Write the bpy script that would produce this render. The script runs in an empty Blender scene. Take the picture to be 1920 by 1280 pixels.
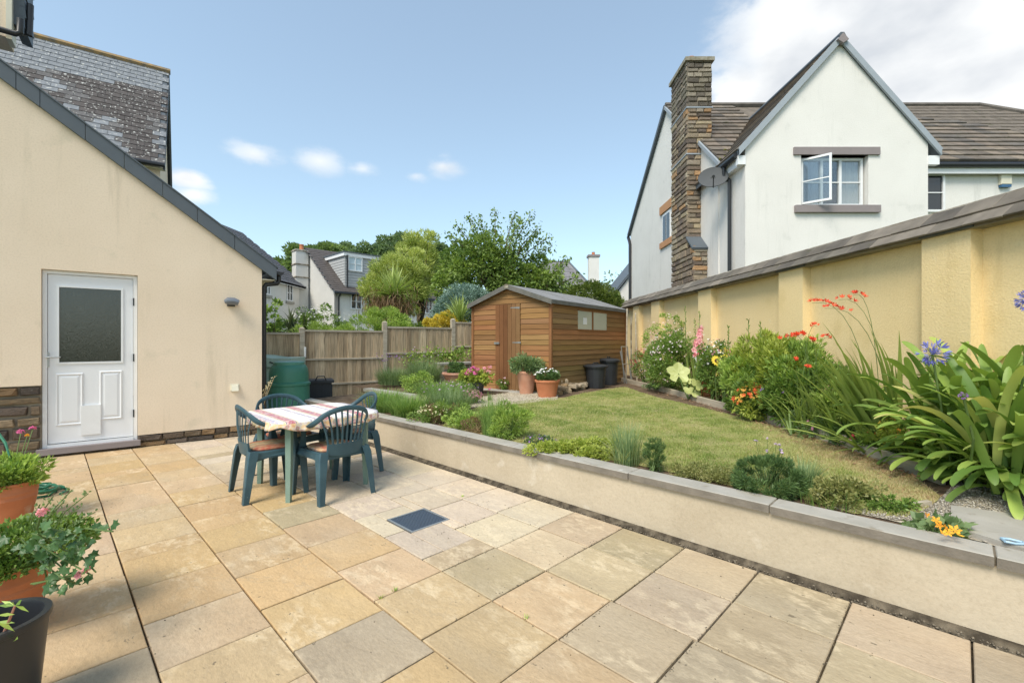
import bpy, math, random
import numpy as np
from mathutils import Vector, Matrix, Quaternion
random.seed(7); RNG = np.random.default_rng(7)
R = math.radians
sc = bpy.context.scene
COL = sc.collection
# ------------------------------------------------------------------ camera
FOC = 856.0; EYE = 1.4; CX, CY = 960.0, 640.0
cam = bpy.data.cameras.new('camera'); co = bpy.data.objects.new('camera', cam); COL.objects.link(co)
co.location = (0, 0, EYE); co.rotation_euler = (R(90), 0, 0)
cam.sensor_width = 36; cam.lens = FOC/1920*36; cam.clip_start = 0.05; cam.clip_end = 3000
sc.camera = co
# ------------------------------------------------------------------ light and sky
SUN_EL, SUN_AZ = 52, 214      # azimuth from +Y clockwise: behind the camera, a little to the left
w = bpy.data.worlds.new('World'); sc.world = w; w.use_nodes = True
nt = w.node_tree; nt.nodes.clear()
N = nt.nodes.new; L = nt.links.new
out = N('ShaderNodeOutputWorld'); bg = N('ShaderNodeBackground'); L(bg.outputs[0], out.inputs[0])
sky = N('ShaderNodeTexSky'); sky.sky_type = 'NISHITA'; sky.sun_disc = False
sky.sun_elevation = R(SUN_EL); sky.sun_rotation = R(SUN_AZ); sky.air_density = 1.0; sky.dust_density = 0.6; sky.ozone_density = 1.2
SKY_STRENGTH = 0.12
bg.inputs[1].default_value = SKY_STRENGTH
tc = N('ShaderNodeTexCoord')
def math_n(op, a, b=None, c=None, clamp=False):
    n = N('ShaderNodeMath'); n.operation = op; n.use_clamp = clamp
    for i, v in enumerate((a, b, c)):
        if v is None: continue
        if isinstance(v, (int, float)): n.inputs[i].default_value = v
        else: L(v, n.inputs[i])
    return n.outputs[0]
def skydir(px, py):
    v = Vector(((px-CX)/FOC, 1, (CY-py)/FOC)); return v.normalized()
nz = N('ShaderNodeTexNoise'); nz.inputs['Scale'].default_value = 7; nz.inputs['Detail'].default_value = 10; nz.inputs['Roughness'].default_value = .58
mp = N('ShaderNodeMapping'); mp.inputs['Scale'].default_value = (1, 1, 1.9); L(tc.outputs['Generated'], mp.inputs[0]); L(mp.outputs[0], nz.inputs['Vector'])
clouds = [  # direction, radius (rad), gain
    (1720, 110, .27, 1.0), (1530, 50, .20, .95), (1900, 20, .3, .95), (1480, 170, .17, .9), (1850, 190, .16, .85), (1390, 180, .13, .75), (1640, 0, .2, 1.0),
    (475, 288, .075, .47), (600, 302, .07, .47), (680, 316, .05, .38), (830, 312, .065, .47), (780, 330, .04, .35), (355, 335, .065, .75), (365, 365, .06, .6), (490, 400, .06, .25)]
total = None
dirn = N('ShaderNodeVectorMath'); dirn.operation = 'NORMALIZE'; L(tc.outputs['Generated'], dirn.inputs[0])
for px, py, rad, g in clouds:
    d = skydir(px, py)
    sub = N('ShaderNodeVectorMath'); sub.operation = 'SUBTRACT'; L(dirn.outputs[0], sub.inputs[0]); sub.inputs[1].default_value = d
    sq = N('ShaderNodeVectorMath'); sq.operation = 'MULTIPLY'; L(sub.outputs[0], sq.inputs[0]); sq.inputs[1].default_value = (1, 1, 2.1 if rad < .1 else 1.1)
    ln = N('ShaderNodeVectorMath'); ln.operation = 'LENGTH'; L(sq.outputs[0], ln.inputs[0])
    v = math_n('MULTIPLY', math_n('SUBTRACT', 1.0, math_n('DIVIDE', ln.outputs['Value'], rad), clamp=True), g)
    total = v if total is None else math_n('MAXIMUM', total, v)
# general scattered cloud behind the viewer and overhead goes on in the same way
nb = N('ShaderNodeTexNoise'); nb.inputs['Scale'].default_value = 1.6; nb.inputs['Detail'].default_value = 2; L(tc.outputs['Generated'], nb.inputs['Vector'])
sepd = N('ShaderNodeSeparateXYZ'); L(dirn.outputs[0], sepd.inputs[0])
back = math_n('SUBTRACT', .62, sepd.outputs['Y'], clamp=True)
gen = math_n('MULTIPLY', math_n('MULTIPLY', math_n('SUBTRACT', nb.outputs[0], .42, clamp=True), 3.0), math_n('MINIMUM', back, .7))
total = math_n('MAXIMUM', total, gen)
dens = math_n('ADD', math_n('MULTIPLY', total, 1.0), math_n('MULTIPLY', math_n('SUBTRACT', nz.outputs[0], .5), 1.5))
ramp = N('ShaderNodeMapRange'); ramp.interpolation_type = 'SMOOTHSTEP'; L(dens, ramp.inputs[0]); ramp.inputs[1].default_value = .17; ramp.inputs[2].default_value = .52
gate = math_n('MULTIPLY', total, 1.7, clamp=True)
mask = math_n('MULTIPLY', ramp.outputs[0], gate, clamp=True)
n2 = N('ShaderNodeTexNoise'); n2.inputs['Scale'].default_value = 4; n2.inputs['Detail'].default_value = 6; L(mp.outputs[0], n2.inputs['Vector'])
cr = N('ShaderNodeMapRange'); L(n2.outputs[0], cr.inputs[0]); cr.inputs[1].default_value = .47; cr.inputs[2].default_value = .68
cc = N('ShaderNodeMix'); cc.data_type = 'RGBA'; L(cr.outputs[0], cc.inputs[0]); cc.inputs[6].default_value = (3.9, 3.95, 3.95, 1); cc.inputs[7].default_value = (2.6, 2.75, 2.95, 1)
# pale the blue towards the horizon (thin high haze)
hz = N('ShaderNodeMapRange'); L(sepd.outputs['Z'], hz.inputs[0]); hz.inputs[1].default_value = 0.0; hz.inputs[2].default_value = .75; hz.inputs[3].default_value = .44; hz.inputs[4].default_value = .27
skt = N('ShaderNodeMix'); skt.data_type = 'RGBA'; skt.blend_type = 'MULTIPLY'; skt.inputs[0].default_value = 1; L(sky.outputs[0], skt.inputs[6]); skt.inputs[7].default_value = (.93, 1.03, .94, 1)
hm = N('ShaderNodeMix'); hm.data_type = 'RGBA'; L(hz.outputs[0], hm.inputs[0]); L(skt.outputs[2], hm.inputs[6]); hm.inputs[7].default_value = (2.35, 2.6, 2.85, 1)
mx = N('ShaderNodeMix'); mx.data_type = 'RGBA'; L(mask, mx.inputs[0]); L(hm.outputs[2], mx.inputs[6]); L(cc.outputs[2], mx.inputs[7])
L(mx.outputs[2], bg.inputs[0])
sl = bpy.data.lights.new('sun', 'SUN'); sl.energy = 1.7; sl.angle = R(27); sl.color = (1, .92, .79)
so = bpy.data.objects.new('sun', sl); COL.objects.link(so)
sd = Vector((math.sin(R(SUN_AZ))*math.cos(R(SUN_EL)), math.cos(R(SUN_AZ))*math.cos(R(SUN_EL)), math.sin(R(SUN_EL))))
so.rotation_euler = sd.to_track_quat('Z', 'Y').to_euler(); so.location = (0, -5, 20)
sc.view_settings.view_transform = 'Standard'; sc.view_settings.look = 'None'
sc.view_settings.exposure = 1.2; sc.view_settings.gamma = 1
sc.cycles.max_bounces = 6; sc.cycles.diffuse_bounces = 3; sc.cycles.transparent_max_bounces = 6
try: sc.cycles.use_denoising = True
except Exception: pass

# ------------------------------------------------------------------ picking helpers (pixel of the 1920x1280 photo -> point in the place)
def ray(px, py): return Vector(((px-CX)/FOC, 1.0, (CY-py)/FOC))
def at_z(px, py, z):
    t = (z-EYE)/ray(px, py).z; p = ray(px, py)*t; p.z += EYE; return p
def at_y(px, py, Y):
    p = ray(px, py)*Y; p.z += EYE; return p
def at_plane(px, py, p0, n):
    r = ray(px, py); o = Vector((0, 0, EYE)); t = (Vector(p0)-o).dot(n)/r.dot(n); return o+r*t
UR = Vector((.7004, .7137, 0)); UL = Vector((-.7137, .7004, 0))   # the two directions of the paving
def uv(u, v, z=0.0): p = UR*u+UL*v; p.z = z; return p
def gz(x, y):          # height of the raised garden
    u = x*.7004+y*.7137
    return .362+.028*min(max(u-3.3, 0), 3.1)
def gpt(px, py):       # garden point under a pixel
    z = .4
    for i in range(6):
        p = at_z(px, py, z); z = gz(p.x, p.y)
    p.z = z; return p

# ------------------------------------------------------------------ object helpers
def tag(o, label=None, cat=None, group=None, kind=None):
    if label: o['label'] = label
    if cat: o['category'] = cat
    if group: o['group'] = group
    if kind: o['kind'] = kind
    return o
def thing(name, label, cat, loc=(0, 0, 0), rz=0.0, group=None):
    o = bpy.data.objects.new(name, None); COL.objects.link(o)
    o.location = loc; o.rotation_euler = (0, 0, rz); o.empty_display_size = .1
    return tag(o, label, cat, group)
def wm(o):
    m = o.matrix_basis.copy()
    if o.parent: m = wm(o.parent) @ o.matrix_parent_inverse @ m
    return m
def adopt(o, parent):    # parent it, keeping its world coordinates
    o.parent = parent; o.matrix_parent_inverse = wm(parent).inverted(); return o
def link(name, me, parent=None, M4=None, world=False, color=None):
    o = bpy.data.objects.new(name, me); COL.objects.link(o)
    if M4 is not None: o.matrix_basis = M4
    if parent is not None:
        if world: adopt(o, parent)
        else: o.parent = parent
    if color is not None: o.color = (*color[:3], 1)
    return o
def copy_tree(o, parent=None, **kw):
    c = o.copy(); COL.objects.link(c)
    if parent is not None: c.parent = parent
    for ch in list(o.children): copy_tree(ch, c)
    return c

class MB:
    def __init__(s): s.v = []; s.f = []; s.m = []; s.mi = 0
    def add(s, vs, fs):
        b = len(s.v); s.v += [tuple(v) for v in vs]; s.f += [tuple(b+i for i in f) for f in fs]; s.m += [s.mi]*len(fs); return s
    def box(s, x0, x1, y0, y1, z0, z1):
        return s.add([(x0,y0,z0),(x1,y0,z0),(x1,y1,z0),(x0,y1,z0),(x0,y0,z1),(x1,y0,z1),(x1,y1,z1),(x0,y1,z1)],
                     [(0,3,2,1),(4,5,6,7),(0,1,5,4),(1,2,6,5),(2,3,7,6),(3,0,4,7)])
    def cbox(s, x0, x1, y0, y1, z0, z1, c):     # box with chamfered top edge
        return s.add([(x0,y0,z0),(x1,y0,z0),(x1,y1,z0),(x0,y1,z0),(x0,y0,z1-c),(x1,y0,z1-c),(x1,y1,z1-c),(x0,y1,z1-c),
                      (x0+c,y0+c,z1),(x1-c,y0+c,z1),(x1-c,y1-c,z1),(x0+c,y1-c,z1)],
                     [(0,3,2,1),(0,1,5,4),(1,2,6,5),(2,3,7,6),(3,0,4,7),(4,5,9,8),(5,6,10,9),(6,7,11,10),(7,4,8,11),(8,9,10,11)])
    def extrude(s, poly, vec):
        n = len(poly); vec = Vector(vec); a = [Vector(p) for p in poly]; b = [p+vec for p in a]
        nrm = Vector((0, 0, 0))
        for i in range(n): nrm += a[i].cross(a[(i+1) % n])
        if nrm.dot(vec) > 0: a, b = b, a
        return s.add(a+b, [tuple(range(n)), tuple(range(2*n-1, n-1, -1))]+[(i, n+i, n+(i+1) % n, (i+1) % n) for i in range(n)])
    def quad(s, a, b, c, d): return s.add([a, b, c, d], [(0, 1, 2, 3)])
    def sweep(s, pts, rad, seg=8, up=None, cap=True, flat=None):
        pts = [Vector(p) for p in pts]; n = len(pts); rings = []
        prev = None
        for i, p in enumerate(pts):
            t = (pts[min(i+1, n-1)]-pts[max(i-1, 0)])
            if t.length < 1e-9: t = Vector((0, 0, 1))
            t.normalize()
            u = Vector(up) if up is not None else (prev if prev is not None else (Vector((0, 0, 1)) if abs(t.z) < .9 else Vector((1, 0, 0))))
            a = u - t*u.dot(t)
            if a.length < 1e-6: a = t.orthogonal()
            a.normalize(); b = t.cross(a); prev = a
            r = rad[i] if isinstance(rad, (list, tuple)) and len(rad) == n and not (n == 2 and isinstance(rad, tuple)) else rad
            ra, rb = (r if isinstance(r, (list, tuple)) else (r, r))
            ring = []
            for k in range(seg):
                th = 2*math.pi*k/seg+math.pi/seg
                ring.append(p+a*(ra*math.cos(th))+b*(rb*math.sin(th)))
            rings.append(ring)
        vs = [v for r_ in rings for v in r_]; fs = []
        for i in range(n-1):
            for k in range(seg):
                k2 = (k+1) % seg
                fs.append((i*seg+k, i*seg+k2, (i+1)*seg+k2, (i+1)*seg+k))
        if cap: fs += [tuple(range(seg-1, -1, -1)), tuple((n-1)*seg+k for k in range(seg))]
        return s.add(vs, fs)
    def lathe(s, prof, seg=24, c=(0, 0, 0), caps=False):
        vs = []; fs = []
        for (r, z) in prof:
            for k in range(seg):
                th = 2*math.pi*k/seg; vs.append((c[0]+r*math.cos(th), c[1]+r*math.sin(th), c[2]+z))
        for i in range(len(prof)-1):
            for k in range(seg):
                k2 = (k+1) % seg; fs.append((i*seg+k, i*seg+k2, (i+1)*seg+k2, (i+1)*seg+k))
        if caps: fs += [tuple(range(seg-1, -1, -1)), tuple((len(prof)-1)*seg+k for k in range(seg))]
        return s.add(vs, fs)
    def xf(s, M4):
        s.v = [tuple(M4 @ Vector(v)) for v in s.v]; return s
    def mesh(s, name, mats, smooth=False):
        me = bpy.data.meshes.new(name); me.from_pydata(s.v, [], s.f)
        for m in (mats if isinstance(mats, (list, tuple)) else [mats]): me.materials.append(m)
        if any(s.m): me.polygons.foreach_set('material_index', s.m)
        if smooth:
            me.polygons.foreach_set('use_smooth', [True]*len(s.f))
            if smooth != 'all': me.set_sharp_from_angle(angle=R(38))
        me.update(); return me
    def build(s, name, mats, parent=None, smooth=False, world=False, M4=None, color=None, kind=None):
        o = link(name, s.mesh(name, mats, smooth), parent, M4, world, color)
        if kind: o['kind'] = kind
        return o
def struct(o): o['kind'] = 'structure'; return o

# ------------------------------------------------------------------ materials
def nodes(name):
    m = bpy.data.materials.new(name); m.use_nodes = True
    return m, m.node_tree, m.node_tree.nodes['Principled BSDF']
def _coords(t, scale=(1, 1, 1), rand=True):
    tc = t.nodes.new('ShaderNodeTexCoord'); src = tc.outputs['Object']
    if rand:
        oi = t.nodes.new('ShaderNodeObjectInfo'); ml = t.nodes.new('ShaderNodeMath'); ml.operation = 'MULTIPLY'; ml.inputs[1].default_value = 61.0
        t.links.new(oi.outputs['Random'], ml.inputs[0]); ad = t.nodes.new('ShaderNodeVectorMath'); ad.operation = 'ADD'
        t.links.new(src, ad.inputs[0]); t.links.new(ml.outputs[0], ad.inputs[1]); src = ad.outputs[0]
    mp = t.nodes.new('ShaderNodeMapping'); mp.inputs['Scale'].default_value = scale; t.links.new(src, mp.inputs[0]); return mp.outputs[0]
def _noise(t, vec, scale, detail=5, rough=.55, dist=0):
    n = t.nodes.new('ShaderNodeTexNoise'); n.inputs['Scale'].default_value = scale; n.inputs['Detail'].default_value = detail
    n.inputs['Roughness'].default_value = rough; n.inputs['Distortion'].default_value = dist; t.links.new(vec, n.inputs['Vector']); return n.outputs[0]
def _ramp(t, fac, stops, mode='LINEAR'):
    r = t.nodes.new('ShaderNodeValToRGB'); r.color_ramp.interpolation = mode; t.links.new(fac, r.inputs[0])
    e = r.color_ramp.elements
    while len(e) < len(stops): e.new(.5)
    for i, (p, c) in enumerate(stops): e[i].position = p; e[i].color = (*c[:3], 1) if not isinstance(c, (int, float)) else (c, c, c, 1)
    return r.outputs[0]
def _mix(t, fac, a, b, blend='MIX'):
    n = t.nodes.new('ShaderNodeMix'); n.data_type = 'RGBA'; n.blend_type = blend
    for i, v in ((0, fac), (6, a), (7, b)):
        if isinstance(v, (int, float)): n.inputs[i].default_value = v
        elif isinstance(v, (tuple, list)): n.inputs[i].default_value = (*v[:3], 1)
        else: t.links.new(v, n.inputs[i])
    return n.outputs[2]
def _bump(t, bs, h, strength=.3, dist=.01):
    b = t.nodes.new('ShaderNodeBump'); b.inputs['Strength'].default_value = strength; b.inputs['Distance'].default_value = dist
    t.links.new(h, b.inputs['Height']); t.links.new(b.outputs[0], bs.inputs['Normal'])
def mat(name, c1, c2=None, scale=4, rough=.8, bump=.3, bdist=.005, bscale=40, stretch=(1, 1, 1), spec=.3, rand=True,
        spots=None, objcol=False, lo=.35, hi=.65, metal=0, c3=None, stains=None, detail=6):
    m, t, b = nodes(name); b.inputs['Roughness'].default_value = rough; b.inputs['Specular IOR Level'].default_value = spec; b.inputs['Metallic'].default_value = metal
    v = _coords(t, stretch, rand)
    n = _noise(t, v, scale, detail)
    if objcol:
        oi = t.nodes.new('ShaderNodeObjectInfo')
        g = _ramp(t, n, [(lo, c1 if isinstance(c1, (int, float)) else c1), (hi, c2)])
        col = _mix(t, 1.0, oi.outputs['Color'], g, 'MULTIPLY')
    else:
        c2 = c2 or tuple(x*.82 for x in c1)
        st = [(lo, c1), (hi, c2)] if c3 is None else [(lo, c1), ((lo+hi)/2, c2), (hi, c3)]
        col = _ramp(t, n, st)
    if spots:      # (colour, scale, threshold, softness)
        for (sc_, ss, th, so_) in (spots if isinstance(spots, list) else [spots]):
            f = _ramp(t, _noise(t, v, ss, 5), [(th, 0.0), (min(th+so_, 1), 1.0)]); col = _mix(t, f, col, sc_)
    t.links.new(col, b.inputs['Base Color'])
    if bump: _bump(t, b, _noise(t, v, bscale, 5, .6), bump, bdist)
    return m
def leafmat(name, dark, light, rough=.45, trans=.3, spec=.35, mid=None):
    if trans > .2: dark = tuple(v*1.2 for v in dark); light = tuple(min(.9, v*1.12) for v in light)
    m, t, b = nodes(name); b.inputs['Roughness'].default_value = rough; b.inputs['Specular IOR Level'].default_value = spec
    a = t.nodes.new('ShaderNodeAttribute'); a.attribute_name = 'tint'
    col = _ramp(t, a.outputs['Fac'], [(0, dark), (1, light)] if mid is None else [(0, dark), (.8, light), (1, mid)])
    t.links.new(col, b.inputs['Base Color'])
    tr = t.nodes.new('ShaderNodeBsdfTranslucent'); c2 = _mix(t, 1.0, col, (1.25, 1.3, .7), 'MULTIPLY'); t.links.new(c2, tr.inputs[0])
    ms = t.nodes.new('ShaderNodeMixShader'); ms.inputs[0].default_value = trans
    t.links.new(b.outputs[0], ms.inputs[1]); t.links.new(tr.outputs[0], ms.inputs[2])
    t.links.new(ms.outputs[0], t.nodes['Material Output'].inputs[0]); return m
def plain(name, c, rough=.5, spec=.5, metal=0, bump=0, bscale=60):
    return mat(name, c, tuple(x*.93 for x in c), 6, rough, bump, .002, bscale, spec=spec, metal=metal)
def glass(name, tint=(.02, .025, .03), rough=.03):
    m, t, b = nodes(name); b.inputs['Base Color'].default_value = (*tint, 1); b.inputs['Roughness'].default_value = rough; b.inputs['Specular IOR Level'].default_value = .8; return m
def clearglass(name):
    m, t, b = nodes(name); t.nodes.remove(b)
    tr = t.nodes.new('ShaderNodeBsdfTransparent'); tr.inputs[0].default_value = (.85, .88, .88, 1)
    gl = t.nodes.new('ShaderNodeBsdfGlossy'); gl.inputs['Roughness'].default_value = .02
    lw = t.nodes.new('ShaderNodeLayerWeight'); lw.inputs[0].default_value = .25; fr = t.nodes.new('ShaderNodeMath'); fr.operation = 'MULTIPLY_ADD'; fr.inputs[1].default_value = .6; fr.inputs[2].default_value = .10; t.links.new(lw.outputs['Facing'], fr.inputs[0])
    ms = t.nodes.new('ShaderNodeMixShader'); t.links.new(fr.outputs[0], ms.inputs[0]); t.links.new(tr.outputs[0], ms.inputs[1]); t.links.new(gl.outputs[0], ms.inputs[2])
    t.links.new(ms.outputs[0], t.nodes['Material Output'].inputs[0]); return m

K = {}
K['cream'] = mat('cream_render', (.83, .695, .54), (.79, .655, .50), 1.3, .9, .5, .004, 90, rand=False, spots=[((.62, .54, .40), 2.2, .60, .22)])
def streaks(key, col, amt=.35, sc=5, th=.52):
    t = K[key].node_tree; b = t.nodes['Principled BSDF']; src = b.inputs['Base Color'].links[0].from_socket
    v = _coords(t, (1, 1, .10), False); g_ = _coords(t, (1, 1, .6), False)
    f = _mix(t, 1.0, _ramp(t, _noise(t, v, sc, 5, .65), [(th, 0.0), (th+.16, amt)]), _ramp(t, _noise(t, g_, 1.1, 3), [(.42, 0.0), (.6, 1.0)]), 'MULTIPLY')
    t.links.new(_mix(t, f, src, col), b.inputs['Base Color'])
    v2 = _coords(t, (1, 1, 1), False); c2 = b.inputs['Base Color'].links[0].from_socket
    sp = _ramp(t, _noise(t, v2, 55, 4, .7), [(.30, (.90, .89, .87)), (.5, (1, 1, 1)), (.7, (1.03, 1.03, 1.03))]); t.links.new(_mix(t, 1.0, c2, sp, 'MULTIPLY'), b.inputs['Base Color'])
K['creamlow'] = mat('sand_render', (.53, .45, .34), (.48, .405, .30), 1.1, .85, .8, .01, 9, rand=False, spots=[((.42, .345, .25), 1.7, .56, .25), ((.58, .51, .41), 4, .62, .08)])
K['yellow'] = mat('yellow_render', (.83, .655, .37), (.79, .61, .325), 1.2, .9, .7, .006, 60, rand=False, spots=[((.68, .52, .25), 2.4, .6, .25), ((.80, .66, .40), 5, .66, .1)])
K['white'] = mat('white_render', (.77, .75, .715), (.73, .71, .675), 1.4, .9, .5, .006, 50, rand=False, spots=[((.60, .595, .56), 2.8, .62, .2)])
streaks('cream', (.56, .47, .34), .5); streaks('creamlow', (.38, .31, .22), .3, 7, .5); streaks('yellow', (.60, .45, .22), .5); streaks('white', (.50, .50, .47), .45)
K['greyrender'] = mat('pale_grey_render', (.66, .65, .62), (.60, .59, .56), 1.1, .9, .3, .01, 30, rand=False)
K['upvc'] = plain('white_plastic', (.82, .83, .84), .32)
K['doorwhite'] = mat('white_door_paint', (.80, .81, .83), (.78, .79, .81), 3, .35, .12, .001, 180, stretch=(1, 1, .12), spec=.5)
K['offwhite'] = plain('off_white_plastic', (.74, .70, .56), .5)
def slabmat():
    m, t, b = nodes('riven_sandstone'); b.inputs['Roughness'].default_value = .8; b.inputs['Specular IOR Level'].default_value = .25
    v = _coords(t, (1, .55, 1)); oi = t.nodes.new('ShaderNodeObjectInfo')
    broad = _ramp(t, _noise(t, v, 3.2, 6, .6), [(.30, (.88, .87, .86)), (.52, (1.0, .99, .97)), (.70, (1.06, 1.04, 1.0))])
    col = _mix(t, 1.0, oi.outputs['Color'], broad, 'MULTIPLY')
    flake = _ramp(t, _noise(t, v, 17, 5, .65, .3), [(.46, 0.0), (.60, .34)]); gate = _ramp(t, _noise(t, v, 2.4, 3), [(.48, 0.0), (.60, 1.0)])
    fl = _mix(t, 1.0, flake, gate, 'MULTIPLY'); col = _mix(t, fl, col, (.86, .72, .50))
    grey = _ramp(t, _noise(t, v, 1.7, 4), [(.52, 0.0), (.70, .38)]); col = _mix(t, grey, col, (.48, .41, .31))
    vein = _ramp(t, _noise(t, v, 3.5, 3, .5, .8), [(.492, 0.0), (.5, .4), (.508, 0.0)]); col = _mix(t, vein, col, (.40, .31, .20))
    fine = _ramp(t, _noise(t, v, 70, 3, .7), [(.3, (.90, .89, .88)), (.7, (1.07, 1.07, 1.07))]); col = _mix(t, 1.0, col, fine, 'MULTIPLY')
    dirt = _ramp(t, _noise(t, v, 34, 3), [(.69, 0.0), (.74, .8)]); col = _mix(t, dirt, col, (.15, .12, .08))
    t.links.new(col, b.inputs['Base Color'])
    n1 = _noise(t, v, 5, 7, .62, .2); n2 = _noise(t, v, 60, 3); h = _mix(t, .12, n1, n2)
    _bump(t, b, h, .9, .022); return m
K['slab'] = slabmat()
K['joint'] = mat('dark_joint_sand', (.05, .038, .025), (.11, .085, .055), 14, .95, .6, .01, 60)
K['haunch'] = mat('old_mortar', (.36, .33, .27), (.17, .14, .10), 6, .95, .8, .02, 25, lo=.42, hi=.58)
K['fillet'] = mat('dirty_mortar', (.05, .04, .028), (.17, .14, .10), 11, .95, .9, .02, 25, lo=.40, hi=.66)
K['soil'] = mat('garden_soil', (.10, .065, .04), (.20, .14, .09), 9, .97, 1.0, .03, 22)
K['gravel'] = mat('pale_gravel', (.42, .36, .27), (.62, .55, .43), 30, .95, 1.0, .02, 60)
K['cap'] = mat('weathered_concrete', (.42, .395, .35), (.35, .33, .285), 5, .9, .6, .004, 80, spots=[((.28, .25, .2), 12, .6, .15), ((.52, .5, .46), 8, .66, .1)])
K['lawn'] = mat('lawn_ground', (.26, .27, .09), (.40, .34, .16), 3.0, .95, .8, .02, 40, rand=False)
K['far'] = mat('far_green_ground', (.06, .09, .03), (.10, .12, .045), .3, .95, .3, .05, 3, rand=False)
K['capside'] = mat('shaded_dirty_coping_face', (.23, .20, .165), (.16, .14, .115), 7, .95, .8, .006, 40)  # dirt with shade painted in: side faces darker than the sky-lit top
K['timber'] = mat('weathered_timber', (.52, .46, .36), (.36, .31, .235), 7, .85, .5, .003, 16, stretch=(.35, 3, 3), spots=[((.16, .13, .09), 9, .66, .06)])
K['board'] = mat('fence_board', (1.2, 1.17, 1.12), (.72, .69, .65), 6, .88, .5, .003, 14, stretch=(9, .5, 9), objcol=True, spots=[((.14, .105, .07), 3, .66, .05)])
K['cedar'] = mat('stained_pine', (1.14, 1.12, 1.08), (.80, .76, .70), 3, .7, .4, .002, 12, stretch=(.6, .6, 11), objcol=True, lo=.3, hi=.7, spots=[((.15, .08, .04), 2.2, .68, .05)])
K['cedarv'] = mat('stained_pine_upright', (1.25, 1.2, 1.1), (.6, .55, .48), 5, .6, .4, .002, 12, stretch=(7, 7, .5), objcol=True, lo=.3, hi=.7)
K['felt'] = mat('roof_felt', (.215, .215, .215), (.27, .27, .27), 3, .95, .8, .003, 160, spec=.1)
K['feltedge'] = mat('roof_felt_edge', (.12, .12, .11), (.17, .165, .15), 5, .95, .8, .003, 120, spec=.1)
K['slate'] = mat('grey_slate', (.85, .85, .85), (1.15, 1.15, 1.18), 3, .62, .5, .004, 20, objcol=True, spec=.4)
K['lichenslate'] = mat('lichened_slate', (.85, .85, .85), (1.15, 1.15, 1.15), 9, .75, .5, .004, 22, objcol=True, spots=[((.52, .52, .49), 15, .60, .05)])
K['verge'] = plain('dark_verge_slate', (.105, .125, .145), .55, .4, bump=.4)
K['blackpl'] = plain('black_plastic', (.022, .024, .028), .38)
K['binpl'] = plain('black_bin_plastic', (.030, .033, .038), .5, bump=.3)
K['barge'] = plain('blue_grey_verge', (.33, .37, .41), .6)
K['tile'] = mat('brown_roof_tile', (.8, .8, .8), (1.2, 1.2, 1.2), 5, .85, .5, .005, 30, objcol=True, spots=[((.09, .085, .05), 3, .64, .06)])
K['stone'] = mat('slatey_stone', (.75, .75, .75), (1.25, 1.2, 1.15), 7, .85, 1.0, .015, 16, objcol=True, spots=[((.5, .49, .45), 9, .70, .05)])
K['mortar'] = mat('stone_mortar', (.33, .29, .23), (.22, .19, .15), 6, .95, .8, .01, 30)
K['lintel'] = plain('mauve_grey_lintel', (.27, .235, .235), .8, .3, bump=.3)
K['orange'] = plain('orange_brick_lintel', (.52, .27, .13), .8)
K['terra'] = mat('terracotta', (.55, .215, .105), (.47, .17, .08), 6, .75, .3, .003, 40, spots=[((.60, .42, .30), 5, .62, .12)])
K['terraold'] = mat('old_terracotta', (.50, .24, .15), (.58, .33, .23), 5, .8, .4, .003, 30, spots=[((.28, .17, .10), 7, .62, .1)])
K['glassdk'] = glass('dark_window_glass'); K['clear'] = clearglass('clear_window_glass')
K['chair'] = mat('blue_green_plastic', (.038, .082, .105), (.058, .115, .14), 5, .42, .15, .001, 60, spots=[((.22, .30, .32), 26, .71, .04)])
K['tablepl'] = mat('faded_green_plastic', (.17, .26, .21), (.22, .31, .26), 6, .5, .15, .001, 60)
K['compost'] = plain('green_bin_plastic', (.045, .20, .14), .45, bump=.2)
K['tank'] = mat('pale_green_tank_plastic', (.40, .56, .47), (.46, .62, .55), 2, .5, .1, .001, 20)
K['hose'] = plain('green_hose', (.03, .17, .09), .4)
K['metal'] = plain('galvanised_metal', (.45, .46, .46), .4, metal=.7)
K['bark'] = mat('tree_bark', (.16, .12, .085), (.09, .065, .045), 8, .9, .9, .02, 20)
K['stem'] = plain('green_stem', (.10, .16, .04), .6)
K['drystem'] = plain('dry_stem', (.38, .28, .15), .8)
K['curtain'] = plain('white_curtain', (.7, .71, .72), .9)
K['dark'] = plain('dark_interior', (.03, .03, .032), .9)
K['cladding'] = plain('grey_cladding', (.42, .43, .43), .7)
K['darkpot'] = plain('dark_grey_pot', (.035, .038, .045), .45, bump=.2)
K['dish'] = plain('grey_dish', (.10, .105, .11), .7, .2)
K['blue'] = plain('light_blue_plastic', (.35, .52, .66), .4)
# ================================================================== SETTING
# far ground sheet, reaching the horizon
struct(MB().add([(-900, -300, -.3), (900, -300, -.3), (900, 1500, -.3), (-900, 1500, -.3)], [(0, 1, 2, 3)]).build('ground', K['far']))
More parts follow.
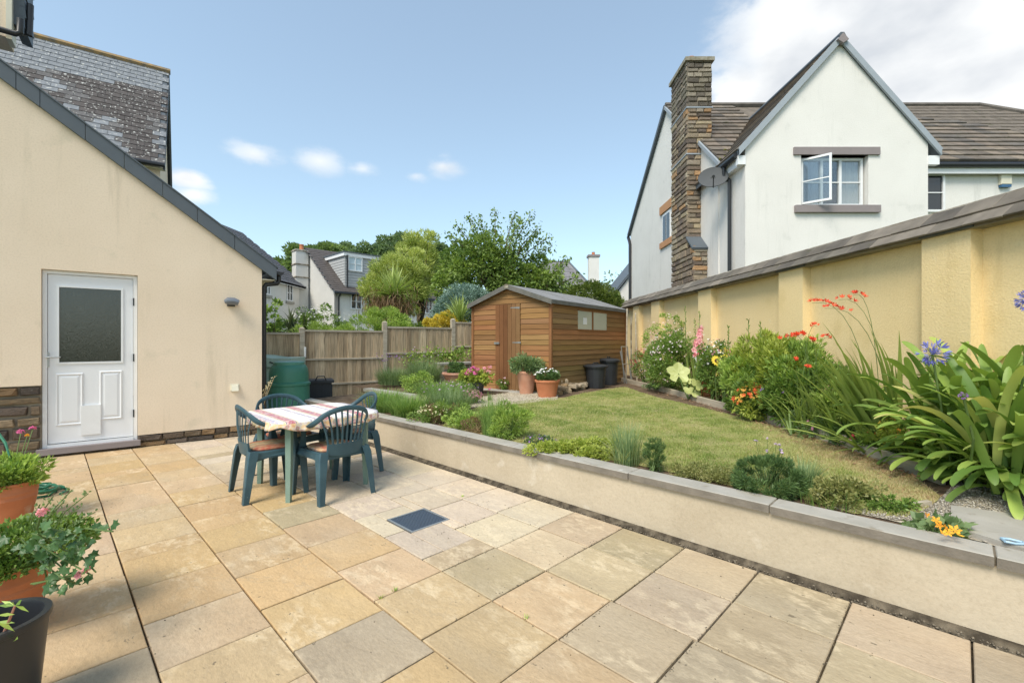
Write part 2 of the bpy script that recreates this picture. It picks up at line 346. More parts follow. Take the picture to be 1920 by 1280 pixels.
# patio base sheet with individual slabs on it
pat = MB()
P = [uv(-2.2, -3.2, -.035), uv(3.16, -3.2, -.035), uv(3.16, 10.2, -.035), uv(-2.2, 10.2, -.035)]
patio = struct(pat.add(P, [(0, 1, 2, 3)]).build('patio', K['joint']))
ucols = [-1.47, -1.02, -.57, -.12, .33, .78, 1.235, 1.69, 2.14, 2.59, 3.04]
fixed = {5: [1.70], 6: [1.81, 2.26, 2.71], 7: [1.81, 2.26, 2.47, 2.94], 8: [1.335, 1.81, 2.25, 2.70], 9: [1.335, 1.81, 2.26]}
TAN = (.51, .38, .235); ORA = (.52, .37, .205); GRY = (.41, .335, .23); PAL = (.555, .47, .355); BUF = (.455, .365, .245)
rs = random.Random(11)
coverbox = (1.865, 2.235, 2.875, 3.215)
def slab(u0, u1, v0, v1, col):
    g = .0045; gv = .0040+rs.random()*.001; lift = rs.uniform(-.0022, .0022); tx, ty = rs.uniform(-.003, .003), rs.uniform(-.003, .003)
    b = MB(); cu, cv = (u0+u1)/2, (v0+v1)/2; hu, hv = (u1-u0)/2-g, (v1-v0)/2-gv
    b.cbox(-hu, hu, -hv, hv, -.033, 0, .004)
    M4 = Matrix(((UR.x, UL.x, 0, 0), (UR.y, UL.y, 0, 0), (0, 0, 1, 0), (0, 0, 0, 1)))
    c = uv(cu, cv, lift)
    M4 = Matrix.Translation(c) @ M4 @ Matrix.Rotation(rs.uniform(-.006, .006), 4, 'Z') @ Matrix.Rotation(tx, 4, 'X') @ Matrix.Rotation(ty, 4, 'Y')
    b.build('paving_slab', K['slab'], patio, M4=M4, color=col)
nslab = 0
for ci in range(len(ucols)-1):
    u0, u1 = ucols[ci], ucols[ci+1]
    js = [-2.75 + (0 if ci >= 7 else rs.uniform(-.1, .2))]
    fx = fixed.get(ci, [])
    start = js[0]
    if ci >= 5: start = fx[0]; js = [start]; 
    if ci >= 5:
        v = start
        while v > -2.6: v -= .458; js.insert(0, v)
        js += fx[1:]
    v = js[-1]
    while v < 10.0:
        st = .455
        if rs.random() < .14 and v > 2.8: st = .305 if rs.random() < .5 else .22
        v += st; js.append(v)
    for a, b_ in zip(js[:-1], js[1:]):
        cu, cv = (u0+u1)/2, (a+b_)/2
        p = uv(cu, cv)
        if u0 < 2.0 and cv > 8.05: continue           # under the house
        px = CX+FOC*p.x/max(p.y, .3)
        r_ = rs.random()
        if 1.69 <= u0 and 2.4 < cv < 5.4 and u0 < 2.9: col = PAL
        elif u0 >= 1.2 and u0 < 3 and cv >= 5.0: col = PAL if r_ < .7 else BUF
        elif ci <= 5: col = ORA if r_ < .4 else TAN if r_ < .86 else GRY
        elif cv < 1.81 and ci >= 7: col = GRY if r_ < .55 else BUF
        elif ci >= 7: col = TAN if r_ < .5 else BUF
        else: col = TAN if r_ < .45 else GRY if r_ < .75 else ORA
        if ci == 7 and 1.3 < cv < 1.8: col = TAN
        if ci == 6 and 1.3 < cv < 1.8: col = TAN
        if ci == 8 and 1.8 < cv < 2.25: col = (.58, .46, .30)
        k = rs.uniform(.9, 1.08); col = (col[0]*k, col[1]*k*rs.uniform(.97, 1.02), col[2]*k*rs.uniform(.93, 1.05))
        ov = u1 > coverbox[0] and u0 < coverbox[1] and b_ > coverbox[2] and a < coverbox[3]
        if ov:   # cut round the inspection cover: pieces left over
            c0, c1, d0, d1 = coverbox
            if u0 < c0-.03: slab(u0, c0, max(a, d0) if False else a, b_, col); nslab += 1
            if u1 > c1+.03: slab(c1, u1, a, b_, col); nslab += 1
            m0, m1 = max(u0, c0), min(u1, c1)
            if a < d0-.03: slab(m0, m1, a, d0, col); nslab += 1
            if b_ > d1+.03: slab(m0, m1, d1, b_, col); nslab += 1
        else:
            slab(u0, u1, a, b_, col); nslab += 1
# inspection cover
ML = Matrix(((UR.x, UL.x, 0, 0), (UR.y, UL.y, 0, 0), (0, 0, 1, 0), (0, 0, 0, 1)))
cv = thing('inspection_cover', 'small square dark blue-grey metal drain cover set in the paving', 'drain cover', uv(2.05, 3.045, 0), math.atan2(.7137, .7004))
b = MB(); h = .175; b.box(-h, h, -h-.0, -h+.018, -.03, .001); b.box(-h, h, h-.018, h, -.03, .001); b.box(-h, -h+.018, -h+.018, h-.018, -.03, .001); b.box(h-.018, h, -h+.018, h-.018, -.03, .001)
b.build('frame', K['metal'], cv)
K['cover'] = plain('blue_grey_iron', (.055, .075, .105), .45, .5)
b = MB(); q = h-.022; b.box(-q, q, -q, q, -.02, -.001)
b.build('plate', K['cover'], cv)
b = MB(); nst = 17
for i in range(nst):
    for j in range(nst):
        x = -q+.012+(2*q-.024)*i/(nst-1); y = -q+.012+(2*q-.024)*j/(nst-1); d = .0062
        if (i+j) % 2: b.add([(x-d, y-.0022, -.001), (x+d, y-.0022, -.001), (x+d, y+.0022, -.001), (x-d, y+.0022, -.001), (x-d*.6, y-.001, .0022), (x+d*.6, y-.001, .0022), (x+d*.6, y+.001, .0022), (x-d*.6, y+.001, .0022)], [(4, 5, 6, 7), (0, 1, 5, 4), (1, 2, 6, 5), (2, 3, 7, 6), (3, 0, 4, 7)])
        else: b.add([(x-.0022, y-d, -.001), (x+.0022, y-d, -.001), (x+.0022, y+d, -.001), (x-.0022, y+d, -.001), (x-.001, y-d*.6, .0022), (x+.001, y-d*.6, .0022), (x+.001, y+d*.6, .0022), (x-.001, y+d*.6, .0022)], [(4, 5, 6, 7), (0, 1, 5, 4), (1, 2, 6, 5), (2, 3, 7, 6), (3, 0, 4, 7)])
b.build('raised_tread', K['cover'], cv, kind='stuff')
# crumbs and weeds in the joints
def scatter_rocks(name, mats, pts, r0, r1, seed=1, parent=None):
    rr = np.random.default_rng(seed); n = len(pts); pts = np.array(pts)
    base = np.array([(1, 0, 0), (0, 1, 0), (-1, 0, 0), (0, -1, 0), (0, 0, .8), (0, 0, -.6)], float)
    tri = [(0, 1, 4), (1, 2, 4), (2, 3, 4), (3, 0, 4), (1, 0, 5), (2, 1, 5), (3, 2, 5), (0, 3, 5)]
    V = base[None]*rr.uniform(.55, 1.3, (n, 6, 1)); rad = rr.uniform(r0, r1, (n, 1, 1)); th = rr.uniform(0, 6.28, n)
    V = V*rad*np.array([1, .8, .65]); c, s_ = np.cos(th), np.sin(th)
    X = V[..., 0]*c[:, None]-V[..., 1]*s_[:, None]; Y = V[..., 0]*s_[:, None]+V[..., 1]*c[:, None]
    V = np.stack([X, Y, V[..., 2]], -1)+pts[:, None]
    F = (np.array(tri)[None]+6*np.arange(n)[:, None, None]).reshape(-1, 3)
    tint = np.repeat(rr.random(n), 8)
    return np_mesh(name, V.reshape(-1, 3), F, mats, tint, parent, kind='stuff')
def np_mesh(name, V, F, mats, tint=None, parent=None, kind=None, smooth=False, world=True, midx=None):
    me = bpy.data.meshes.new(name); V = np.asarray(V, np.float32); F = np.asarray(F, np.int32); k = F.shape[1]
    me.vertices.add(len(V)); me.vertices.foreach_set('co', V.ravel())
    me.loops.add(F.size); me.loops.foreach_set('vertex_index', F.ravel())
    me.polygons.add(len(F)); me.polygons.foreach_set('loop_start', np.arange(0, F.size, k, dtype=np.int32))
    try: me.polygons.foreach_set('loop_total', np.full(len(F), k, np.int32))
    except Exception: pass
    for m in (mats if isinstance(mats, (list, tuple)) else [mats]): me.materials.append(m)
    if midx is not None: me.polygons.foreach_set('material_index', np.asarray(midx, np.int32))
    me.update(calc_edges=True)
    if tint is not None:
        a = me.attributes.new('tint', 'FLOAT', 'FACE'); a.data.foreach_set('value', np.asarray(tint, np.float32))
    if smooth: me.polygons.foreach_set('use_smooth', [True]*len(F))
    o = link(name, me, parent, None, world)
    if kind: o['kind'] = kind
    return o
K['pebble'] = leafmat('pebbles', (.16, .14, .11), (.55, .50, .42), .9, 0.0); K['debris'] = leafmat('dark_debris', (.06, .05, .035), (.24, .20, .15), .95, 0.0)
K['palepebble'] = leafmat('pale_pebbles', (.30, .25, .18), (.72, .64, .50), .9, 0.0)
# mortar haunch and debris strip at the foot of the retaining wall
m_ = MB()
for i in range(48):
    v0 = -2.8+i*.22; wv = .022+.008*math.sin(i*1.7)+.005*math.sin(i*.6)
    w2 = .022+.008*math.sin((i+1)*1.7)+.005*math.sin((i+1)*.6)
    m_.quad(uv(3.11, v0+.22, .022), uv(3.11, v0, .022), uv(3.11-wv, v0, .012), uv(3.11-w2, v0+.22, .012))
    m_.quad(uv(3.11-w2, v0+.22, .012), uv(3.11-wv, v0, .012), uv(3.02, v0, -.03), uv(3.02, v0+.22, -.03))
struct(m_.build('mortar_fillet', K['fillet']))
pts = [tuple(uv(RNG.normal(3.058, .014), RNG.uniform(-2.2, 8.3), RNG.uniform(-.008, .006))) for i in range(2600)]
scatter_rocks('gravel_debris', K['debris'], pts, .004, .012, 3)
# ------------------------------------------------------------------ retaining wall
rw = thing('retaining_wall', 'low sand-coloured rendered garden wall with grey concrete coping along the patio', 'wall', uv(3.11, 3, 0))
b = MB(); b.extrude([uv(3.11, -3.2, -.05), uv(3.11, 8.35, -.05), uv(3.23, 8.35, -.05), uv(3.23, -3.2, -.05)], (0, 0, .405))
b.build('wall_face', K['creamlow'], rw, world=True)
# joint positions along v
vj = [at_z(px, py, .405) for px, py in ((1181, 885), (1444, 945), (1867, 1044))]
vs = [p.dot(UL) for p in vj]
jl = [vs[2]-.96, vs[2], vs[1], vs[0]]
while jl[-1] < 8.2: jl.append(min(jl[-1]+.955, 8.38))
jl = [jl[0]-.96, jl[0]-1.92][::-1]+jl
for a, c in zip(jl[:-1], jl[1:]):
    bb = MB(); hw = .0875; hl = (c-a)/2-.004; dz = rs.uniform(-.002, .002)
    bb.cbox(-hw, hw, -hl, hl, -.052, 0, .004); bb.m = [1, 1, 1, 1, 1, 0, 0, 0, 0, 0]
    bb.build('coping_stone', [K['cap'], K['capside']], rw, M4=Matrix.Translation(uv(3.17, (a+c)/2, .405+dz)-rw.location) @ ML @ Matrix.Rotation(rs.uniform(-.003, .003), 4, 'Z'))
bb = MB(); bb.extrude([uv(3.1, jl[0], .356), uv(3.1, jl[-1], .356), uv(3.24, jl[-1], .356), uv(3.24, jl[0], .356)], (0, 0, .044))
bb.build('coping_mortar', K['haunch'], rw, world=True)
# ------------------------------------------------------------------ raised garden ground
def sheet(name, poly, m, dz=0.0, step=.35, zf=None):
    xs = [p[0] for p in poly]; ys = [p[1] for p in poly]
    import bmesh
    bm = bmesh.new(); vs = [bm.verts.new((p[0], p[1], 0)) for p in poly]; f = bm.faces.new(vs); 
    if f.normal.z < 0: f.normal_flip()
    x = math.ceil(min(xs)/step)*step
    while x < max(xs):
        bmesh.ops.bisect_plane(bm, geom=bm.verts[:]+bm.edges[:]+bm.faces[:], plane_co=(x, 0, 0), plane_no=(1, 0, 0)); x += step
    y = math.ceil(min(ys)/step)*step
    while y < max(ys):
        bmesh.ops.bisect_plane(bm, geom=bm.verts[:]+bm.edges[:]+bm.faces[:], plane_co=(0, y, 0), plane_no=(0, 1, 0)); y += step
    for v in bm.verts: v.co.z = (zf or gz)(v.co.x, v.co.y)+dz
    bm.normal_update()
    for f in bm.faces:
        if f.normal.z < 0: f.normal_flip()
    me = bpy.data.meshes.new(name); bm.to_mesh(me); bm.free(); me.materials.append(m)
    return struct(link(name, me))
WX = lambda Y: 3.315+(12.5-Y)*.067          # face line of the tall yellow wall
gp = [uv(3.2, -3.1), uv(3.2, 8.36), uv(4.75, 8.36), uv(4.75, 9.7), Vector((-.6, 13.2, 0)), Vector((3.4, 14.5, 0)), Vector((WX(0)+.1, 0, 0)), Vector((WX(-2)+.1, -2.0, 0))]
sheet('soil', [(p.x, p.y) for p in gp], K['soil'])
lawn_px = [(700, 845), (850, 778), (905, 762), (985, 752), (1060, 746), (1120, 733), (1172, 726), (1225, 744), (1300, 764), (1400, 790), (1500, 818), (1600, 850), (1690, 893), (1745, 935), (1712, 972), (1600, 965), (1500, 935), (1380, 915), (1250, 885), (1120, 858), (1000, 838), (900, 815), (830, 800)]
lawn_px = lawn_px[1:]
lawn = [gpt(*p) for p in lawn_px]
for p in lawn:
    if p.x > 2.45: p.x += .075
sheet('lawn', [(p.x, p.y) for p in lawn], K['lawn'], .010)
gravel_px = [(860, 765), (905, 764), (985, 757), (1045, 750), (1050, 727), (985, 718), (940, 716), (890, 722), (850, 740)]
grp = [gpt(*p) for p in gravel_px]
sheet('gravel_path', [(p.x, p.y) for p in grp], K['gravel'], .012)
def inside(poly, x, y):
    c = False; n = len(poly)
    for i in range(n):
        a, b_ = poly[i], poly[(i+1) % n]
        if (a[1] > y) != (b_[1] > y) and x < (b_[0]-a[0])*(y-a[1])/(b_[1]-a[1])+a[0]: c = not c
    return c
def rnd_in(poly, n, seed=5, near_bias=False):
    rr = np.random.default_rng(seed); P_ = np.array([(p[0], p[1]) for p in poly]); lo = P_.min(0); hi = P_.max(0); out_ = []
    while len(out_) < n:
        X = rr.uniform(lo[0], hi[0], 20000); Y = rr.uniform(lo[1], hi[1], 20000); c = np.zeros(20000, bool)
        for i in range(len(P_)):
            a, b_ = P_[i], P_[(i+1) % len(P_)]
            m1 = ((a[1] > Y) != (b_[1] > Y)) & (X < (b_[0]-a[0])*(Y-a[1])/(b_[1]-a[1]+1e-12)+a[0]); c ^= m1
        if near_bias: c &= rr.random(20000) < np.clip((4.2/np.maximum(Y, 1))**1.6, .12, 1)
        out_ += list(zip(X[c], Y[c]))
    return np.array(out_[:n])
# grass blades
gp_ = rnd_in([(p.x, p.y) for p in lawn], 210000, 9, True)
n = len(gp_); rr = np.random.default_rng(4)
u_ = gp_[:, 0]*.7004+gp_[:, 1]*.7137; z0 = .362+.028*np.clip(u_-3.3, 0, 3.1)+.004
hh = rr.uniform(.010, .026, n); az = rr.uniform(0, 6.28, n); ww = rr.uniform(.0015, .003, n)*(1+gp_[:, 1]/10); ln_ = rr.normal(0, .55, (n, 2))*hh[:, None]
def vnoise(x, y, s, seed):
    r2 = np.random.default_rng(seed); G = r2.random((64, 64)); x = x*s+20; y = y*s+20
    xi = np.floor(x).astype(int) % 63; yi = np.floor(y).astype(int) % 63; fx = x-np.floor(x); fy = y-np.floor(y)
    fx = fx*fx*(3-2*fx); fy = fy*fy*(3-2*fy)
    return (G[xi, yi]*(1-fx)+G[xi+1, yi]*fx)*(1-fy)+(G[xi, yi+1]*(1-fx)+G[xi+1, yi+1]*fx)*fy
hh = hh*(.55+.9*vnoise(gp_[:, 0], gp_[:, 1], 7, 8))*np.where(rr.random(n) < .03, 1.7, 1)
dry = .5*vnoise(gp_[:, 0], gp_[:, 1], 1.1, 1)+.3*vnoise(gp_[:, 0], gp_[:, 1], 3.5, 2)+.35*vnoise(gp_[:, 0], gp_[:, 1], 9, 3)
bd = 3.03-.02*np.abs(gp_[:, 1]-5)-.10*np.clip(gp_[:, 1]-7.2, 0, 5)-gp_[:, 0]          # distance to the border board
dry += np.clip(.55-bd*1.3, 0, .6)+np.clip(.25-(gp_[:, 1]-3.0)*.5, 0, .2)
dry = np.clip((dry-.24)*1.05+rr.normal(0, .16, n), 0, 1)
keep = rr.random(n) > np.clip((dry-.75)*1.6, 0, .45)
a = np.stack([gp_[:, 0]-ww*np.cos(az), gp_[:, 1]-ww*np.sin(az), z0], 1); b_ = np.stack([gp_[:, 0]+ww*np.cos(az), gp_[:, 1]+ww*np.sin(az), z0], 1)
c = np.stack([gp_[:, 0]+ln_[:, 0], gp_[:, 1]+ln_[:, 1], z0+hh], 1)
V = np.stack([a, b_, c], 1)[keep]; dr = dry[keep]
m, t, bs = nodes('grass_blades'); a_ = t.nodes.new('ShaderNodeAttribute'); a_.attribute_name = 'tint'
t.links.new(_ramp(t, a_.outputs['Fac'], [(0, (.17, .25, .05)), (.32, (.33, .39, .095)), (.62, (.52, .49, .20)), (.85, (.60, .46, .25)), (1, (.44, .28, .15))]), bs.inputs['Base Color']); bs.inputs['Roughness'].default_value = .6
tr = t.nodes.new('ShaderNodeBsdfTranslucent'); tr.inputs[0].default_value = (.25, .32, .06, 1); ms = t.nodes.new('ShaderNodeMixShader'); ms.inputs[0].default_value = .2
t.links.new(bs.outputs[0], ms.inputs[1]); t.links.new(tr.outputs[0], ms.inputs[2]); t.links.new(ms.outputs[0], t.nodes['Material Output'].inputs[0]); K['grass'] = m
go = np_mesh('grass', V.reshape(-1, 3), np.arange(V.shape[0]*3).reshape(-1, 3), K['grass'], dr, kind='stuff')
tag(go, 'short mown lawn grass, browner along the timber edging', 'grass')
for nm, poly, n_, mt, lb in (('gravel', [(p.x, p.y) for p in grp], 4200, 'palepebble', 'pale gravel patch in front of the shed door'),):
    pp = rnd_in(poly, n_, 12); pts = [(x, y, gz(x, y)+.015) for x, y in pp]
    tag(scatter_rocks(nm, K[mt], pts, .006, .018, 6), lb, 'gravel')
# gravel and slab bottom right
gr2 = [gpt(*p) for p in ((1752, 948), (1792, 905), (1990, 925), (2150, 1010), (2160, 1180), (1960, 1062), (1850, 1020), (1660, 975), (1560, 955), (1590, 940), (1690, 965))]
sheet('gravel_strip', [(p.x, p.y) for p in gr2], K['gravel'], .008)
pp = rnd_in([(p.x, p.y) for p in gr2], 5200, 13)
tag(scatter_rocks('gravel', K['pebble'], [(x, y, gz(x, y)+.012) for x, y in pp], .005, .013, 8), 'grey mixed gravel around the loose paving slab by the coping', 'gravel')
lsl = thing('stepping_slab', 'pale rectangular paving slab laid on grey gravel under the big strap-leaved plant', 'paving slab', gpt(1880, 975))
c4 = [at_z(px, py, .40) for px, py in ((1783, 947), (1783, 986), (2000, 1052), (2060, 985))]
lb_ = MB(); lb_.extrude([(p.x, p.y, .372) for p in c4], (0, 0, .03)); lb_.build('slab', K['cap'], lsl, world=True)
# garden edging boards along the bed
ed = thing('timber_edging', 'low grey timber boards edging the long flower bed beside the lawn', 'edging', (3.0, 6, gz(3, 6)))
ept = [(2.5, 12.0), (2.64, 10.6), (2.86, 8.5), (2.93, 7.0), (3.03, 5.4), (3.07, 4.2), (3.03, 3.2)]
for (x0, y0), (x1, y1) in zip(ept[:-1], ept[1:]):
    d = Vector((x1-x0, y1-y0, 0)); l = d.length; d.normalize(); nn = Vector((-d.y, d.x, 0))
    bb = MB(); bb.cbox(0, l-.01, -.018, .018, -.08, .10, .004)
    M4 = Matrix(((d.x, nn.x, 0, x0), (d.y, nn.y, 0, y0), (0, 0, 1, gz(x0, y0)-.005), (0, 0, 0, 1)))
    o = bb.build('edging_board', K['timber'], ed, M4=M4, world=True)
    bb = MB(); bb.box(l*.5-.02, l*.5+.02, .02, .06, -.2, .08); bb.build('peg', K['timber'], ed, M4=M4, world=True)
# short boards at the lawn's near corner
bb = MB(); a, c = gpt(1688, 958), gpt(1748, 950); d = (c-a).normalized(); bb.extrude([a, c, c+Vector((-d.y, d.x, 0))*.03, a+Vector((-d.y, d.x, 0))*.03], (0, 0, .035)); bb.build('edging_board', K['timber'], ed, world=True)
# upper tier kerb
ut = thing('raised_bed_wall', 'short sand-coloured wall with pale coping holding the upper bed by the fence', 'wall', uv(4.7, 7.6, 0))
A = at_z(681, 728, .52); B = at_z(812, 747, .52)
ua, va, vb = A.dot(UR), A.dot(UL), B.dot(UL)-.25
bb = MB(); bb.extrude([uv(ua+.03, va, 0), uv(ua+.03, vb, 0), uv(ua+.14, vb, 0), uv(ua+.14, va, 0)], (0, 0, .47)); bb.build('wall_face', K['creamlow'], ut, world=True)
k = 3
for i in range(k):
    a = va+(vb-va)*i/k; c = va+(vb-va)*(i+1)/k
    bb = MB(); bb.extrude([uv(ua, a, .472), uv(ua, c+.005, .472), uv(ua+.17, c+.005, .472), uv(ua+.17, a, .472)], (0, 0, .05)); bb.build('coping_stone', K['cap'], ut, world=True)
bb = MB(); bb.extrude([uv(ua+.14, va), uv(ua+.14, vb+.45), uv(ua+1.9, vb+.45), uv(ua+1.9, va)], (0, 0, .46)); struct(bb.build('upper_soil', K['soil']))
bb = MB(); bb.extrude([uv(3.23, 8.35, -.05), uv(3.23, 8.25, -.05), uv(ua+.03, 8.25, -.05), uv(ua+.03, 8.35, -.05)], (0, 0, .4)); bb.build('end_wall', K['creamlow'], rw, world=True)

# fallen leaves along the edging and crumbs of soil along the paving joints
rr = np.random.default_rng(77); n = 900; Q = []
for i in range(n):
    k = rr.integers(0, len(ept)-1); f = rr.random(); x = ept[k][0]+(ept[k+1][0]-ept[k][0])*f-.03-abs(rr.normal(0, .13)); y = ept[k][1]+(ept[k+1][1]-ept[k][1])*f
    if y > 9: continue
    a = rr.uniform(0, 6.28); l = rr.uniform(.008, .02); z = gz(x, y)+.02+rr.random()*.012; c_, s_ = math.cos(a)*l, math.sin(a)*l
    Q.append([(x-c_, y-s_, z), (x+s_*.5, y-c_*.5, z+rr.uniform(-.004, .006)), (x+c_, y+s_, z+.003), (x-s_*.5, y+c_*.5, z)])
Q = np.array(Q); K['litter'] = leafmat('leaf_litter', (.20, .10, .055), (.50, .30, .18), .9, .0)
tag(np_mesh('leaf_litter', Q.reshape(-1, 3), np.arange(len(Q)*4).reshape(-1, 4), K['litter'], rr.random(len(Q)), kind='stuff'), 'brown fallen leaves and chips along the lawn side of the timber edging', 'leaf litter')
pts = []
for i in range(900):
    if rr.random() < .5: u = rr.choice(ucols[2:]); v = rr.uniform(-1.5, 7)
    else: u = rr.uniform(1.7, 3.04); v = rr.choice([1.335, 1.81, 2.25, .88, .42, 2.7])
    if rr.random() < .25: u += rr.normal(0, .15); v += rr.normal(0, .15)
    u += rr.normal(0, .006); v += rr.normal(0, .006)
    if u < 3.03: pts.append(tuple(uv(u, v, .002)))
scatter_rocks('paving_crumbs', K['debris'], pts, .0018, .0055, 9)
# ================================================================== LEFT HOUSE
HP = Vector((-5.619, 5.497, 0)); HD = Vector((.7865, .6176, 0)); HN = Vector((.6176, -.7865, 0)); HRZ = math.atan2(HD.y, HD.x)
house = thing('cream_house', 'cream rendered house wing with sloping slate verge, stone plinth and white back door', 'house', HP, HRZ)
HM = wm(house); HMI = HM.inverted()
def hp(px, py, y=0.0):          # local (x, z) on the plane local-y = y
    p0 = HP - HN*y; return HMI @ at_plane(px, py, p0, HN)
c_ = hp(491, 640); XC = c_.x
L0 = hp(0, 141, -.02); L1 = hp(489, 498, -.02)
sl_ = (L1.z-L0.z)/(L1.x-L0.x)
def rake(x): return L0.z+sl_*(x-L0.x)
d0 = hp(77, 830); d1 = hp(258, 810); dt = hp(168, 510).z; DZ = .135
DX0, DX1 = d0.x, d1.x
b = MB()
TH = .28
def wallpiece(x0, x1, z0, top=None, sy=0):
    za = top if top is not None else rake(x0); zb = top if top is not None else rake(x1)
    b.extrude([(x0, sy, z0), (x1, sy, z0), (x1, sy, zb), (x0, sy, za)], (0, TH-sy, 0))
XL = -3.2
plz = hp(40, 724).z            # top of the tall stone plinth left of the door
wallpiece(XL, DX0, plz); wallpiece(DX0, DX1, dt)
wz1 = hp(262, 817).z; wz2 = hp(440, 797).z; wz = (wz1+wz2)/2
wallpiece(DX1, XC, wz)
b.build('rendered_wall', K['cream'], house)
b = MB(); b.box(XC-.28, XC-.004, TH, 6.0, 0, rake(XC)-.02); b.build('side_wall', K['cream'], house)
b = MB(); b.box(XL, DX0, .045, TH-.01, -.02, plz-.002); b.box(DX0-.001, DX1+.001, .047, TH-.01, -.02, DZ-.09); b.box(DX1, XC-.01, .046, TH-.01, -.02, wz-.002)
b.build('plinth_core', K['mortar'], house)
# stones
STC = [(.13, .10, .075), (.17, .13, .09), (.105, .085, .07), (.22, .17, .11), (.27, .18, .10), (.15, .12, .10), (.09, .075, .065), (.32, .25, .17)]
def stone_mesh(seed, nm='stone'):
    r_ = random.Random(seed); b = MB(); c = .08
    j = lambda s=.06: r_.uniform(-s, s)
    lo = [(-.5+j(.02), .5, -.5+j(.02)), (.5+j(.02), .5, -.5+j(.02)), (.5+j(.02), .5, .5+j(.02)), (-.5+j(.02), .5, .5+j(.02))]
    md = [(-.49+j(), -.2, -.47+j()), (.49+j(), -.2, -.47+j()), (.49+j(), -.2, .47+j()), (-.49+j(), -.2, .47+j())]
    hi = [(-.43+j(), -.5+j(.1), -.36+j()), (.43+j(), -.5+j(.1), -.36+j()), (.43+j(), -.5+j(.1), .36+j()), (-.43+j(), -.5+j(.1), .36+j())]
    b.add(lo+md+hi, [(8, 9, 10, 11)]+[(i, (i+1) % 4, 4+(i+1) % 4, 4+i) for i in range(4)]+[(4+i, 4+(i+1) % 4, 8+(i+1) % 4, 8+i) for i in range(4)])
    return b.mesh(nm, K['stone'])
STM = [stone_mesh(i) for i in range(7)]
def stones(parent, M4, W, H, rh=(.07, .13), rw_=(.14, .36), gap=.012, depth=.07, pal=STC, seed=1, world=False, clip=None, maxn=999, base_z=None):
    """rows of rough stones on the local plane x (along) z (up); y points into the wall"""
    r_ = random.Random(seed); z = 0; n = 0
    while z < H-.03:
        h = min(r_.uniform(*rh), H-z)
        if H-z-h < .04: h = H-z
        x = 0
        while x < W-.01:
            w_ = r_.uniform(*rw_)
            if W-x-w_ < .08: w_ = W-x
            if clip is None or clip(x+w_/2, z+h/2):
                k = r_.uniform(.8, 1.25); c = r_.choice(pal); c = tuple(v*k for v in c)
                m4 = M4 @ Matrix.Translation((x+w_/2, depth/2-r_.uniform(0, .012), z+h/2)) @ Matrix.Rotation(r_.uniform(-.02, .02), 4, 'Y') @ Matrix.Diagonal((w_-gap, depth, h-gap, 1))
                link('stone', r_.choice(STM), parent, m4, world, c); n += 1
                if n >= maxn: return n
            x += w_
        z += h
    return n
pc = [o for o in house.children if o.name.startswith('plinth_core')][0]
stones(house, Matrix.Translation((hp(-120, 700).x, .0, .0)), DX0-.0-hp(-120, 700).x, plz, seed=4, rh=(.07, .17), rw_=(.14, .34), gap=.03)
stones(house, Matrix.Translation((DX0, .0, 0)), DX1-DX0, DZ-.1, seed=5, rh=(.05, .08), rw_=(.12, .3))
stones(house, Matrix.Translation((DX1, .0, 0)), XC-DX1, wz, seed=6, rh=(.05, .075), rw_=(.14, .34))
b = MB(); b.box(DX0-.04, DX1+.03, -.05, .2, DZ-.1, DZ-.03); b.build('door_step', K['lintel'], house)
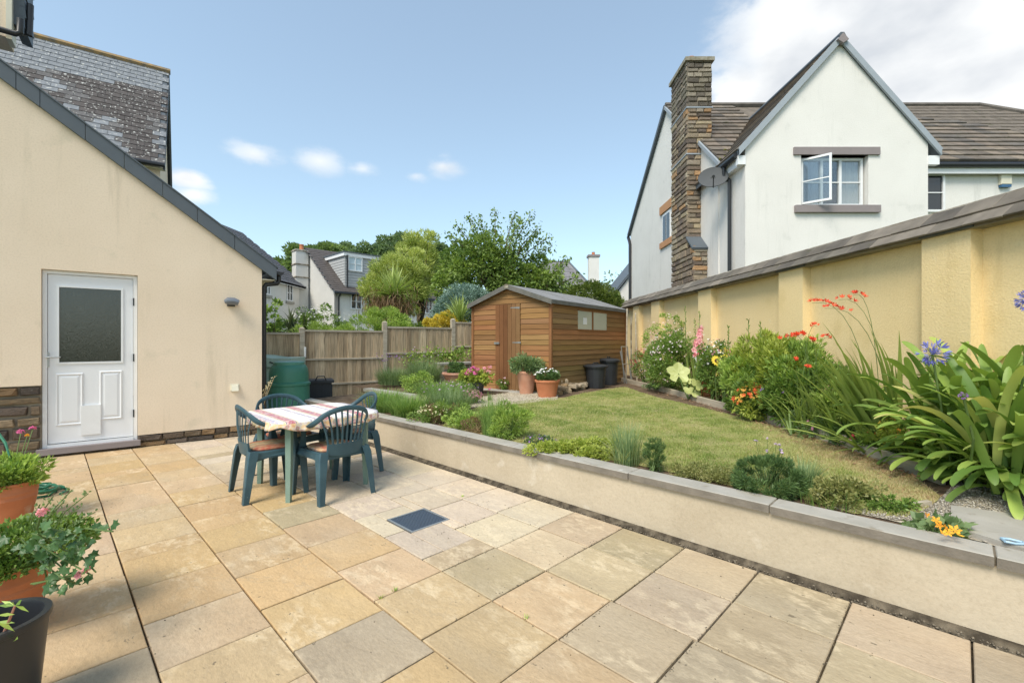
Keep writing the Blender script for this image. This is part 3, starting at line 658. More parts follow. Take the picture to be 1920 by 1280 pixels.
# door
def doorbits():
    y0 = .07
    fr = MB(); f = .045
    fr.box(DX0+.004, DX0+f, y0-.02, y0+.09, DZ-.03, dt-.004); fr.box(DX1-f, DX1-.004, y0-.02, y0+.09, DZ-.03, dt-.004); fr.box(DX0+f, DX1-f, y0-.02, y0+.09, dt-f, dt-.004); fr.box(DX0+f, DX1-f, y0-.03, y0+.09, DZ-.03, DZ+.005)
    fo = fr.build('door_frame', K['upvc'], house)
    a, c, z0, z1 = DX0+f+.004, DX1-f-.004, DZ+.015, dt-f-.004
    gx0, gx1 = hp(111, 600, y0).x, hp(227, 600, y0).x; gz0, gz1 = hp(168, 678, y0).z, hp(168, 541, y0).z
    lf = MB()
    lf.box(a, gx0, y0, y0+.05, z0, z1); lf.box(gx1, c, y0, y0+.05, z0, z1); lf.box(gx0, gx1, y0, y0+.05, z0, gz0); lf.box(gx0, gx1, y0, y0+.05, gz1, z1)
    leaf = lf.build('door', K['doorwhite'], house)
    mo = MB(); w_ = .022
    for (x0, x1, q0, q1) in ((gx0-w_, gx1+w_, gz1, gz1+w_), (gx0-w_, gx1+w_, gz0-w_, gz0), (gx0-w_, gx0, gz0, gz1), (gx1, gx1+w_, gz0, gz1)):
        mo.extrude([(x0, y0-.012, q0), (x1, y0-.012, q0), (x1, y0-.012, q1), (x0, y0-.012, q1)], (0, .0115, 0))
    mo.build('glazing_bead', K['upvc'], leaf)
    # obscured glass with fine relief
    gm, t, bs = nodes('obscured_glass'); bs.inputs['Roughness'].default_value = .07; bs.inputs['Specular IOR Level'].default_value = 1.0
    v = _coords(t, (8, 1, 1.2), False); t.links.new(_ramp(t, _noise(t, v, 9, 4), [(.3, (.012, .013, .012)), (.7, (.032, .032, .028))]), bs.inputs['Base Color'])
    _bump(t, bs, _noise(t, v, 28, 3), .30, .004)
    g = MB(); g.box(gx0, gx1, y0+.015, y0+.03, gz0, gz1); g.build('pane', gm, leaf)
    for (pa, pb) in (((104, 700), (157, 795)), ((186, 695), (230, 784))):
        q0 = hp(pa[0], pa[1], y0); q1 = hp(pb[0], pb[1], y0); x0, x1, zt, zb = q0.x, q1.x, q0.z, q1.z
        pn = MB(); e = .03
        pn.add([(x0, y0-.001, zb), (x1, y0-.001, zb), (x1, y0-.001, zt), (x0, y0-.001, zt), (x0+e*.5, y0-.014, zb+e*.5), (x1-e*.5, y0-.014, zb+e*.5), (x1-e*.5, y0-.014, zt-e*.5), (x0+e*.5, y0-.014, zt-e*.5),
                (x0+e, y0-.003, zb+e), (x1-e, y0-.003, zb+e), (x1-e, y0-.003, zt-e), (x0+e, y0-.003, zt-e), (x0+e*1.9, y0-.011, zb+e*1.9), (x1-e*1.9, y0-.011, zb+e*1.9), (x1-e*1.9, y0-.011, zt-e*1.9), (x0+e*1.9, y0-.011, zt-e*1.9)],
               [(i+4*k, (i+1) % 4+4*k, 4+(i+1) % 4+4*k, 4+i+4*k) for k in range(3) for i in range(4)]+[(12, 13, 14, 15)])
        pn.build('raised_panel', K['doorwhite'], leaf)
    q0 = hp(152, 760, y0); q1 = hp(189, 812, y0)
    MB().box(q0.x, q1.x, y0-.022, y0-.0015, max(q1.z, z0), q0.z).build('cat_flap', K['upvc'], leaf)
    hh_ = hp(89, 674, y0)
    pl = MB(); pl.box(hh_.x-.016, hh_.x+.016, y0-.012, y0-.001, hh_.z-.09, hh_.z+.09); pl.build('handle_plate', K['metal'], leaf)
    pl = MB(); pl.sweep([(hh_.x, y0-.01, hh_.z+.03), (hh_.x, y0-.05, hh_.z+.03), (hh_.x+.03, y0-.055, hh_.z+.03), (hh_.x+.12, y0-.05, hh_.z+.028)], .008, 8); pl.build('handle', K['metal'], leaf, smooth=True)
    for zc in (z0+.3, (z0+z1)/2, z1-.3): MB().box(c+.0, c+.014, y0-.024, y0-.002, zc-.05, zc+.05).build('hinge', K['blackpl'], leaf)
    MB().box(DX0+.1, DX1-.1, TH-.05, TH-.02, DZ, dt-.05).build('dark_room', K['dark'], house)
doorbits()
# wall light, vent
q = hp(433, 568); b = MB(); b.box(q.x-.05, q.x+.05, -.03, -.001, q.z-.05, q.z+.05); wl = b.build('light_bracket', K['darkpot'], house)
b = MB()
b.sweep([(q.x-.09, -.09, q.z+.01), (q.x-.05, -.09, q.z+.02), (q.x+.03, -.1, q.z+.02), (q.x+.085, -.11, q.z)], [(.025, .03), (.055, .065), (.055, .065), (.04, .05)], 10); 
lm_ = plain('grey_light_housing', (.16, .18, .21), .35); b.build('outside_light', lm_, wl, smooth=True)
q = hp(440, 726); b = MB(); b.cbox(-.055, .055, -.05, .05, 0, .012, .003); b.build('vent_plate', K['offwhite'], house, M4=Matrix.Translation((q.x, -.001, q.z)) @ Matrix.Rotation(R(90), 4, 'X'))
b = MB(); b.add([(q.x-.04, -.012, q.z-.035), (q.x+.04, -.012, q.z-.035), (q.x+.04, -.012, q.z+.035), (q.x-.04, -.012, q.z+.035), (q.x-.045, -.06, q.z-.05), (q.x+.045, -.06, q.z-.05), (q.x+.04, -.03, q.z+.03), (q.x-.04, -.03, q.z+.03)], [(4, 5, 6, 7), (0, 4, 7, 3), (5, 1, 2, 6), (7, 6, 2, 3), (0, 1, 5, 4)]); b.build('vent_cowl', K['offwhite'], house)
# verge: individual dark slates down the rake, roof slab behind them
V0 = hp(-300, -110, -.05); Vt0 = hp(0, 111, -.05); Vt1 = hp(519, 500, -.05); Vb0 = hp(0, 145, -.05)
sv = (Vt1.z-Vt0.z)/(Vt1.x-Vt0.x)
def vt(x): return Vt0.z+sv*(x-Vt0.x)
thk = (Vt0.z-Vb0.z)
x0 = XL; xs = [x0]; 
marks = [hp(px, py, -.05).x for px, py in ((30, 160), (75, 195), (160, 255), (233, 307), (305, 359), (370, 400), (440, 450))]
xs += marks+[Vt1.x]
xs = [xs[0], (xs[0]+marks[0])/2]+xs[1:]
for a, c in zip(xs[:-1], xs[1:]):
    MB().extrude([(a+.003, -.055, vt(a)-thk), (c-.003, -.055, vt(c)-thk), (c-.003, -.055, vt(c)-.012), (a+.003, -.055, vt(a)-.012)], (0, .052, 0)).build('verge_slate', K['verge'], house)
rf = MB(); rf.extrude([(XL, -.07, vt(XL)-.011), (Vt1.x+.02, -.07, vt(Vt1.x+.02)-.011), (Vt1.x+.02, -.07, vt(Vt1.x+.02)+.008), (XL, -.07, vt(XL)+.008)], (0, 6.2, 0)); rf.build('slate_roof', K['verge'], house)
rf = MB(); rf.extrude([(XL, .01, vt(XL)-thk*.95), (Vt1.x-.05, .01, vt(Vt1.x-.05)-thk*.9), (Vt1.x-.03, .01, vt(Vt1.x-.03)-.02), (XL, .01, vt(XL)-.02)], (0, 6.0, 0)); 
# soffit and fascia at the eave end
so_ = MB(); so_.box(XC+.0, Vt1.x-.02, .01, 6, vt(Vt1.x)-thk-.0, vt(Vt1.x)-thk+.012); so_.build('soffit', K['offwhite'], house)
so_ = MB(); so_.box(Vt1.x-.02, Vt1.x+.0, .01, 6, vt(Vt1.x)-thk, vt(Vt1.x)-.02); so_.build('fascia', K['verge'], house)
gx, gzz = Vt1.x+.055, vt(Vt1.x)-.07
g = MB()
for i in range(9):
    a = math.pi*i/8; g.v.append((gx-math.cos(a)*.055, -.03, gzz-math.sin(a)*.055)); g.v.append((gx-math.cos(a)*.055, 6, gzz-math.sin(a)*.055))
g.f = [(2*i, 2*i+1, 2*i+3, 2*i+2) for i in range(8)]; g.m = [0]*8
g.add([(gx-math.cos(math.pi*i/8)*.055, -.03, gzz-math.sin(math.pi*i/8)*.055) for i in range(9)], [tuple(range(9))])
g.build('gutter', K['blackpl'], house, smooth=True)
dp = MB(); dp.sweep([(gx, .1, gzz-.05), (gx, .1, gzz-.13), (gx-.02, .1, gzz-.17), (XC+.07, .1, gzz-.2), (XC+.045, .1, gzz-.24), (XC+.045, .1, gzz-.4), (XC+.045, .1, .03)], .034, 10); dp.build('downpipe', K['blackpl'], house, smooth=True)
# taller house body at the upper left (just its eaves corner is in view)
q = hp(12, 60, .5)
b = MB(); b.box(XL-.5, q.x-.0, .5, .9, hp(0, 66, .5).z, 9.5); b.build('upper_wall', K['cream'], house)
b = MB(); b.box(q.x, q.x+.05, .47, .7, hp(14, 74, .5).z, 9.5); b.build('corner_board', K['offwhite'], house)
b = MB()
for i in range(9):
    z = hp(30, 46, .55).z+i*.13; b.extrude([(q.x+.05, .55, z), (q.x+.15+.012*(i % 2), .55, z-.02), (q.x+.15, .55, z+.12), (q.x+.05, .55, z+.13)], (0, .5, 0))
b.build('hung_slate', K['verge'], house)
qa, qb = hp(-40, 44, .4), hp(30, 47, .4)
b = MB(); b.sweep([(qa.x-.4, .4, qa.z), (qb.x, .4, qa.z), (qb.x+.035, .4, qa.z+.03), (qb.x+.04, .4, qa.z+.2)], .034, 10); b.build('gutter', K['blackpl'], house, smooth=True)
b = MB(); b.sweep([(q.x+.10, .6, hp(30, 60, .6).z+.05), (q.x+.13, .6, hp(30, 62, .6).z), (q.x+.18, .6, hp(30, 60, .6).z), (q.x+.19, .6, hp(48, 36, .6).z+.2)], .035, 10); b.build('gutter_end', K['blackpl'], house, smooth=True)

# ------------------------------------------------------------------ generic tiled slope
def tile_mesh(name, w_, h_, th, m, lip=.012):
    b = MB(); b.add([(0, 0, .0), (w_, 0, .0), (w_, h_, .0), (0, h_, .0), (0, 0, th+lip), (w_, 0, th+lip), (w_, h_, th), (0, h_, th)],
                    [(4, 5, 6, 7), (0, 1, 5, 4), (1, 2, 6, 5), (3, 0, 4, 7), (2, 3, 7, 6)])
    return b.mesh(name, m)
def slope(parent, O, X, U, ncol, nrow, w_, h_, th, m, pal, name='roof_tile', keep=None, seed=1, gap=.006, stagger=True, limit=300, clip=None, pf=None, lip=.012):
    """tiles laid in courses: O lower-left corner, X along the eave, U up the slope; keep(i,j,p) says whether a tile exists"""
    r_ = random.Random(seed); X = Vector(X).normalized(); U = Vector(U).normalized(); Nn = X.cross(U).normalized()
    me = tile_mesh(name, w_-gap, h_*1.25, th, m, lip); ml = MB(); cnt = 0; cand = []
    for j in range(nrow):
        for i in range(-1 if stagger and j % 2 else 0, ncol-(1 if stagger and j % 2 else 0)):
            o_ = Vector(O)+X*(i*w_+(w_/2 if stagger and j % 2 else 0))+U*(j*h_)+Nn*(r_.uniform(0, .003))
            if keep and not keep(o_+X*w_/2+U*h_/2): continue
            cand.append(o_)
    def dist(o_): return o_.length if limit >= 0 else 0
    order = sorted(range(len(cand)), key=lambda i: cand[i].length); big = set(order[:limit])
    for i, o_ in enumerate(cand):
        c = r_.choice(pal) if pf is None else pf(o_, r_); k = r_.uniform(.85, 1.15); c = tuple(v*k for v in c)
        A = U+Nn*-.02; M4 = Matrix(((X.x, A.x, Nn.x, o_.x), (X.y, A.y, Nn.y, o_.y), (X.z, A.z, Nn.z, o_.z), (0, 0, 0, 1)))
        if i in big: link(name, me, parent, M4, True, c)
        else:
            b2 = MB(); w2 = w_-gap; hh2 = h_*1.25
            b2.add([(0, 0, 0), (w2, 0, 0), (w2, hh2, 0), (0, hh2, 0), (0, 0, th+.012), (w2, 0, th+.012), (w2, hh2, th), (0, hh2, th)], [(4, 5, 6, 7), (0, 1, 5, 4), (1, 2, 6, 5), (3, 0, 4, 7), (2, 3, 7, 6)]); b2.xf(M4); ml.add(b2.v, b2.f)
    if ml.v: ml.build('further_'+name+'s', m, parent, world=True, color=pal[0], kind='stuff')
# ================================================================== TALL LICHENED SLATE ROOF HOUSE
TD = Vector((1240, 856, 0)).normalized(); TW = Vector((TD.y, -TD.x, 0))   # along the ridge, and towards us
YR = 14.0; RE = at_y(318, 137, YR)
run, drop = 2.35, 3.55
th_ = thing('tall_slate_house', 'tall cream house with a steep lichen-streaked grey slate roof behind the back door wing', 'house', (RE.x, RE.y, 0))
E0 = RE+TW*run; E0.z -= drop
Rb = RE-TD*7.0; Eb = E0-TD*7.0; Bb = RE-TW*run; Bb.z -= drop
core = MB(); core.add([RE, Rb, Eb, E0, Bb, Bb-TD*7], [(0, 1, 2, 3), (0, 4, 5, 1)]); core.build('roof_core', K['verge'], th_, world=True)
def lich(p): return True
SP = [(.21, .225, .245), (.16, .17, .185), (.26, .275, .29), (.115, .105, .10), (.19, .18, .18), (.30, .31, .32), (.135, .125, .12)]
U_ = (RE-E0).normalized(); hs = .185; nr = int((RE-E0).length/hs); ws = .30; nc = 22
def streak(o_, r_):
    a = (o_-E0).dot(TD); h_ = (o_-E0).dot(U_); f = float(vnoise(np.array([a*1.1+.15*h_]), np.array([h_*.22]), 1.6, 31)[0])*.75+float(vnoise(np.array([a*2.5]), np.array([h_*1.2]), 1.5, 32)[0])*.3+r_.uniform(-.07, .07)-max(0, h_-3.0)*.25
    if h_ > 3.55 and r_.random() < .45: return (.36, .25, .12)
    return (.085, .075, .072) if f > .66 else (.13, .125, .125) if f > .52 else (.22, .235, .255) if f > .36 else (.29, .31, .335)
slope(th_, E0-TD*ws*nc, TD, U_, nc, nr, ws, hs, .01, K['lichenslate'], SP, 'roof_slate', seed=3, gap=.008, pf=streak)
b = MB(); b.sweep([RE+Vector((0, 0, .03))+TD*.02, Rb+Vector((0, 0, .03))], .085, 6); b.build('ridge', mat('lichened_ridge', (.17, .155, .13), (.38, .25, .11), 6, .9), th_, world=True)
gw = MB(); ins = TD*-.12
A_ = [RE+ins-Vector((0, 0, .12)), E0+ins+Vector((0, 0, -.12))-TW*.2+Vector((0, 0, .2)), Vector((E0.x, E0.y, 0))+ins-TW*.2, Vector((Bb.x, Bb.y, 0))+ins+TW*.2, Bb+ins+TW*.2+Vector((0, 0, .08))]
gw.extrude(A_, -TD*7); gw.build('wall', K['cream'], th_, world=True)
bb = MB()
for a, c in ((RE, E0), (RE, Bb)): bb.extrude([a, c, c+Vector((0, 0, -.16)), a+Vector((0, 0, -.2))], -TD*.05)
bb.build('barge_board', K['verge'], th_, world=True)
b = MB(); b.sweep([E0+Vector((0, 0, -.05))+TW*.06, E0-TD*6+Vector((0, 0, -.05))+TW*.06], .06, 8); b.build('gutter', K['blackpl'], th_, world=True, smooth=True)
b = MB(); p = E0-TD*.75+Vector((0, 0, -.08))+TW*.06; b.sweep([p, p+Vector((0, 0, -.3)), p-TW*.2+Vector((0, 0, -.5)), Vector((p.x, p.y, .3))-TW*.2], .045, 8); b.build('downpipe', K['blackpl'], th_, world=True, smooth=True)
b = MB(); b.extrude([E0-TW*.02+Vector((0, 0, -.1)), E0-TW*.25+Vector((0, 0, -.1)), E0-TW*.25+Vector((0, 0, -.12)), E0-TW*.02+Vector((0, 0, -.12))], -TD*6.5); b.build('soffit', K['offwhite'], th_, world=True)

# ================================================================== WHITE HOUSE ON THE RIGHT (frontal gable)
GX = 4.68; YF = 9.2; YM = 10.35; EZ = 5.32; YRG = 13.8; RZ = 8.5
wh = thing('white_gabled_house', 'white rendered two-storey house with steep front gable and tall stone chimney above the yellow wall', 'house', (6.5, 9.2, .3))
b = MB()   # main body: gable end wall polygon extruded right
b.extrude([(GX, YM, .3), (GX, YM, EZ+.1), (GX, YRG, RZ-.12), (GX, 18.0, 5.65), (GX, 18.0, .3)], (13, 0, 0)); b.build('main_wall', K['white'], wh, world=True)
XW0, XW1 = GX+.02, at_y(1740, 500, YF).x; AX = at_y(1573, 75, YF).x; AZ = at_y(1573, 84, YF).z
wx0, wx1 = at_y(1502, 0, YF).x, at_y(1628, 0, YF).x; wz0, wz1 = at_y(0, 386, YF).z, at_y(0, 291, YF).z
b = MB(); T = .25
xe0, xe1 = at_y(1383, 0, YF).x, at_y(1760, 0, YF).x; ez = at_y(0, 283, YF).z; ztop = at_y(1573, 72, YF).z
def gr(x): return (ez+(ztop-ez)*((x-xe0)/(AX-xe0) if x <= AX else (xe1-x)/(xe1-AX)))-.092
def gp_(x0, x1, z0, z1=None):
    pts = [(x0, YF, z0), (x1, YF, z0)]
    if z1 is None:
        pts += [(x1, YF, gr(x1))]
        if x0 < AX < x1: pts += [(AX, YF, gr(AX))]
        pts += [(x0, YF, gr(x0))]
    else: pts += [(x1, YF, z1), (x0, YF, z1)]
    b.extrude(pts, (0, T, 0))
gp_(XW0, wx0, .3); gp_(wx1, XW1, .3); gp_(wx0, wx1, .3, wz0); gp_(wx0, wx1, wz1)
b.box(XW0, XW0+T, YF+T, YM, .3, EZ); b.box(XW1-T, XW1, YF+T, YM, .3, EZ)
b.build('gable_wall', K['white'], wh, world=True)
# roofs
xe0, xe1 = at_y(1383, 0, YF).x, at_y(1760, 0, YF).x; ez = at_y(0, 283, YF).z
ztop = at_y(1573, 72, YF).z
for nm, xe in (('left', xe0), ('right', xe1)):
    r_ = MB(); Yb = 12.9
    r_.extrude([(xe, YF-.06, ez), (AX, YF-.06, ztop), (AX, YF-.06, ztop-.09), (xe, YF-.06, ez-.09)], (0, Yb-YF, 0)); r_.build('gable_roof_slab', K['verge'], wh, world=True)
TP = [(.155, .13, .105), (.19, .155, .125), (.13, .115, .10), (.22, .18, .14), (.165, .14, .115)]
UL_ = Vector((AX-xe0, 0, ztop-ez)); nlen = UL_.length
cs = MB(); nn_ = int(nlen/.24); un = UL_.normalized(); no = Vector((-un.z, 0, un.x))
for side, xe in ((1, xe0), (-1, xe1)):
    un = Vector((AX-xe, 0, ztop-ez)); ll = un.length; un.normalize(); no = Vector((-un.z*side, 0, abs(un.x)))
    for i in range(nn_):
        p0 = Vector((xe, YF-.03, ez))+un*(ll*i/nn_); p1 = p0+un*(ll/nn_*1.15)
        me_ = MB().add([p0+no*.005, p0+no*.045, p1+no*.02, p1+no*.0, *(q_+Vector((0, 3.6, 0)) for q_ in (p0+no*.005, p0+no*.045, p1+no*.02, p1+no*.0))],
                       [(0, 1, 2, 3), (4, 7, 6, 5), (0, 4, 5, 1), (1, 5, 6, 2), (3, 2, 6, 7)])
        me_.build('tile_course', K['tile'], wh, world=True, color=rs.choice(TP))
    bg_ = MB(); a = Vector((xe, YF-.075, ez-.0)); c = Vector((AX, YF-.075, ztop-.0))
    hp_ = a+(c-a)*.5
    bg_.extrude([a, c, c+Vector((0, 0, -.115)), a+Vector((0, 0, -.115))], (0, .04, 0)); bg_.extrude([a+no*.03, c+no*.03, c, a], (0, .08, 0))
    bg_.build('verge_trim', K['barge'], wh, world=True)
    # boxed eave ends
    xb = xe; xw = XW0 if side == 1 else XW1
    MB().box(min(xb, xw)+.0, max(xb, xw)+.0, YF-.02, YF+.08, ez-.28, ez-.10).build('eaves_box', K['upvc'], wh, world=True)
MB().extrude([(AX-.11, YF-.13, ztop-.10), (AX, YF-.13, ztop+.03), (AX+.11, YF-.13, ztop-.10), (AX, YF-.13, ztop-.17)], (0, .2, 0)).build('ridge_end', K['lintel'], wh, world=True)
b = MB(); b.sweep([(AX, YF-.1, ztop+.0), (AX, 12.9, ztop+.0)], .07, 6); b.build('ridge', K['verge'], wh, world=True)
# main roof slabs
mr = MB(); ye = YM-.15; zeM = EZ+.10
mr.extrude([(GX-.08, ye, zeM), (GX-.08, YRG, RZ), (GX-.08, YRG, RZ-.1), (GX-.08, ye, zeM-.1)], (.05, 0, 0))
mr.build('verge_trim', K['barge'], wh, world=True)
mr = MB(); mr.extrude([(GX-.1, YRG, RZ+.03), (GX-.1, 18.15, 5.65), (GX-.1, 18.15, 5.53), (GX-.1, YRG, RZ-.12)], (.09, 0, 0)); mr.build('rear_verge', K['verge'], wh, world=True)
XH = 14.1; XE = 17.6
mr = MB(); mr.add([(GX-.03, ye, zeM-.02), (XE, ye, zeM-.02), (XH, YRG, RZ-.02), (GX-.03, YRG, RZ-.02), (GX-.03, 18.2, 5.6), (XE, 18.2, 5.6)], [(0, 1, 2, 3), (3, 2, 5, 4), (1, 5, 2)]); mr.build('main_roof', K['tile'], wh, world=True, color=TP[0])
UM = Vector((0, YRG-ye, RZ-zeM)); nrw = 15; hT = UM.length/nrw; UM.normalize()
wr = lambda p: (XW1-.4 < p.x) and (p.x < XE-(p.y-ye)/(YRG-ye)*(XE-XH)-.1)
slope(wh, (8.0, ye, zeM), (1, 0, 0), UM, 29, nrw, .33, hT, .02, K['tile'], TP, 'roof_tile', keep=wr, seed=8, stagger=False, limit=215, lip=.035)
wl2 = lambda p: p.x < GX+2.6 and (p.x < AX+.2) and (ez+(ztop-ez)*(p.x-xe0)/(AX-xe0) < p.z+.25)
slope(wh, (GX-.02, ye, zeM), (1, 0, 0), UM, 9, nrw, .33, hT, .02, K['tile'], TP, 'roof_tile', keep=wl2, seed=9, stagger=False, limit=85, lip=.035)
b = MB(); b.sweep([(GX-.05, YRG, RZ+.03), (XH, YRG, RZ+.03), (XE, ye, zeM+.05)], .08, 6); b.build('ridge', K['tile'], wh, world=True, color=TP[2])
# moss in the valley
mp_ = []
for i in range(60):
    f = RNG.random(); p = Vector((GX-.02+f*1.9, ye+f*2.1, zeM+f*1.75))+Vector(RNG.normal(0, .05, 3)); mp_.append(tuple(p))
scatter_rocks('moss', leafmat('moss', (.08, .09, .02), (.2, .18, .05), .9, 0), mp_, .02, .06, 4, wh)
# gutters and pipes
def gut(p0, p1, r=.06, parent=wh):
    b = MB(); b.sweep([p0, p1], r, 10); return b.build('gutter', K['blackpl'], parent, world=True, smooth=True)
gut((xe0-.02, YF+.02, ez-.08), (xe0-.02, YM+.25, ez-.08)); gut((XW1+.02, ye-.04, zeM-.09), (XE, ye-.04, zeM-.09))
MB().box(XW1+.05, XE, ye+.0, ye+.03, zeM-.27, zeM-.05).build('fascia', K['upvc'], wh, world=True)
MB().box(xe0+.04, xe0+.06, YF+.08, YM, ez-.28, ez-.06).build('fascia', K['upvc'], wh, world=True)
MB().box(xe0+.06, XW0, YF+.08, YM, ez-.28, ez-.26).build('soffit', K['upvc'], wh, world=True)
dpx = at_y(1376, 300, YF+.25).x
b = MB(); b.sweep([(xe0-.02, YF+.55, ez-.12), (xe0-.02, YF+.55, ez-.3), (GX-.06, YF+.5, ez-.42), (GX-.06, YF+.5, ez-.55), (GX-.06, YF+.5, .3)], .038, 8); b.build('downpipe', K['blackpl'], wh, world=True, smooth=True)
b = MB(); b.sweep([(GX-.05, 18.2, 5.55), (GX-.05, 18.0, 5.35), (GX-.05, 17.9, 5.2), (GX-.05, 17.9, .3)], .06, 8); b.build('downpipe', K['blackpl'], wh, world=True, smooth=True)
# window in the gable: frame, panes, curtains, casement standing open
wy = YF+.1
def win(parent, x0, x1, y, z0, z1, bars, transoms=(), f=.05, glassm='clear', name='window', dpt=.06):
    w_ = MB(); w_.box(x0, x1, y, y+dpt, z0, z0+f); w_.box(x0, x1, y, y+dpt, z1-f, z1); w_.box(x0, x0+f, y, y+dpt, z0+f, z1-f); w_.box(x1-f, x1, y, y+dpt, z0+f, z1-f)
    for bx_ in bars: w_.box(bx_-f/2, bx_+f/2, y+.002, y+dpt-.002, z0+f, z1-f)
    o = w_.build(name, K['upvc'], parent, world=True)
    if transoms:
        t_ = MB()
        for tz in transoms:
            es = [x0+f]+[v for bx_ in bars for v in (bx_-f/2, bx_+f/2)]+[x1-f]
            for a, c in zip(es[::2], es[1::2]): t_.box(a, c, y+.012, y+.03, tz-.011, tz+.011)
        t_.build('glazing_bar', K['upvc'], o, world=True)
    MB().box(x0+f, x1-f, y+.034, y+.042, z0+f, z1-f).build('pane', K[glassm], o, world=True)
    return o
bars = [wx0+(wx1-wx0)*.36, wx0+(wx1-wx0)*.64]
win(wh, wx0+.03, wx1-.03, wy, wz0+.02, wz1-.02, bars, [(wz0+wz1)/2], f=.05)
MB().box(wx0+.002, wx1-.002, wy+.6, wy+.62, wz0, wz1).build('room_dark', K['dark'], wh, world=True)
def curtain(x0, x1, y, z0, z1, n=14, parent=wh):
    b = MB(); 
    for i in range(n*2+1):
        x = x0+(x1-x0)*i/(n*2); yy = y+.025*math.sin(i*1.57)+.01*math.sin(i*.7)
        b.v += [(x, yy, z0), (x, yy, z1)]
    b.f = [(2*i, 2*i+2, 2*i+3, 2*i+1) for i in range(n*2)]; b.m = [0]*(n*2)
    b.build('curtain', K['curtain'], parent, world=True, smooth='all')
curtain(wx0+.06, bars[0]+.05, wy+.085, wz0+.03, wz1-.03); curtain(bars[1]+.02, wx1-.06, wy+.085, wz0+.03, wz1-.03)
# open casement hinged on the left bar, swung out
cw = (bars[0]-wx0)-.02; hx = wx0+.05; ang = R(42)
cz0, cz1 = wz0+.05, wz1-.05
def casement():
    b = MB(); f = .04; w_ = .52
    b.box(0, w_, 0, .04, cz0, cz0+f); b.box(0, w_, 0, .04, cz1-f, cz1); b.box(0, f, 0, .04, cz0+f, cz1-f); b.box(w_-f, w_, 0, .04, cz0+f, cz1-f)
    b.box(f, w_-f, .008, .026, (cz0+cz1)/2-.01, (cz0+cz1)/2+.01)
    M4 = Matrix.Translation((hx, wy-.01, 0)) @ Matrix.Rotation(-ang, 4, 'Z'); b.xf(M4)
    o = b.build('open_casement', K['upvc'], wh, world=True)
    g = MB(); g.box(f, w_-f, .014, .02, cz0+f, (cz0+cz1)/2-.011); g.box(f, w_-f, .014, .02, (cz0+cz1)/2+.011, cz1-f); g.xf(M4); g.build('pane', K['clear'], o, world=True)
casement()
lx0, lx1 = at_y(1487, 0, YF).x, at_y(1648, 0, YF).x
MB().box(lx0, lx1, YF-.04, YF+.15, wz1-.0, at_y(0, 277, YF).z).build('lintel', K['lintel'], wh, world=True)
MB().box(lx0+.02, lx1-.01, YF-.07, YF+.12, at_y(0, 398, YF-.05).z, wz0+.0).build('sill', K['lintel'], wh, world=True)
win(wh, 9.0, at_y(1769, 0, YM).x, YM-.045, at_y(0, 398, YM).z, at_y(0, 326, YM).z, [9.3], [at_y(0, 362, YM).z], glassm='glassdk')
q = at_y(1881, 336, YM); bx = MB(); bx.cbox(-.12, .12, -.14, .14, 0, .08, .01)
bx.build('alarm_box', K['offwhite'], wh, M4=Matrix.Translation((q.x, YM-.002, q.z)) @ Matrix.Rotation(R(90), 4, 'X'), world=True)
MB().box(q.x-.11, q.x+.11, YM-.075, YM-.005, q.z-.20, q.z-.142).build('alarm_lens', plain('blue_lens', (.03, .12, .25), .2), wh, world=True)
# gable-end window with orange lintel and sill
for (a_, c_2, y0_, y1_, nm, m_) in ((14.35, 13.55, 383, 398, 'end_lintel', 'orange'), (14.35, 13.55, 452, 463, 'end_sill', 'orange')):
    za, zb = at_y(0, y0_, 13.95).z, at_y(0, y1_, 13.95).z
    MB().box(GX-.05, GX+.05, 13.3, 14.35, zb, za).build(nm, K[m_], wh, world=True)
MB().box(GX-.02, GX+.05, 13.45, 14.15, at_y(0, 452, 13.8).z, at_y(0, 398, 13.8).z).build('end_window', K['upvc'], wh, world=True)
MB().box(GX-.03, GX-.018, 13.52, 13.77, at_y(0, 450, 13.8).z, at_y(0, 402, 13.8).z).build('end_pane', K['glassdk'], wh, world=True)
MB().box(GX-.03, GX-.018, 13.83, 14.08, at_y(0, 450, 13.8).z, at_y(0, 402, 13.8).z).build('end_pane', K['glassdk'], wh, world=True)
# chimney: mortar core with individual stones
CYf, CYb, CXl = 11.3, 12.42, 4.33; CXr = at_y(1335, 0, CYf).x; CT = 8.42
ch = MB(); dd = .035
ch.box(CXl+dd, CXr-dd, CYf+dd, CYb-dd, 5.9, CT-.05); ch.box(CXl+dd, GX+.1, CYf+dd, CYb-dd, .3, 5.9); ch.box(CXl+dd, GX-.01, 10.92+dd, CYf+dd, .3, 3.62)
cho = ch.build('chimney', K['mortar'], wh, world=True)
CP = [(.25, .20, .15), (.31, .255, .185), (.19, .15, .12), (.38, .32, .22), (.38, .24, .13), (.23, .19, .15), (.34, .30, .23), (.16, .13, .11), (.28, .24, .19)]
def FM(ox, oy, oz, ax, ay):   # frame with local x along (ax,ay), z up, y into the wall
    return Matrix(((ax, -ay, 0, ox), (ay, ax, 0, oy), (0, 0, 1, oz), (0, 0, 0, 1)))
zb_ = 2.5
n1 = stones(cho, FM(CXl, CYf-.002, 3.7, 1, 0), GX-CXl, 2.2, (.09, .14), (.16, .35), .014, .07, CP, 21, True)
n1 += stones(cho, FM(CXl, CYf-.002, 5.9, 1, 0), CXr-CXl, 1.3, (.09, .14), (.16, .35), .014, .07, CP, 22, True)
n1 += stones(cho, FM(CXl, CYf-.002, 7.2, 1, 0), CXr-CXl, CT-7.2-.08, (.09, .14), (.16, .3), .014, .07, [(.13, .115, .095), (.2, .18, .14), (.28, .25, .2)], 23, True)
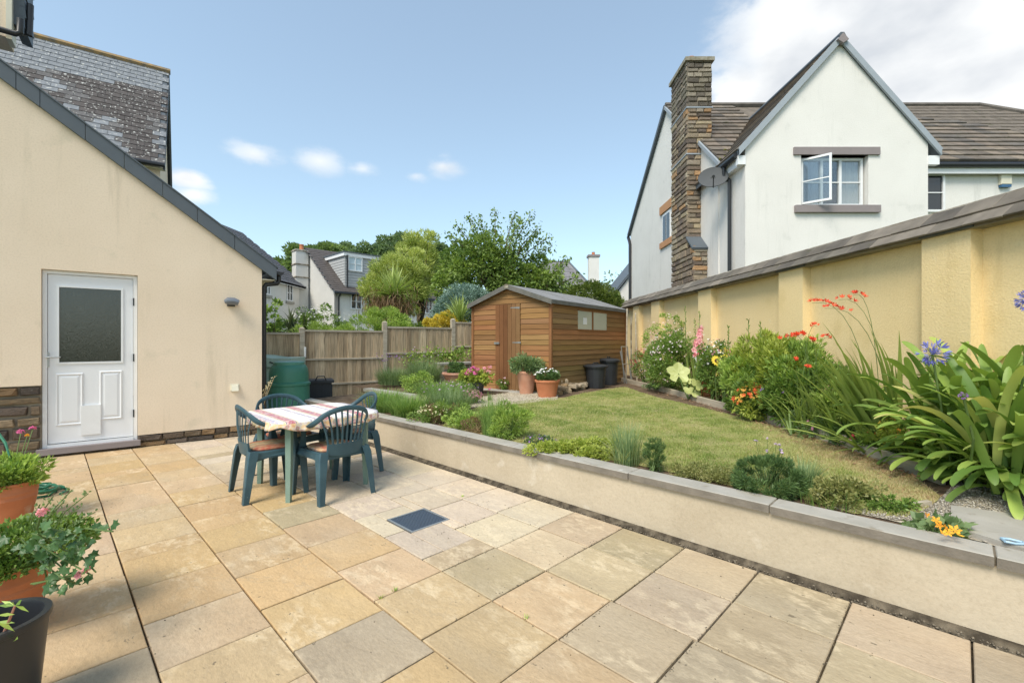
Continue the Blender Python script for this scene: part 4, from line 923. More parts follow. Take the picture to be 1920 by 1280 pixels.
n1 += stones(cho, FM(CXl, 10.92, zb_, 1, 0), GX-CXl, 3.62-zb_, (.09, .14), (.16, .35), .014, .07, CP, 24, True)
def lface(oy0, oy1, z0, z1, seed, pal=CP, rh=(.10, .16), rw_=(.22, .46)):
    return stones(cho, FM(CXl-.002, oy1, z0, 0, -1), oy1-oy0, z1-z0, rh, rw_, .014, .07, pal, seed, True)
n1 += lface(10.92, CYb, zb_, 3.7, 25); n1 += lface(CYf, CYb, 3.7, 5.9, 26); n1 += lface(CYf, CYb, 5.9, 7.2, 27); n1 += lface(CYf, CYb, 7.2, CT-.08, 28, [(.14, .12, .1), (.2, .18, .14), (.26, .23, .19)])
for zz in (7.17, 6.02): 
    MB().box(CXl-.02, CXr+.02, CYf-.02, CYb+.02, zz, zz+.03).build('lead_band', K['barge'], cho, world=True)
MB().box(CXl-.05, CXr+.05, CYf-.05, CYb+.05, CT-.09, CT).build('capping', mat('mossy_cap', (.2, .18, .12), (.34, .32, .27), 12, .9), cho, world=True)
MB().lathe([(.11, 0), (.12, .02), (.11, .14), (.135, .15), (.135, .18), (.1, .2), (.0, .2)], 14, ((CXl+CXr)/2-.1, CYf+.35, CT)).build('chimney_pot', K['terra'], cho, world=True, smooth=True)
MB().extrude([(CXl-.03, 10.9, 3.6), (CXl-.03, CYf, 3.95), (CXl-.03, CYf, 3.99), (CXl-.03, 10.88, 3.64)], (GX-CXl+.03, 0, 0)).build('shoulder_slate', K['verge'], cho, world=True)
# satellite dish
q = at_plane(1337, 335, (GX-.35, 0, 0), Vector((1, 0, 0)))
sd_ = MB(); prof = [(.0, .0)]+[(.05*i, .012*i*i*.1) for i in range(1, 7)]+[(.305, .05)]
sd_.lathe(prof+[(.3, .06)]+[(.05*i, .012*i*i*.1+.012) for i in range(6, 0, -1)], 28)
dm = Matrix.Translation(q) @ Vector((-.35, -.85, .35)).to_track_quat('Z', 'Y').to_matrix().to_4x4() @ Matrix.Diagonal((1.0, .85, 1, 1))
do = sd_.xf(dm).build('satellite_dish', K['dish'], wh, world=True, smooth=True)
b = MB(); b.sweep([dm @ Vector((0, -.3, .02)), dm @ Vector((0, -.22, .3))], .01, 6); b.sweep([dm @ Vector((0, -.22, .3)), dm @ Vector((0, -.17, .24))], .03, 8); b.build('feed_arm', K['blackpl'], do, world=True)
b = MB(); b.sweep([q, q+Vector((.12, .06, -.02)), Vector((GX, q.y+.1, q.z-.02))], .02, 8); b.build('wall_bracket', K['blackpl'], do, world=True)
# low outbuilding glimpsed behind, left of this house
ob = thing('small_white_gable', 'low white gable with dark verge peeping out beside the tall white house', 'building', (5.2, 21, 0))
a = at_y(1160, 545, 20.5); c = at_y(1192, 505, 20.5); d = at_y(1250, 430, 20.5)
MB().extrude([(a.x, 20.5, 0), (a.x, 20.5, a.z), (d.x, 20.5, d.z), (d.x, 20.5, 0)], (0, 3, 0)).build('wall', K['white'], ob, world=True)
MB().extrude([(a.x-.15, 20.4, a.z-.1), (a.x-.15, 20.4, a.z+.05), (d.x, 20.4, d.z+.15), (d.x, 20.4, d.z)], (0, 3.2, 0)).build('roof', K['verge'], ob, world=True)

# ================================================================== TALL YELLOW WALL
yw = thing('yellow_boundary_wall', 'tall yellow rendered garden wall with piers and sloping slate coping', 'wall', (WX(6), 6, .3))
def wallpt(px, off=0.0):       # point on the wall face under a pixel column
    k = (px-CX)/FOC; Y = (3.315-off+12.5*.067)/(k+.067); return Vector((WX(Y)-off, Y, 0))
TOPZ = 2.50
yb, ye_ = -2.5, 13.2
d = Vector((WX(ye_)-WX(yb), ye_-yb, 0)).normalized(); nO = Vector((-d.y, d.x, 0))   # towards the garden
W0 = Vector((WX(yb), yb, 0)); 
b = MB(); b.extrude([W0, Vector((WX(ye_), ye_, 0)), Vector((WX(ye_), ye_, 0))-nO*.22, W0-nO*.22], (0, 0, TOPZ)); b.build('wall_face', K['yellow'], yw, world=True)
piers = [(1728, 1820), (1460, 1505), (1309, 1333), (1221, 1236), (1187, 1197)]
for a_, c_2 in piers:
    A2, B2 = wallpt(a_, .11), wallpt(c_2, .11)
    b = MB(); b.extrude([A2, B2, B2-nO*.12, A2-nO*.12], (0, 0, 2.335)); b.build('pier', K['yellow'], yw, world=True)
# near pier beyond the frame continues the rhythm
for yy in (1.1,):
    A2 = Vector((WX(yy), yy, 0))+nO*.11; B2 = A2+d*.45; b = MB(); b.extrude([A2, B2, B2-nO*.12, A2-nO*.12], (0, 0, 2.335)); b.build('pier', K['yellow'], yw, world=True)
# coping: bedding wedge and two courses of slates
cw_ = MB(); Lw = (Vector((WX(ye_), ye_, 0))-W0).length
cw_.extrude([W0+nO*.13+Vector((0, 0, 2.36)), W0-nO*.11+Vector((0, 0, 2.575)), W0-nO*.35+Vector((0, 0, 2.36)), W0-nO*.35+Vector((0, 0, 2.33)), W0+nO*.13+Vector((0, 0, 2.33))], d*Lw); cw_.build('coping_bed', K['mortar'], yw, world=True)
CPL = [(.15, .13, .105), (.12, .105, .088), (.185, .16, .13), (.135, .12, .098)]
cm = [MB().cbox(-.1495, .1495, -.09, .09, 0, .016, .003).mesh('coping_slate', K['tile']) for i in range(1)][0]
upv = (-nO*.24+Vector((0, 0, .215))).normalized(); nrm = d.cross(upv); nrm = nrm if nrm.z > 0 else -nrm
for course, (o_, tk) in enumerate(((0.05, 0.004), (.19, .018))):
    n_ = int(Lw/.3)
    for i in range(n_):
        p = W0+nO*.16+Vector((0, 0, 2.355))+d*(i*.3+(.15 if course else 0)+.15)+upv*(o_+.02)+nrm*(tk+rs.uniform(0, .006))
        X_ = d; Y_ = upv; M4 = Matrix(((X_.x, Y_.x, nrm.x, p.x), (X_.y, Y_.y, nrm.y, p.y), (X_.z, Y_.z, nrm.z, p.z), (0, 0, 0, 1))) @ Matrix.Rotation(rs.uniform(-.02, .02), 4, 'Z')
        k = rs.uniform(.85, 1.15); c = rs.choice(CPL); link('coping_slate', cm, yw, M4, True, tuple(v*k for v in c))
for a_, c_2 in piers[:3]:
    A2, B2 = wallpt(a_-6, .15), wallpt(c_2+2, .15); b = MB(); b.extrude([A2+Vector((0, 0, 2.337)), B2+Vector((0, 0, 2.337)), B2-nO*.16+Vector((0, 0, 2.345)), A2-nO*.16+Vector((0, 0, 2.345))], (0, 0, .014)); b.build('pier_flashing', K['verge'], yw, world=True)
rg = MB(); 
rg.sweep([W0-nO*.11+Vector((0, 0, 2.575)), W0-nO*.11+Vector((0, 0, 2.575))+d*Lw], .035, 6); rg.build('coping_ridge', K['haunch'], yw, world=True)
# ================================================================== SHED
SO = Vector((.711, 8.33, .43)); SX = Vector((.594, .804, 0)); SY = Vector((-.804, .594, 0))
shed = thing('garden_shed', 'brown stained timber shed with shallow pitched grey felt roof and narrow plank door', 'shed', SO, math.atan2(.804, .594))
SM = wm(shed); SMI = SM.inverted(); SW, SL, SH, SR = 1.89, 3.42, 1.70, 2.02
def sf(px, py, x=0.0): return SMI @ at_plane(px, py, SO+SX*x, SX)      # on the front (x = 0) -> y, z
def ss(px, py): return SMI @ at_plane(px, py, SO, SY)                  # on the side (y = 0) -> x, z
CB = [(.285, .152, .062), (.31, .17, .072), (.25, .13, .052), (.33, .187, .083), (.29, .16, .068)]
GB = [(.25, .165, .078), (.275, .19, .095), (.23, .145, .068)]
b = MB(); b.box(.02, SL-.02, .02, SW-.02, 0, SH); b.extrude([(.02, .02, SH), (.02, SW/2, SR-.02), (.02, SW-.02, SH)], (SL-.04, 0, 0)); b.build('shed_core', K['dark'], shed)
dy0, dy1 = sf(976.5, 600).y, sf(930.5, 600).y; dzt = sf(953, 566).z
rows = 17; rh_ = SH/rows; dzt = round(dzt/rh_)*rh_
def insety(z): return max(0.0, (z-SH)/(SR-SH))*SW/2
i = 0
while i*rh_ < SR-.03:
    z0, z1 = i*rh_, min((i+1)*rh_, SR-.01)
    segs = [(0.0, 1.0)] if z0 >= dzt-.01 else [(0, dy0), (dy1, SW)]
    for a, c in segs:
        if (a, c) == (0.0, 1.0): q4 = [(insety(z0), z0), (SW-insety(z0), z0), (SW-insety(z1), z1), (insety(z1), z1)]
        else: q4 = [(a, z0), (c, z0), (c, z1), (a, z1)]
        if a == 0: q4[0] = (max(.04, q4[0][0]), z0); q4[3] = (max(.04, q4[3][0]), z1)
        if c != dy0: q4[1] = (min(SW-.04, q4[1][0]), z0); q4[2] = (min(SW-.04, q4[2][0]), z1)
        b = MB(); k = rs.uniform(-.001, .001); g = .004
        f4 = [(-.012+k, q4[0][0], z0+g), (-.012+k, q4[1][0], z0+g), (-.004, q4[2][0], z1-.001), (-.004, q4[3][0], z1-.001)]
        bk = [(.019, p[1], p[2]) for p in f4]
        b.add(f4+bk, [(3, 2, 1, 0), (4, 5, 6, 7), (0, 1, 5, 4), (1, 2, 6, 5), (2, 3, 7, 6), (3, 0, 4, 7)])
        b.build('cladding_board', K['cedar'], shed, color=[v*rs.uniform(.88, 1.12) for v in rs.choice(CB)])
    i += 1
wx = (ss(1083, 600).x, ss(1137, 600).x); wzz = (ss(1110, 618).z, ss(1100, 584).z)
for i in range(rows):
    z0, z1 = i*rh_, (i+1)*rh_
    segs = [(.03, SL)]
    if z0 >= wzz[0]-.05 and z1 <= wzz[1]+.06: segs = [(.03, wx[0]), (wx[1], SL)]
    for a, c in segs:
        b = MB(); k = rs.uniform(-.001, .001)
        f4 = [(a, -.012+k, z0+.004), (c, -.012+k, z0+.004), (c, -.004, z1-.001), (a, -.004, z1-.001)]; bk = [(p[0], .019, p[2]) for p in f4]
        b.add(f4+bk, [(0, 1, 2, 3), (7, 6, 5, 4), (4, 5, 1, 0), (5, 6, 2, 1), (6, 7, 3, 2), (7, 4, 0, 3)])
        b.build('cladding_board', K['cedar'], shed, color=[v*rs.uniform(.88, 1.12) for v in rs.choice(GB if i < 7 else CB)])
# corner posts
for (x, y) in ((0, 0), (0, SW), (SL, 0)):
    b = MB(); b.box(x-.022, x+.03, (y-.022 if y == 0 else y-.035), (y+.035 if y == 0 else y+.022), 0, SH); b.build('corner_post', K['cedarv'], shed, color=(.25, .12, .055))
# door: six upright boards
nb_ = 6; dw = (dy1-dy0)/nb_; dr = None
dr = MB().box(-.012, .0, dy0+.01, dy1-.01, .04, dzt-.004).build('door', K['dark'], shed)
dcol = [(.235, .135, .062), (.22, .12, .055), (.20, .105, .046), (.17, .075, .03), (.19, .085, .035), (.22, .10, .042)]
for i in range(nb_):
    a = dy0+i*dw; MB().cbox(a+.002, a+dw-.002, .03, dzt-.006, 0, .016, .003).build('door_board', K['cedar'], dr, M4=Matrix(((0, 0, -1, -.013), (1, 0, 0, 0), (0, 1, 0, 0), (0, 0, 0, 1))), color=dcol[i])
for (pa, pb, py) in ((959, 976, 577), (962, 978, 642)):
    q = sf(pa, py); q2 = sf(pb, py); MB().extrude([(-.032, q.y, q.z-.006), (-.032, q2.y, q2.z-.018), (-.032, q2.y, q2.z+.018), (-.032, q.y, q.z+.006)], (.004, 0, 0)).build('hinge', K['metal'], dr)
q = sf(935, 643); MB().box(-.06, -.029, q.y-.05, q.y+.07, q.z-.02, q.z+.02).build('latch', K['metal'], dr)
# window: two panes with a mullion
mulx = ss(1110.5, 600).x
fr = MB(); 
fr.box(wx[0], wx[1], -.016, .015, wzz[0]-.03, wzz[0]); fr.box(wx[0], wx[1], -.016, .015, wzz[1], wzz[1]+.03); fr.box(mulx-.03, mulx+.03, -.016, .015, wzz[0], wzz[1])
fo = fr.build('window_frame', K['cedarv'], shed, color=(.26, .12, .05))
gmm, t, bs = nodes('hazy_shed_glass'); bs.inputs['Roughness'].default_value = .12; bs.inputs['Base Color'].default_value = (.42, .45, .38, 1); bs.inputs['Specular IOR Level'].default_value = .7
for a, c in ((wx[0], mulx-.03), (mulx+.03, wx[1])): MB().box(a, c, -.006, .005, wzz[0], wzz[1]).build('pane', gmm, fo)
q = ss(1093, 608); q2 = ss(1100, 598); MB().box(q.x, q2.x, -.009, -.0065, q.z, q2.z+.02).build('sticker', K['upvc'], fo)
# roof
ev = .07
for sgn in (0, 1):
    y_e = -ev if sgn == 0 else SW+ev; zs = (SR-SH)/(SW/2)
    ze = SH-ev*zs+.03; zr = SR+.03
    b = MB(); b.extrude([(-.09, y_e, ze), (-.09, SW/2, zr), (-.09, SW/2, zr+.022), (-.09, y_e, ze+.022)], (SL+.16, 0, 0)); b.build('roof_panel', K['felt'], shed)
    b = MB(); b.extrude([(-.105, y_e-.005, ze-.065), (-.105, SW/2, zr-.065), (-.105, SW/2, zr+.026), (-.105, y_e-.005, ze+.026)], (.014, 0, 0)); b.build('felt_edge', K['feltedge'], shed)
    b = MB(); b.box(-.10, SL+.07, y_e-.006 if sgn == 0 else y_e, y_e if sgn == 0 else y_e+.006, ze-.05, ze+.024); b.build('felt_edge', K['feltedge'], shed)
for xx in (.9, 1.8, 2.7):
    b = MB(); ze = SH-ev*(SR-SH)/(SW/2)+.03; b.extrude([(xx, -ev, ze+.023), (xx, SW/2, SR+.053), (xx, SW/2, SR+.059), (xx, -ev, ze+.029)], (.012, 0, 0)); b.build('felt_seam', K['felt'], shed)
MB().extrude([(-.11, SW/2-.05, SR-.02), (-.11, SW/2+.05, SR-.02), (-.11, SW/2+.05, SR+.045), (-.11, SW/2, SR+.06), (-.11, SW/2-.05, SR+.045)], (.01, 0, 0)).build('finial', K['haunch'], shed)
st = thing('shed_step', 'low pale concrete step in front of the shed door', 'step', SM @ Vector((-.2, (dy0+dy1)/2, 0)), math.atan2(.804, .594))
MB().cbox(-.12, .12, -.5, .5, -.05, .035, .005).build('slab', K['cap'], st)
# garden tools in the gap between the shed and the wall
for i, (dx, ln2, c, lab) in enumerate(((.05, 1.75, 'timber', 'thin pale timber pole leaning in the gap beside the shed, nearest the shed'), (.14, 1.55, 'haunch', 'dark bamboo rake handle leaning in the middle of the gap beside the shed'), (.24, 1.65, 'timber', 'grey wooden pole leaning against the yellow wall by the shed'))):
    p = SM @ Vector((SL-.35+.1*i, -.12-dx, 0)); tl = thing('garden_pole', lab, 'pole', p, 0, 'poles leaning beside the shed')
    b = MB(); b.sweep([(0, 0, -.02), (.05-.03*i, .1, ln2)], .018, 6); b.build('handle', K[c], tl)
    b = MB(); b.box(-.06, .06, -.01, .01, .0, .03); b.build('foot', K['metal'], tl)
stp = thing('folded_chairs', 'folded metal frame leaning in the gap between shed and wall', 'folding chair', SM @ Vector((SL-.55, -.3, 0)), R(40))
b = MB()
for x in (-.13, .13): b.sweep([(x, 0, -.02), (x*.9, .1, .85)], .012, 6); b.sweep([(x*.85, -.05, -.02), (x, .12, .75)], .012, 6)
b.sweep([(-.12, .1, .85), (.12, .1, .85)], .012, 6); b.sweep([(-.13, .05, .45), (.13, .05, .45)], .012, 6); b.build('frame', K['metal'], stp)
# dustbins
def dustbin(px, py, h, r, lab, rz=0):
    p = gpt(px, py); t = thing('dustbin', lab, 'dustbin', p, rz, 'black dustbins beside the shed')
    b = MB(); prof = [(r*.78, 0), (r*.8, .01), (r*.97, h*.86), (r*.99, h*.87)]; seg = 48; vs = []
    for (rr_, z) in prof:
        for k in range(seg): th = 2*math.pi*k/seg; q_ = rr_*(1+(.022 if (k//2) % 2 and z < h*.86 and z > 0 else 0)); vs.append((q_*math.cos(th), q_*math.sin(th), z))
    fs = [(i*seg+k, i*seg+(k+1) % seg, (i+1)*seg+(k+1) % seg, (i+1)*seg+k) for i in range(3) for k in range(seg)]
    b.add(vs, fs); b.build('body', K['binpl'], t)
    b = MB(); b.lathe([(r*1.1, h*.84), (r*1.12, h*.9), (r*1.05, h*.93), (r*.8, h*.965), (r*.3, h*.98), (0, h*.98)], 32); b.build('lid', K['binpl'], t, smooth=True)
    for s in (-1, 1):
        b = MB(); b.sweep([(s*r*1.1, -.05, h*.87), (s*r*1.22, -.05, h*.9), (s*r*1.22, .05, h*.9), (s*r*1.1, .05, h*.87)], .012, 6); b.build('handle', K['blackpl'], t)
    b = MB(); b.sweep([(-.06, 0, h*.97), (-.05, 0, h*1.03), (.05, 0, h*1.03), (.06, 0, h*.97)], .011, 6); b.build('lid_handle', K['blackpl'], t)
dustbin(1117, 727, .50, .215, 'shorter black ribbed dustbin in front, by the stone pile', .3); dustbin(1141, 721, .60, .22, 'taller black ribbed dustbin standing behind its shorter twin', .9)
# rubble pile
rp = thing('stone_pile', 'low heap of flat rubble stones between the terracotta pots and the dustbins', 'stone pile', gpt(1075, 738))
PP = [(.34, .27, .18), (.42, .35, .25), (.27, .21, .14), (.50, .42, .31), (.36, .25, .14)]
for i in range(46):
    px = rs.uniform(1040, 1118); lvl = rs.choice((0, 0, 1, 1, 2)); py = 741-(px-1040)*.22-rs.uniform(0, 9)
    p = gpt(px, py); p.z += .035+lvl*.085*(1-(px-1040)/160)
    sz = (rs.uniform(.14, .30), rs.uniform(.10, .2), rs.uniform(.05, .10))
    M4 = Matrix.Translation(p) @ Matrix.Rotation(rs.uniform(0, 6.28), 4, 'Z') @ Matrix.Rotation(rs.uniform(-.2, .2), 4, 'X') @ Matrix.Rotation(R(-90), 4, 'X') @ Matrix.Diagonal((sz[0], sz[2], sz[1], 1))
    link('stone', rs.choice(STM), rp, M4, True, rs.choice(PP))

# ================================================================== FENCE
fd = Vector((.1371, .0956, 0)).normalized(); fn_ = Vector((fd.y, -fd.x, 0)); FP2 = Vector((-.2792*11.07, 11.07, 0))
def fx(px): 
    p = at_plane(px, 640, FP2, fn_); return (Vector((p.x, p.y, 0))-FP2).dot(fd)
fence = thing('timber_fence', 'weathered grey-brown close-board fence of stepped panels behind the patio and shed', 'fence', FP2, math.atan2(fd.y, fd.x))
FMI = wm(fence).inverted()
def fz(px, py): 
    p = at_plane(px, py, FP2, fn_); return p.z
posts = [(566, 613), (721, 602), (849, 597)]
px_ = [fx(411)]+[fx(p[0]) for p in posts]+[fx(849)+1.85, fx(849)+3.7, fx(849)+5.5]
ptop = [fz(566, 613)-.05]+[fz(*p) for p in posts]+[fz(849, 597)+.08, fz(849, 597)+.1, fz(849, 597)+.1]
top = [fz(530, 622), fz(645, 618), fz(783, 612), fz(868, 603), fz(868, 603)+.02, fz(868, 603)+.02]
# px 411 lies behind the house: the left panel runs on out of sight
FB = [(.52, .41, .28), (.45, .35, .235), (.57, .465, .33), (.37, .285, .19), (.48, .38, .26)]
for i, (x, z) in enumerate(zip(px_, ptop)):
    b = MB(); b.box(-.05, .05, -.05, .05, -.1, z-.03); b.add([(-.05, -.05, z-.03), (.05, -.05, z-.03), (.05, .05, z-.03), (-.05, .05, z-.03), (-.02, -.02, z), (.02, -.02, z), (.02, .02, z), (-.02, .02, z)], [(4, 5, 6, 7), (0, 1, 5, 4), (1, 2, 6, 5), (2, 3, 7, 6), (3, 0, 4, 7)])
    b.build('fence_post', K['timber'], fence, M4=Matrix.Translation((x, 0, 0)))
bm_ = MB().cbox(-.056, .056, 0, 1.66, 0, .014, .003).mesh('fence_board', K['board'])
for i in range(6):
    x0, x1, zt = px_[i]+.055, px_[i+1]-.055, top[i]
    nbd = max(1, round((x1-x0)/.105)); wv = (x1-x0)/nbd
    for k in range(nbd):
        zb = .03 if i < 2 else .12 if i == 2 else .25
        M4 = Matrix(((1, 0, 0, x0+wv*(k+.5)), (0, 0, -1, .0-.010*(k % 2)), (0, 1, 0, zb), (0, 0, 0, 1))) @ Matrix.Diagonal((wv/.105, (zt-.05-zb)/1.66, 1, 1)) @ Matrix.Rotation(rs.uniform(-.003, .003), 4, 'Z')
        k_ = rs.uniform(.82, 1.15); link('fence_board', bm_, fence, M4, False, tuple(v*k_ for v in rs.choice(FB)))
    hgt = zt-.05
    for zz in (hgt-.62, .02+hgt-1.2):
        if zz > .1: MB().cbox(x0, x1, zz-.022, zz+.022, 0, .035, .004).build('fence_rail', K['timber'], fence, M4=Matrix(((1, 0, 0, 0), (0, 0, -1, -.015), (0, 1, 0, 0), (0, 0, 0, 1))))
    MB().box(x0, x1, -.045, .03, zt-.055, zt-.012).build('capping_rail', K['timber'], fence)
    MB().box(x0, x1, -.03, .03, -.1, .03 if i < 2 else .12 if i == 2 else .25).build('gravel_board', K['timber'], fence)
# low sleeper edge at the fence foot
lp = thing('low_sleepers', 'two low timber sleepers along the foot of the fence by the black bin', 'sleeper', FP2+fn_*.35, math.atan2(fd.y, fd.x))
MB().cbox(-1.5, -.55, -.06, .06, 0, .1, .006).build('sleeper', K['timber'], lp); MB().cbox(-.9, -.1, .09, .2, 0, .16, .006).build('sleeper', K['timber'], lp)

# ================================================================== BINS AND TANK BESIDE THE HOUSE
cb = thing('compost_bin', 'round dark green plastic compost bin with stepped lid beside the house corner', 'compost bin', (-.4883*7.9, 7.9, 0))
b = MB(); r = .31; b.lathe([(r*1.08, 0), (r*1.07, .3), (r*1.05, .64), (r*1.10, .655), (r*1.10, .69), (r*1.01, .71), (r*1.0, .86), (r*.96, .93), (r*.86, .99), (r*.80, 1.0)], 40); b.build('body', K['compost'], cb, smooth=True)
b = MB(); b.lathe([(r*.80, .99), (r*.80, 1.035), (r*.76, 1.05), (r*.6, 1.06), (0, 1.065)], 40); b.build('lid', plain('pale_green_lid', (.09, .27, .20), .4), cb, smooth=True)
bb_ = thing('storage_bin', 'small black ribbed plastic bin with flat lid between the green bin and the fence', 'bin', (-.42*9.0, 9.0, 0), R(25))
b = MB(); b.box(-.2, .2, -.2, .2, 0, .6)
for k in range(7): 
    x = -.18+.06*k; b.box(x-.012, x+.012, -.212, -.2, .05, .55); b.box(-.212, -.2, x-.012, x+.012, .05, .55); b.box(.2, .212, x-.012, x+.012, .05, .55)
b.build('body', K['binpl'], bb_); MB().cbox(-.24, .24, -.24, .24, .6, .66, .015).build('lid', K['binpl'], bb_)
b = MB(); b.sweep([(-.1, -.24, .64), (-.06, -.25, .73), (.06, -.25, .73), (.1, -.24, .64)], .012, 6); b.build('handle', K['blackpl'], bb_)
tk = thing('green_tank', 'large pale green plastic tank with domed lid behind the compost bin', 'tank', (-.545*9.3, 9.3, 0), R(8))
b = MB(); b.cbox(-.62, .62, -.4, .4, 0, .92, .03); b.build('body', K['tank'], tk)
b = MB(); n_ = 12
pf = [(-.68, .90)]+[(-.68+1.36*i/n_, .93+.20*math.sin(math.pi*min(.75, (i+.6)/n_))) for i in range(n_+1)]+[(.68, .90)]
b.extrude([(x, -.46, z) for x, z in pf], (0, .92, 0)); b.build('lid', K['tank'], tk)
b = MB(); b.sweep([(.3, -.48, 1.0), (.36, -.5, .98), (.46, -.5, .98), (.5, -.48, 1.0)], .012, 6); b.build('catch', K['blackpl'], tk)
sb2 = thing('fence_tag', 'small white plastic strip fixed to the left fence post', 'label', FP2+fd*fx(571)+Vector((0, 0, 1.2))+fn_*.06)
MB().box(-.02, .02, -.01, .01, -.15, .08).build('strip', K['upvc'], sb2)

# ================================================================== TABLE, CLOTH, CHAIRS, CUSHIONS
TC = Vector((-1.966, 4.505, 0)); TRZ = math.atan2(.7137, .7004)
tb = thing('garden_table', 'square faded green plastic garden table under a striped cloth', 'table', TC, TRZ)
def octo(h, c, z, n=5):
    pts = []
    for (sx, sy, a0) in ((1, 1, 0), (-1, 1, 90), (-1, -1, 180), (1, -1, 270)):
        for i in range(n): a = R(a0+90*i/(n-1)); pts.append((sx*(h-c)+c*math.cos(a), sy*(h-c)+c*math.sin(a), z))
    return pts
b = MB(); a_ = octo(.47, .14, .655); c = octo(.485, .15, .66); d_ = octo(.485, .15, .705); e_ = octo(.475, .145, .713)
n = len(a_); b.add(a_+c+d_+e_, [(i+n*k, (i+1) % n+n*k, (i+1) % n+n*(k+1), i+n*(k+1)) for k in range(3) for i in range(n)]+[tuple(range(3*n, 4*n)), tuple(range(n-1, -1, -1))]); b.build('table_top', K['tablepl'], tb)
for sx in (-1, 1):
    for sy in (-1, 1):
        b = MB(); xx, yy = sx*.355, sy*.375
        b.sweep([(xx, yy, .66), (xx*1.0, yy*1.0, .35), (xx*1.02, yy*1.02, .0)], [(.036, .036), (.033, .033), (.027, .027)], 4, up=(1, 1, 0)); b.build('leg', K['tablepl'], tb)
# striped cloth
m, t, bs = nodes('striped_tablecloth'); bs.inputs['Roughness'].default_value = .75
tcn = t.nodes.new('ShaderNodeTexCoord'); sp = t.nodes.new('ShaderNodeSeparateXYZ'); t.links.new(tcn.outputs['Object'], sp.inputs[0])
ns = _noise(t, tcn.outputs['Object'], 40, 3)
def mth(op, a, b_=0.0):
    nd = t.nodes.new('ShaderNodeMath'); nd.operation = op
    for i, v in enumerate((a, b_)):
        if isinstance(v, (int, float)): nd.inputs[i].default_value = v
        else: t.links.new(v, nd.inputs[i])
    return nd.outputs[0]
xx = mth('FRACT', mth('MULTIPLY', mth('ADD', sp.outputs['X'], 3.05), 1/.31))
WHT = (.80, .77, .74); LIL = (.42, .40, .48); RED = (.46, .14, .16); CRM = (.78, .66, .42); NAV = (.12, .12, .2)
stripe = _ramp(t, xx, [(0, WHT), (.14, LIL), (.17, WHT), (.24, LIL), (.34, WHT), (.44, CRM), (.50, NAV), (.515, (.62, .33, .32)), (.56, RED), (.70, (.62, .33, .32)), (.74, NAV), (.755, CRM), (.80, WHT)], 'CONSTANT')
mot = _ramp(t, _noise(t, tcn.outputs['Object'], 26, 3, .7), [(.44, 0.0), (.52, 1.0)])
pat2 = _ramp(t, _noise(t, tcn.outputs['Object'], 22, 1), [(.4, (.80, .74, .68)), (.5, (.66, .42, .38)), (.62, (.50, .50, .60))])
isw = _ramp(t, xx, [(0, .06), (.14, .5), (.17, .06), (.24, .55), (.34, .06), (.44, .3), (.50, 0.0), (.515, .55), (.74, 0.0), (.755, .3), (.8, .06)], 'CONSTANT')
fc = mth('MULTIPLY', mot, isw)
# hanging border: fruit-coloured print
edge = mth('LESS_THAN', sp.outputs['Z'], .699)
brd = _ramp(t, _noise(t, tcn.outputs['Object'], 17, 2), [(.36, (.70, .36, .15)), (.46, (.76, .58, .28)), (.54, (.70, .62, .55)), (.62, (.50, .14, .14)), (.70, (.38, .40, .30))])
cl1 = _mix(t, fc, stripe, pat2); t.links.new(_mix(t, mth('MULTIPLY', edge, .8), cl1, brd), bs.inputs['Base Color'])
cl = thing('tablecloth', 'striped white, lilac and red cloth fitted over the garden table', 'tablecloth', TC, TRZ)
b = MB(); N_ = 160; ring = []
oc = octo(.49, .15, 0, 9); per = []
for i in range(len(oc)):
    a0, a1 = Vector(oc[i]), Vector(oc[(i+1) % len(oc)]); k = max(1, int((a1-a0).length/.015)); per += [a0+(a1-a0)*j/k for j in range(k)]
n = len(per)
def drop_(p):   # cloth lifts at the corners
    c_ = min(abs(p.x), abs(p.y)); cor = max(0, (c_-.30)/.19); return .085-.055*min(1, cor)**1.2
rings = [[(p.x*f, p.y*f, .7165+.0012*math.sin(p.x*40)*math.sin(p.y*37)) for p in per] for f in (.25, .5, .75, .95)]
rings.append([(p.x*1.0, p.y*1.0, .7125) for p in per])
for k in range(1, 5):
    rr_ = []
    for i, p in enumerate(per):
        ruf = .011*math.sin(i*.9)*k/4+.006*math.sin(i*.37+1)*k/4; f = 1.008+.0*k; d = Vector((p.x, p.y)).normalized()
        rr_.append((p.x*f+d.x*(ruf+.004*k), p.y*f+d.y*(ruf+.004*k), .7125-drop_(p)*k/4))
    rings.append(rr_)
vs = [(0, 0, .7165)]+[v for r_ in rings for v in r_]
fs = [(0, 1+i, 1+(i+1) % n) for i in range(n)]+[(1+n*k+i, 1+n*(k+1)+i, 1+n*(k+1)+(i+1) % n, 1+n*k+(i+1) % n) for k in range(len(rings)-1) for i in range(n)]
b.add(vs, fs); co_ = b.build('cloth', m, cl, smooth='all'); md = co_.modifiers.new('thickness', 'SOLIDIFY'); md.thickness = .002
K['cush'] = None
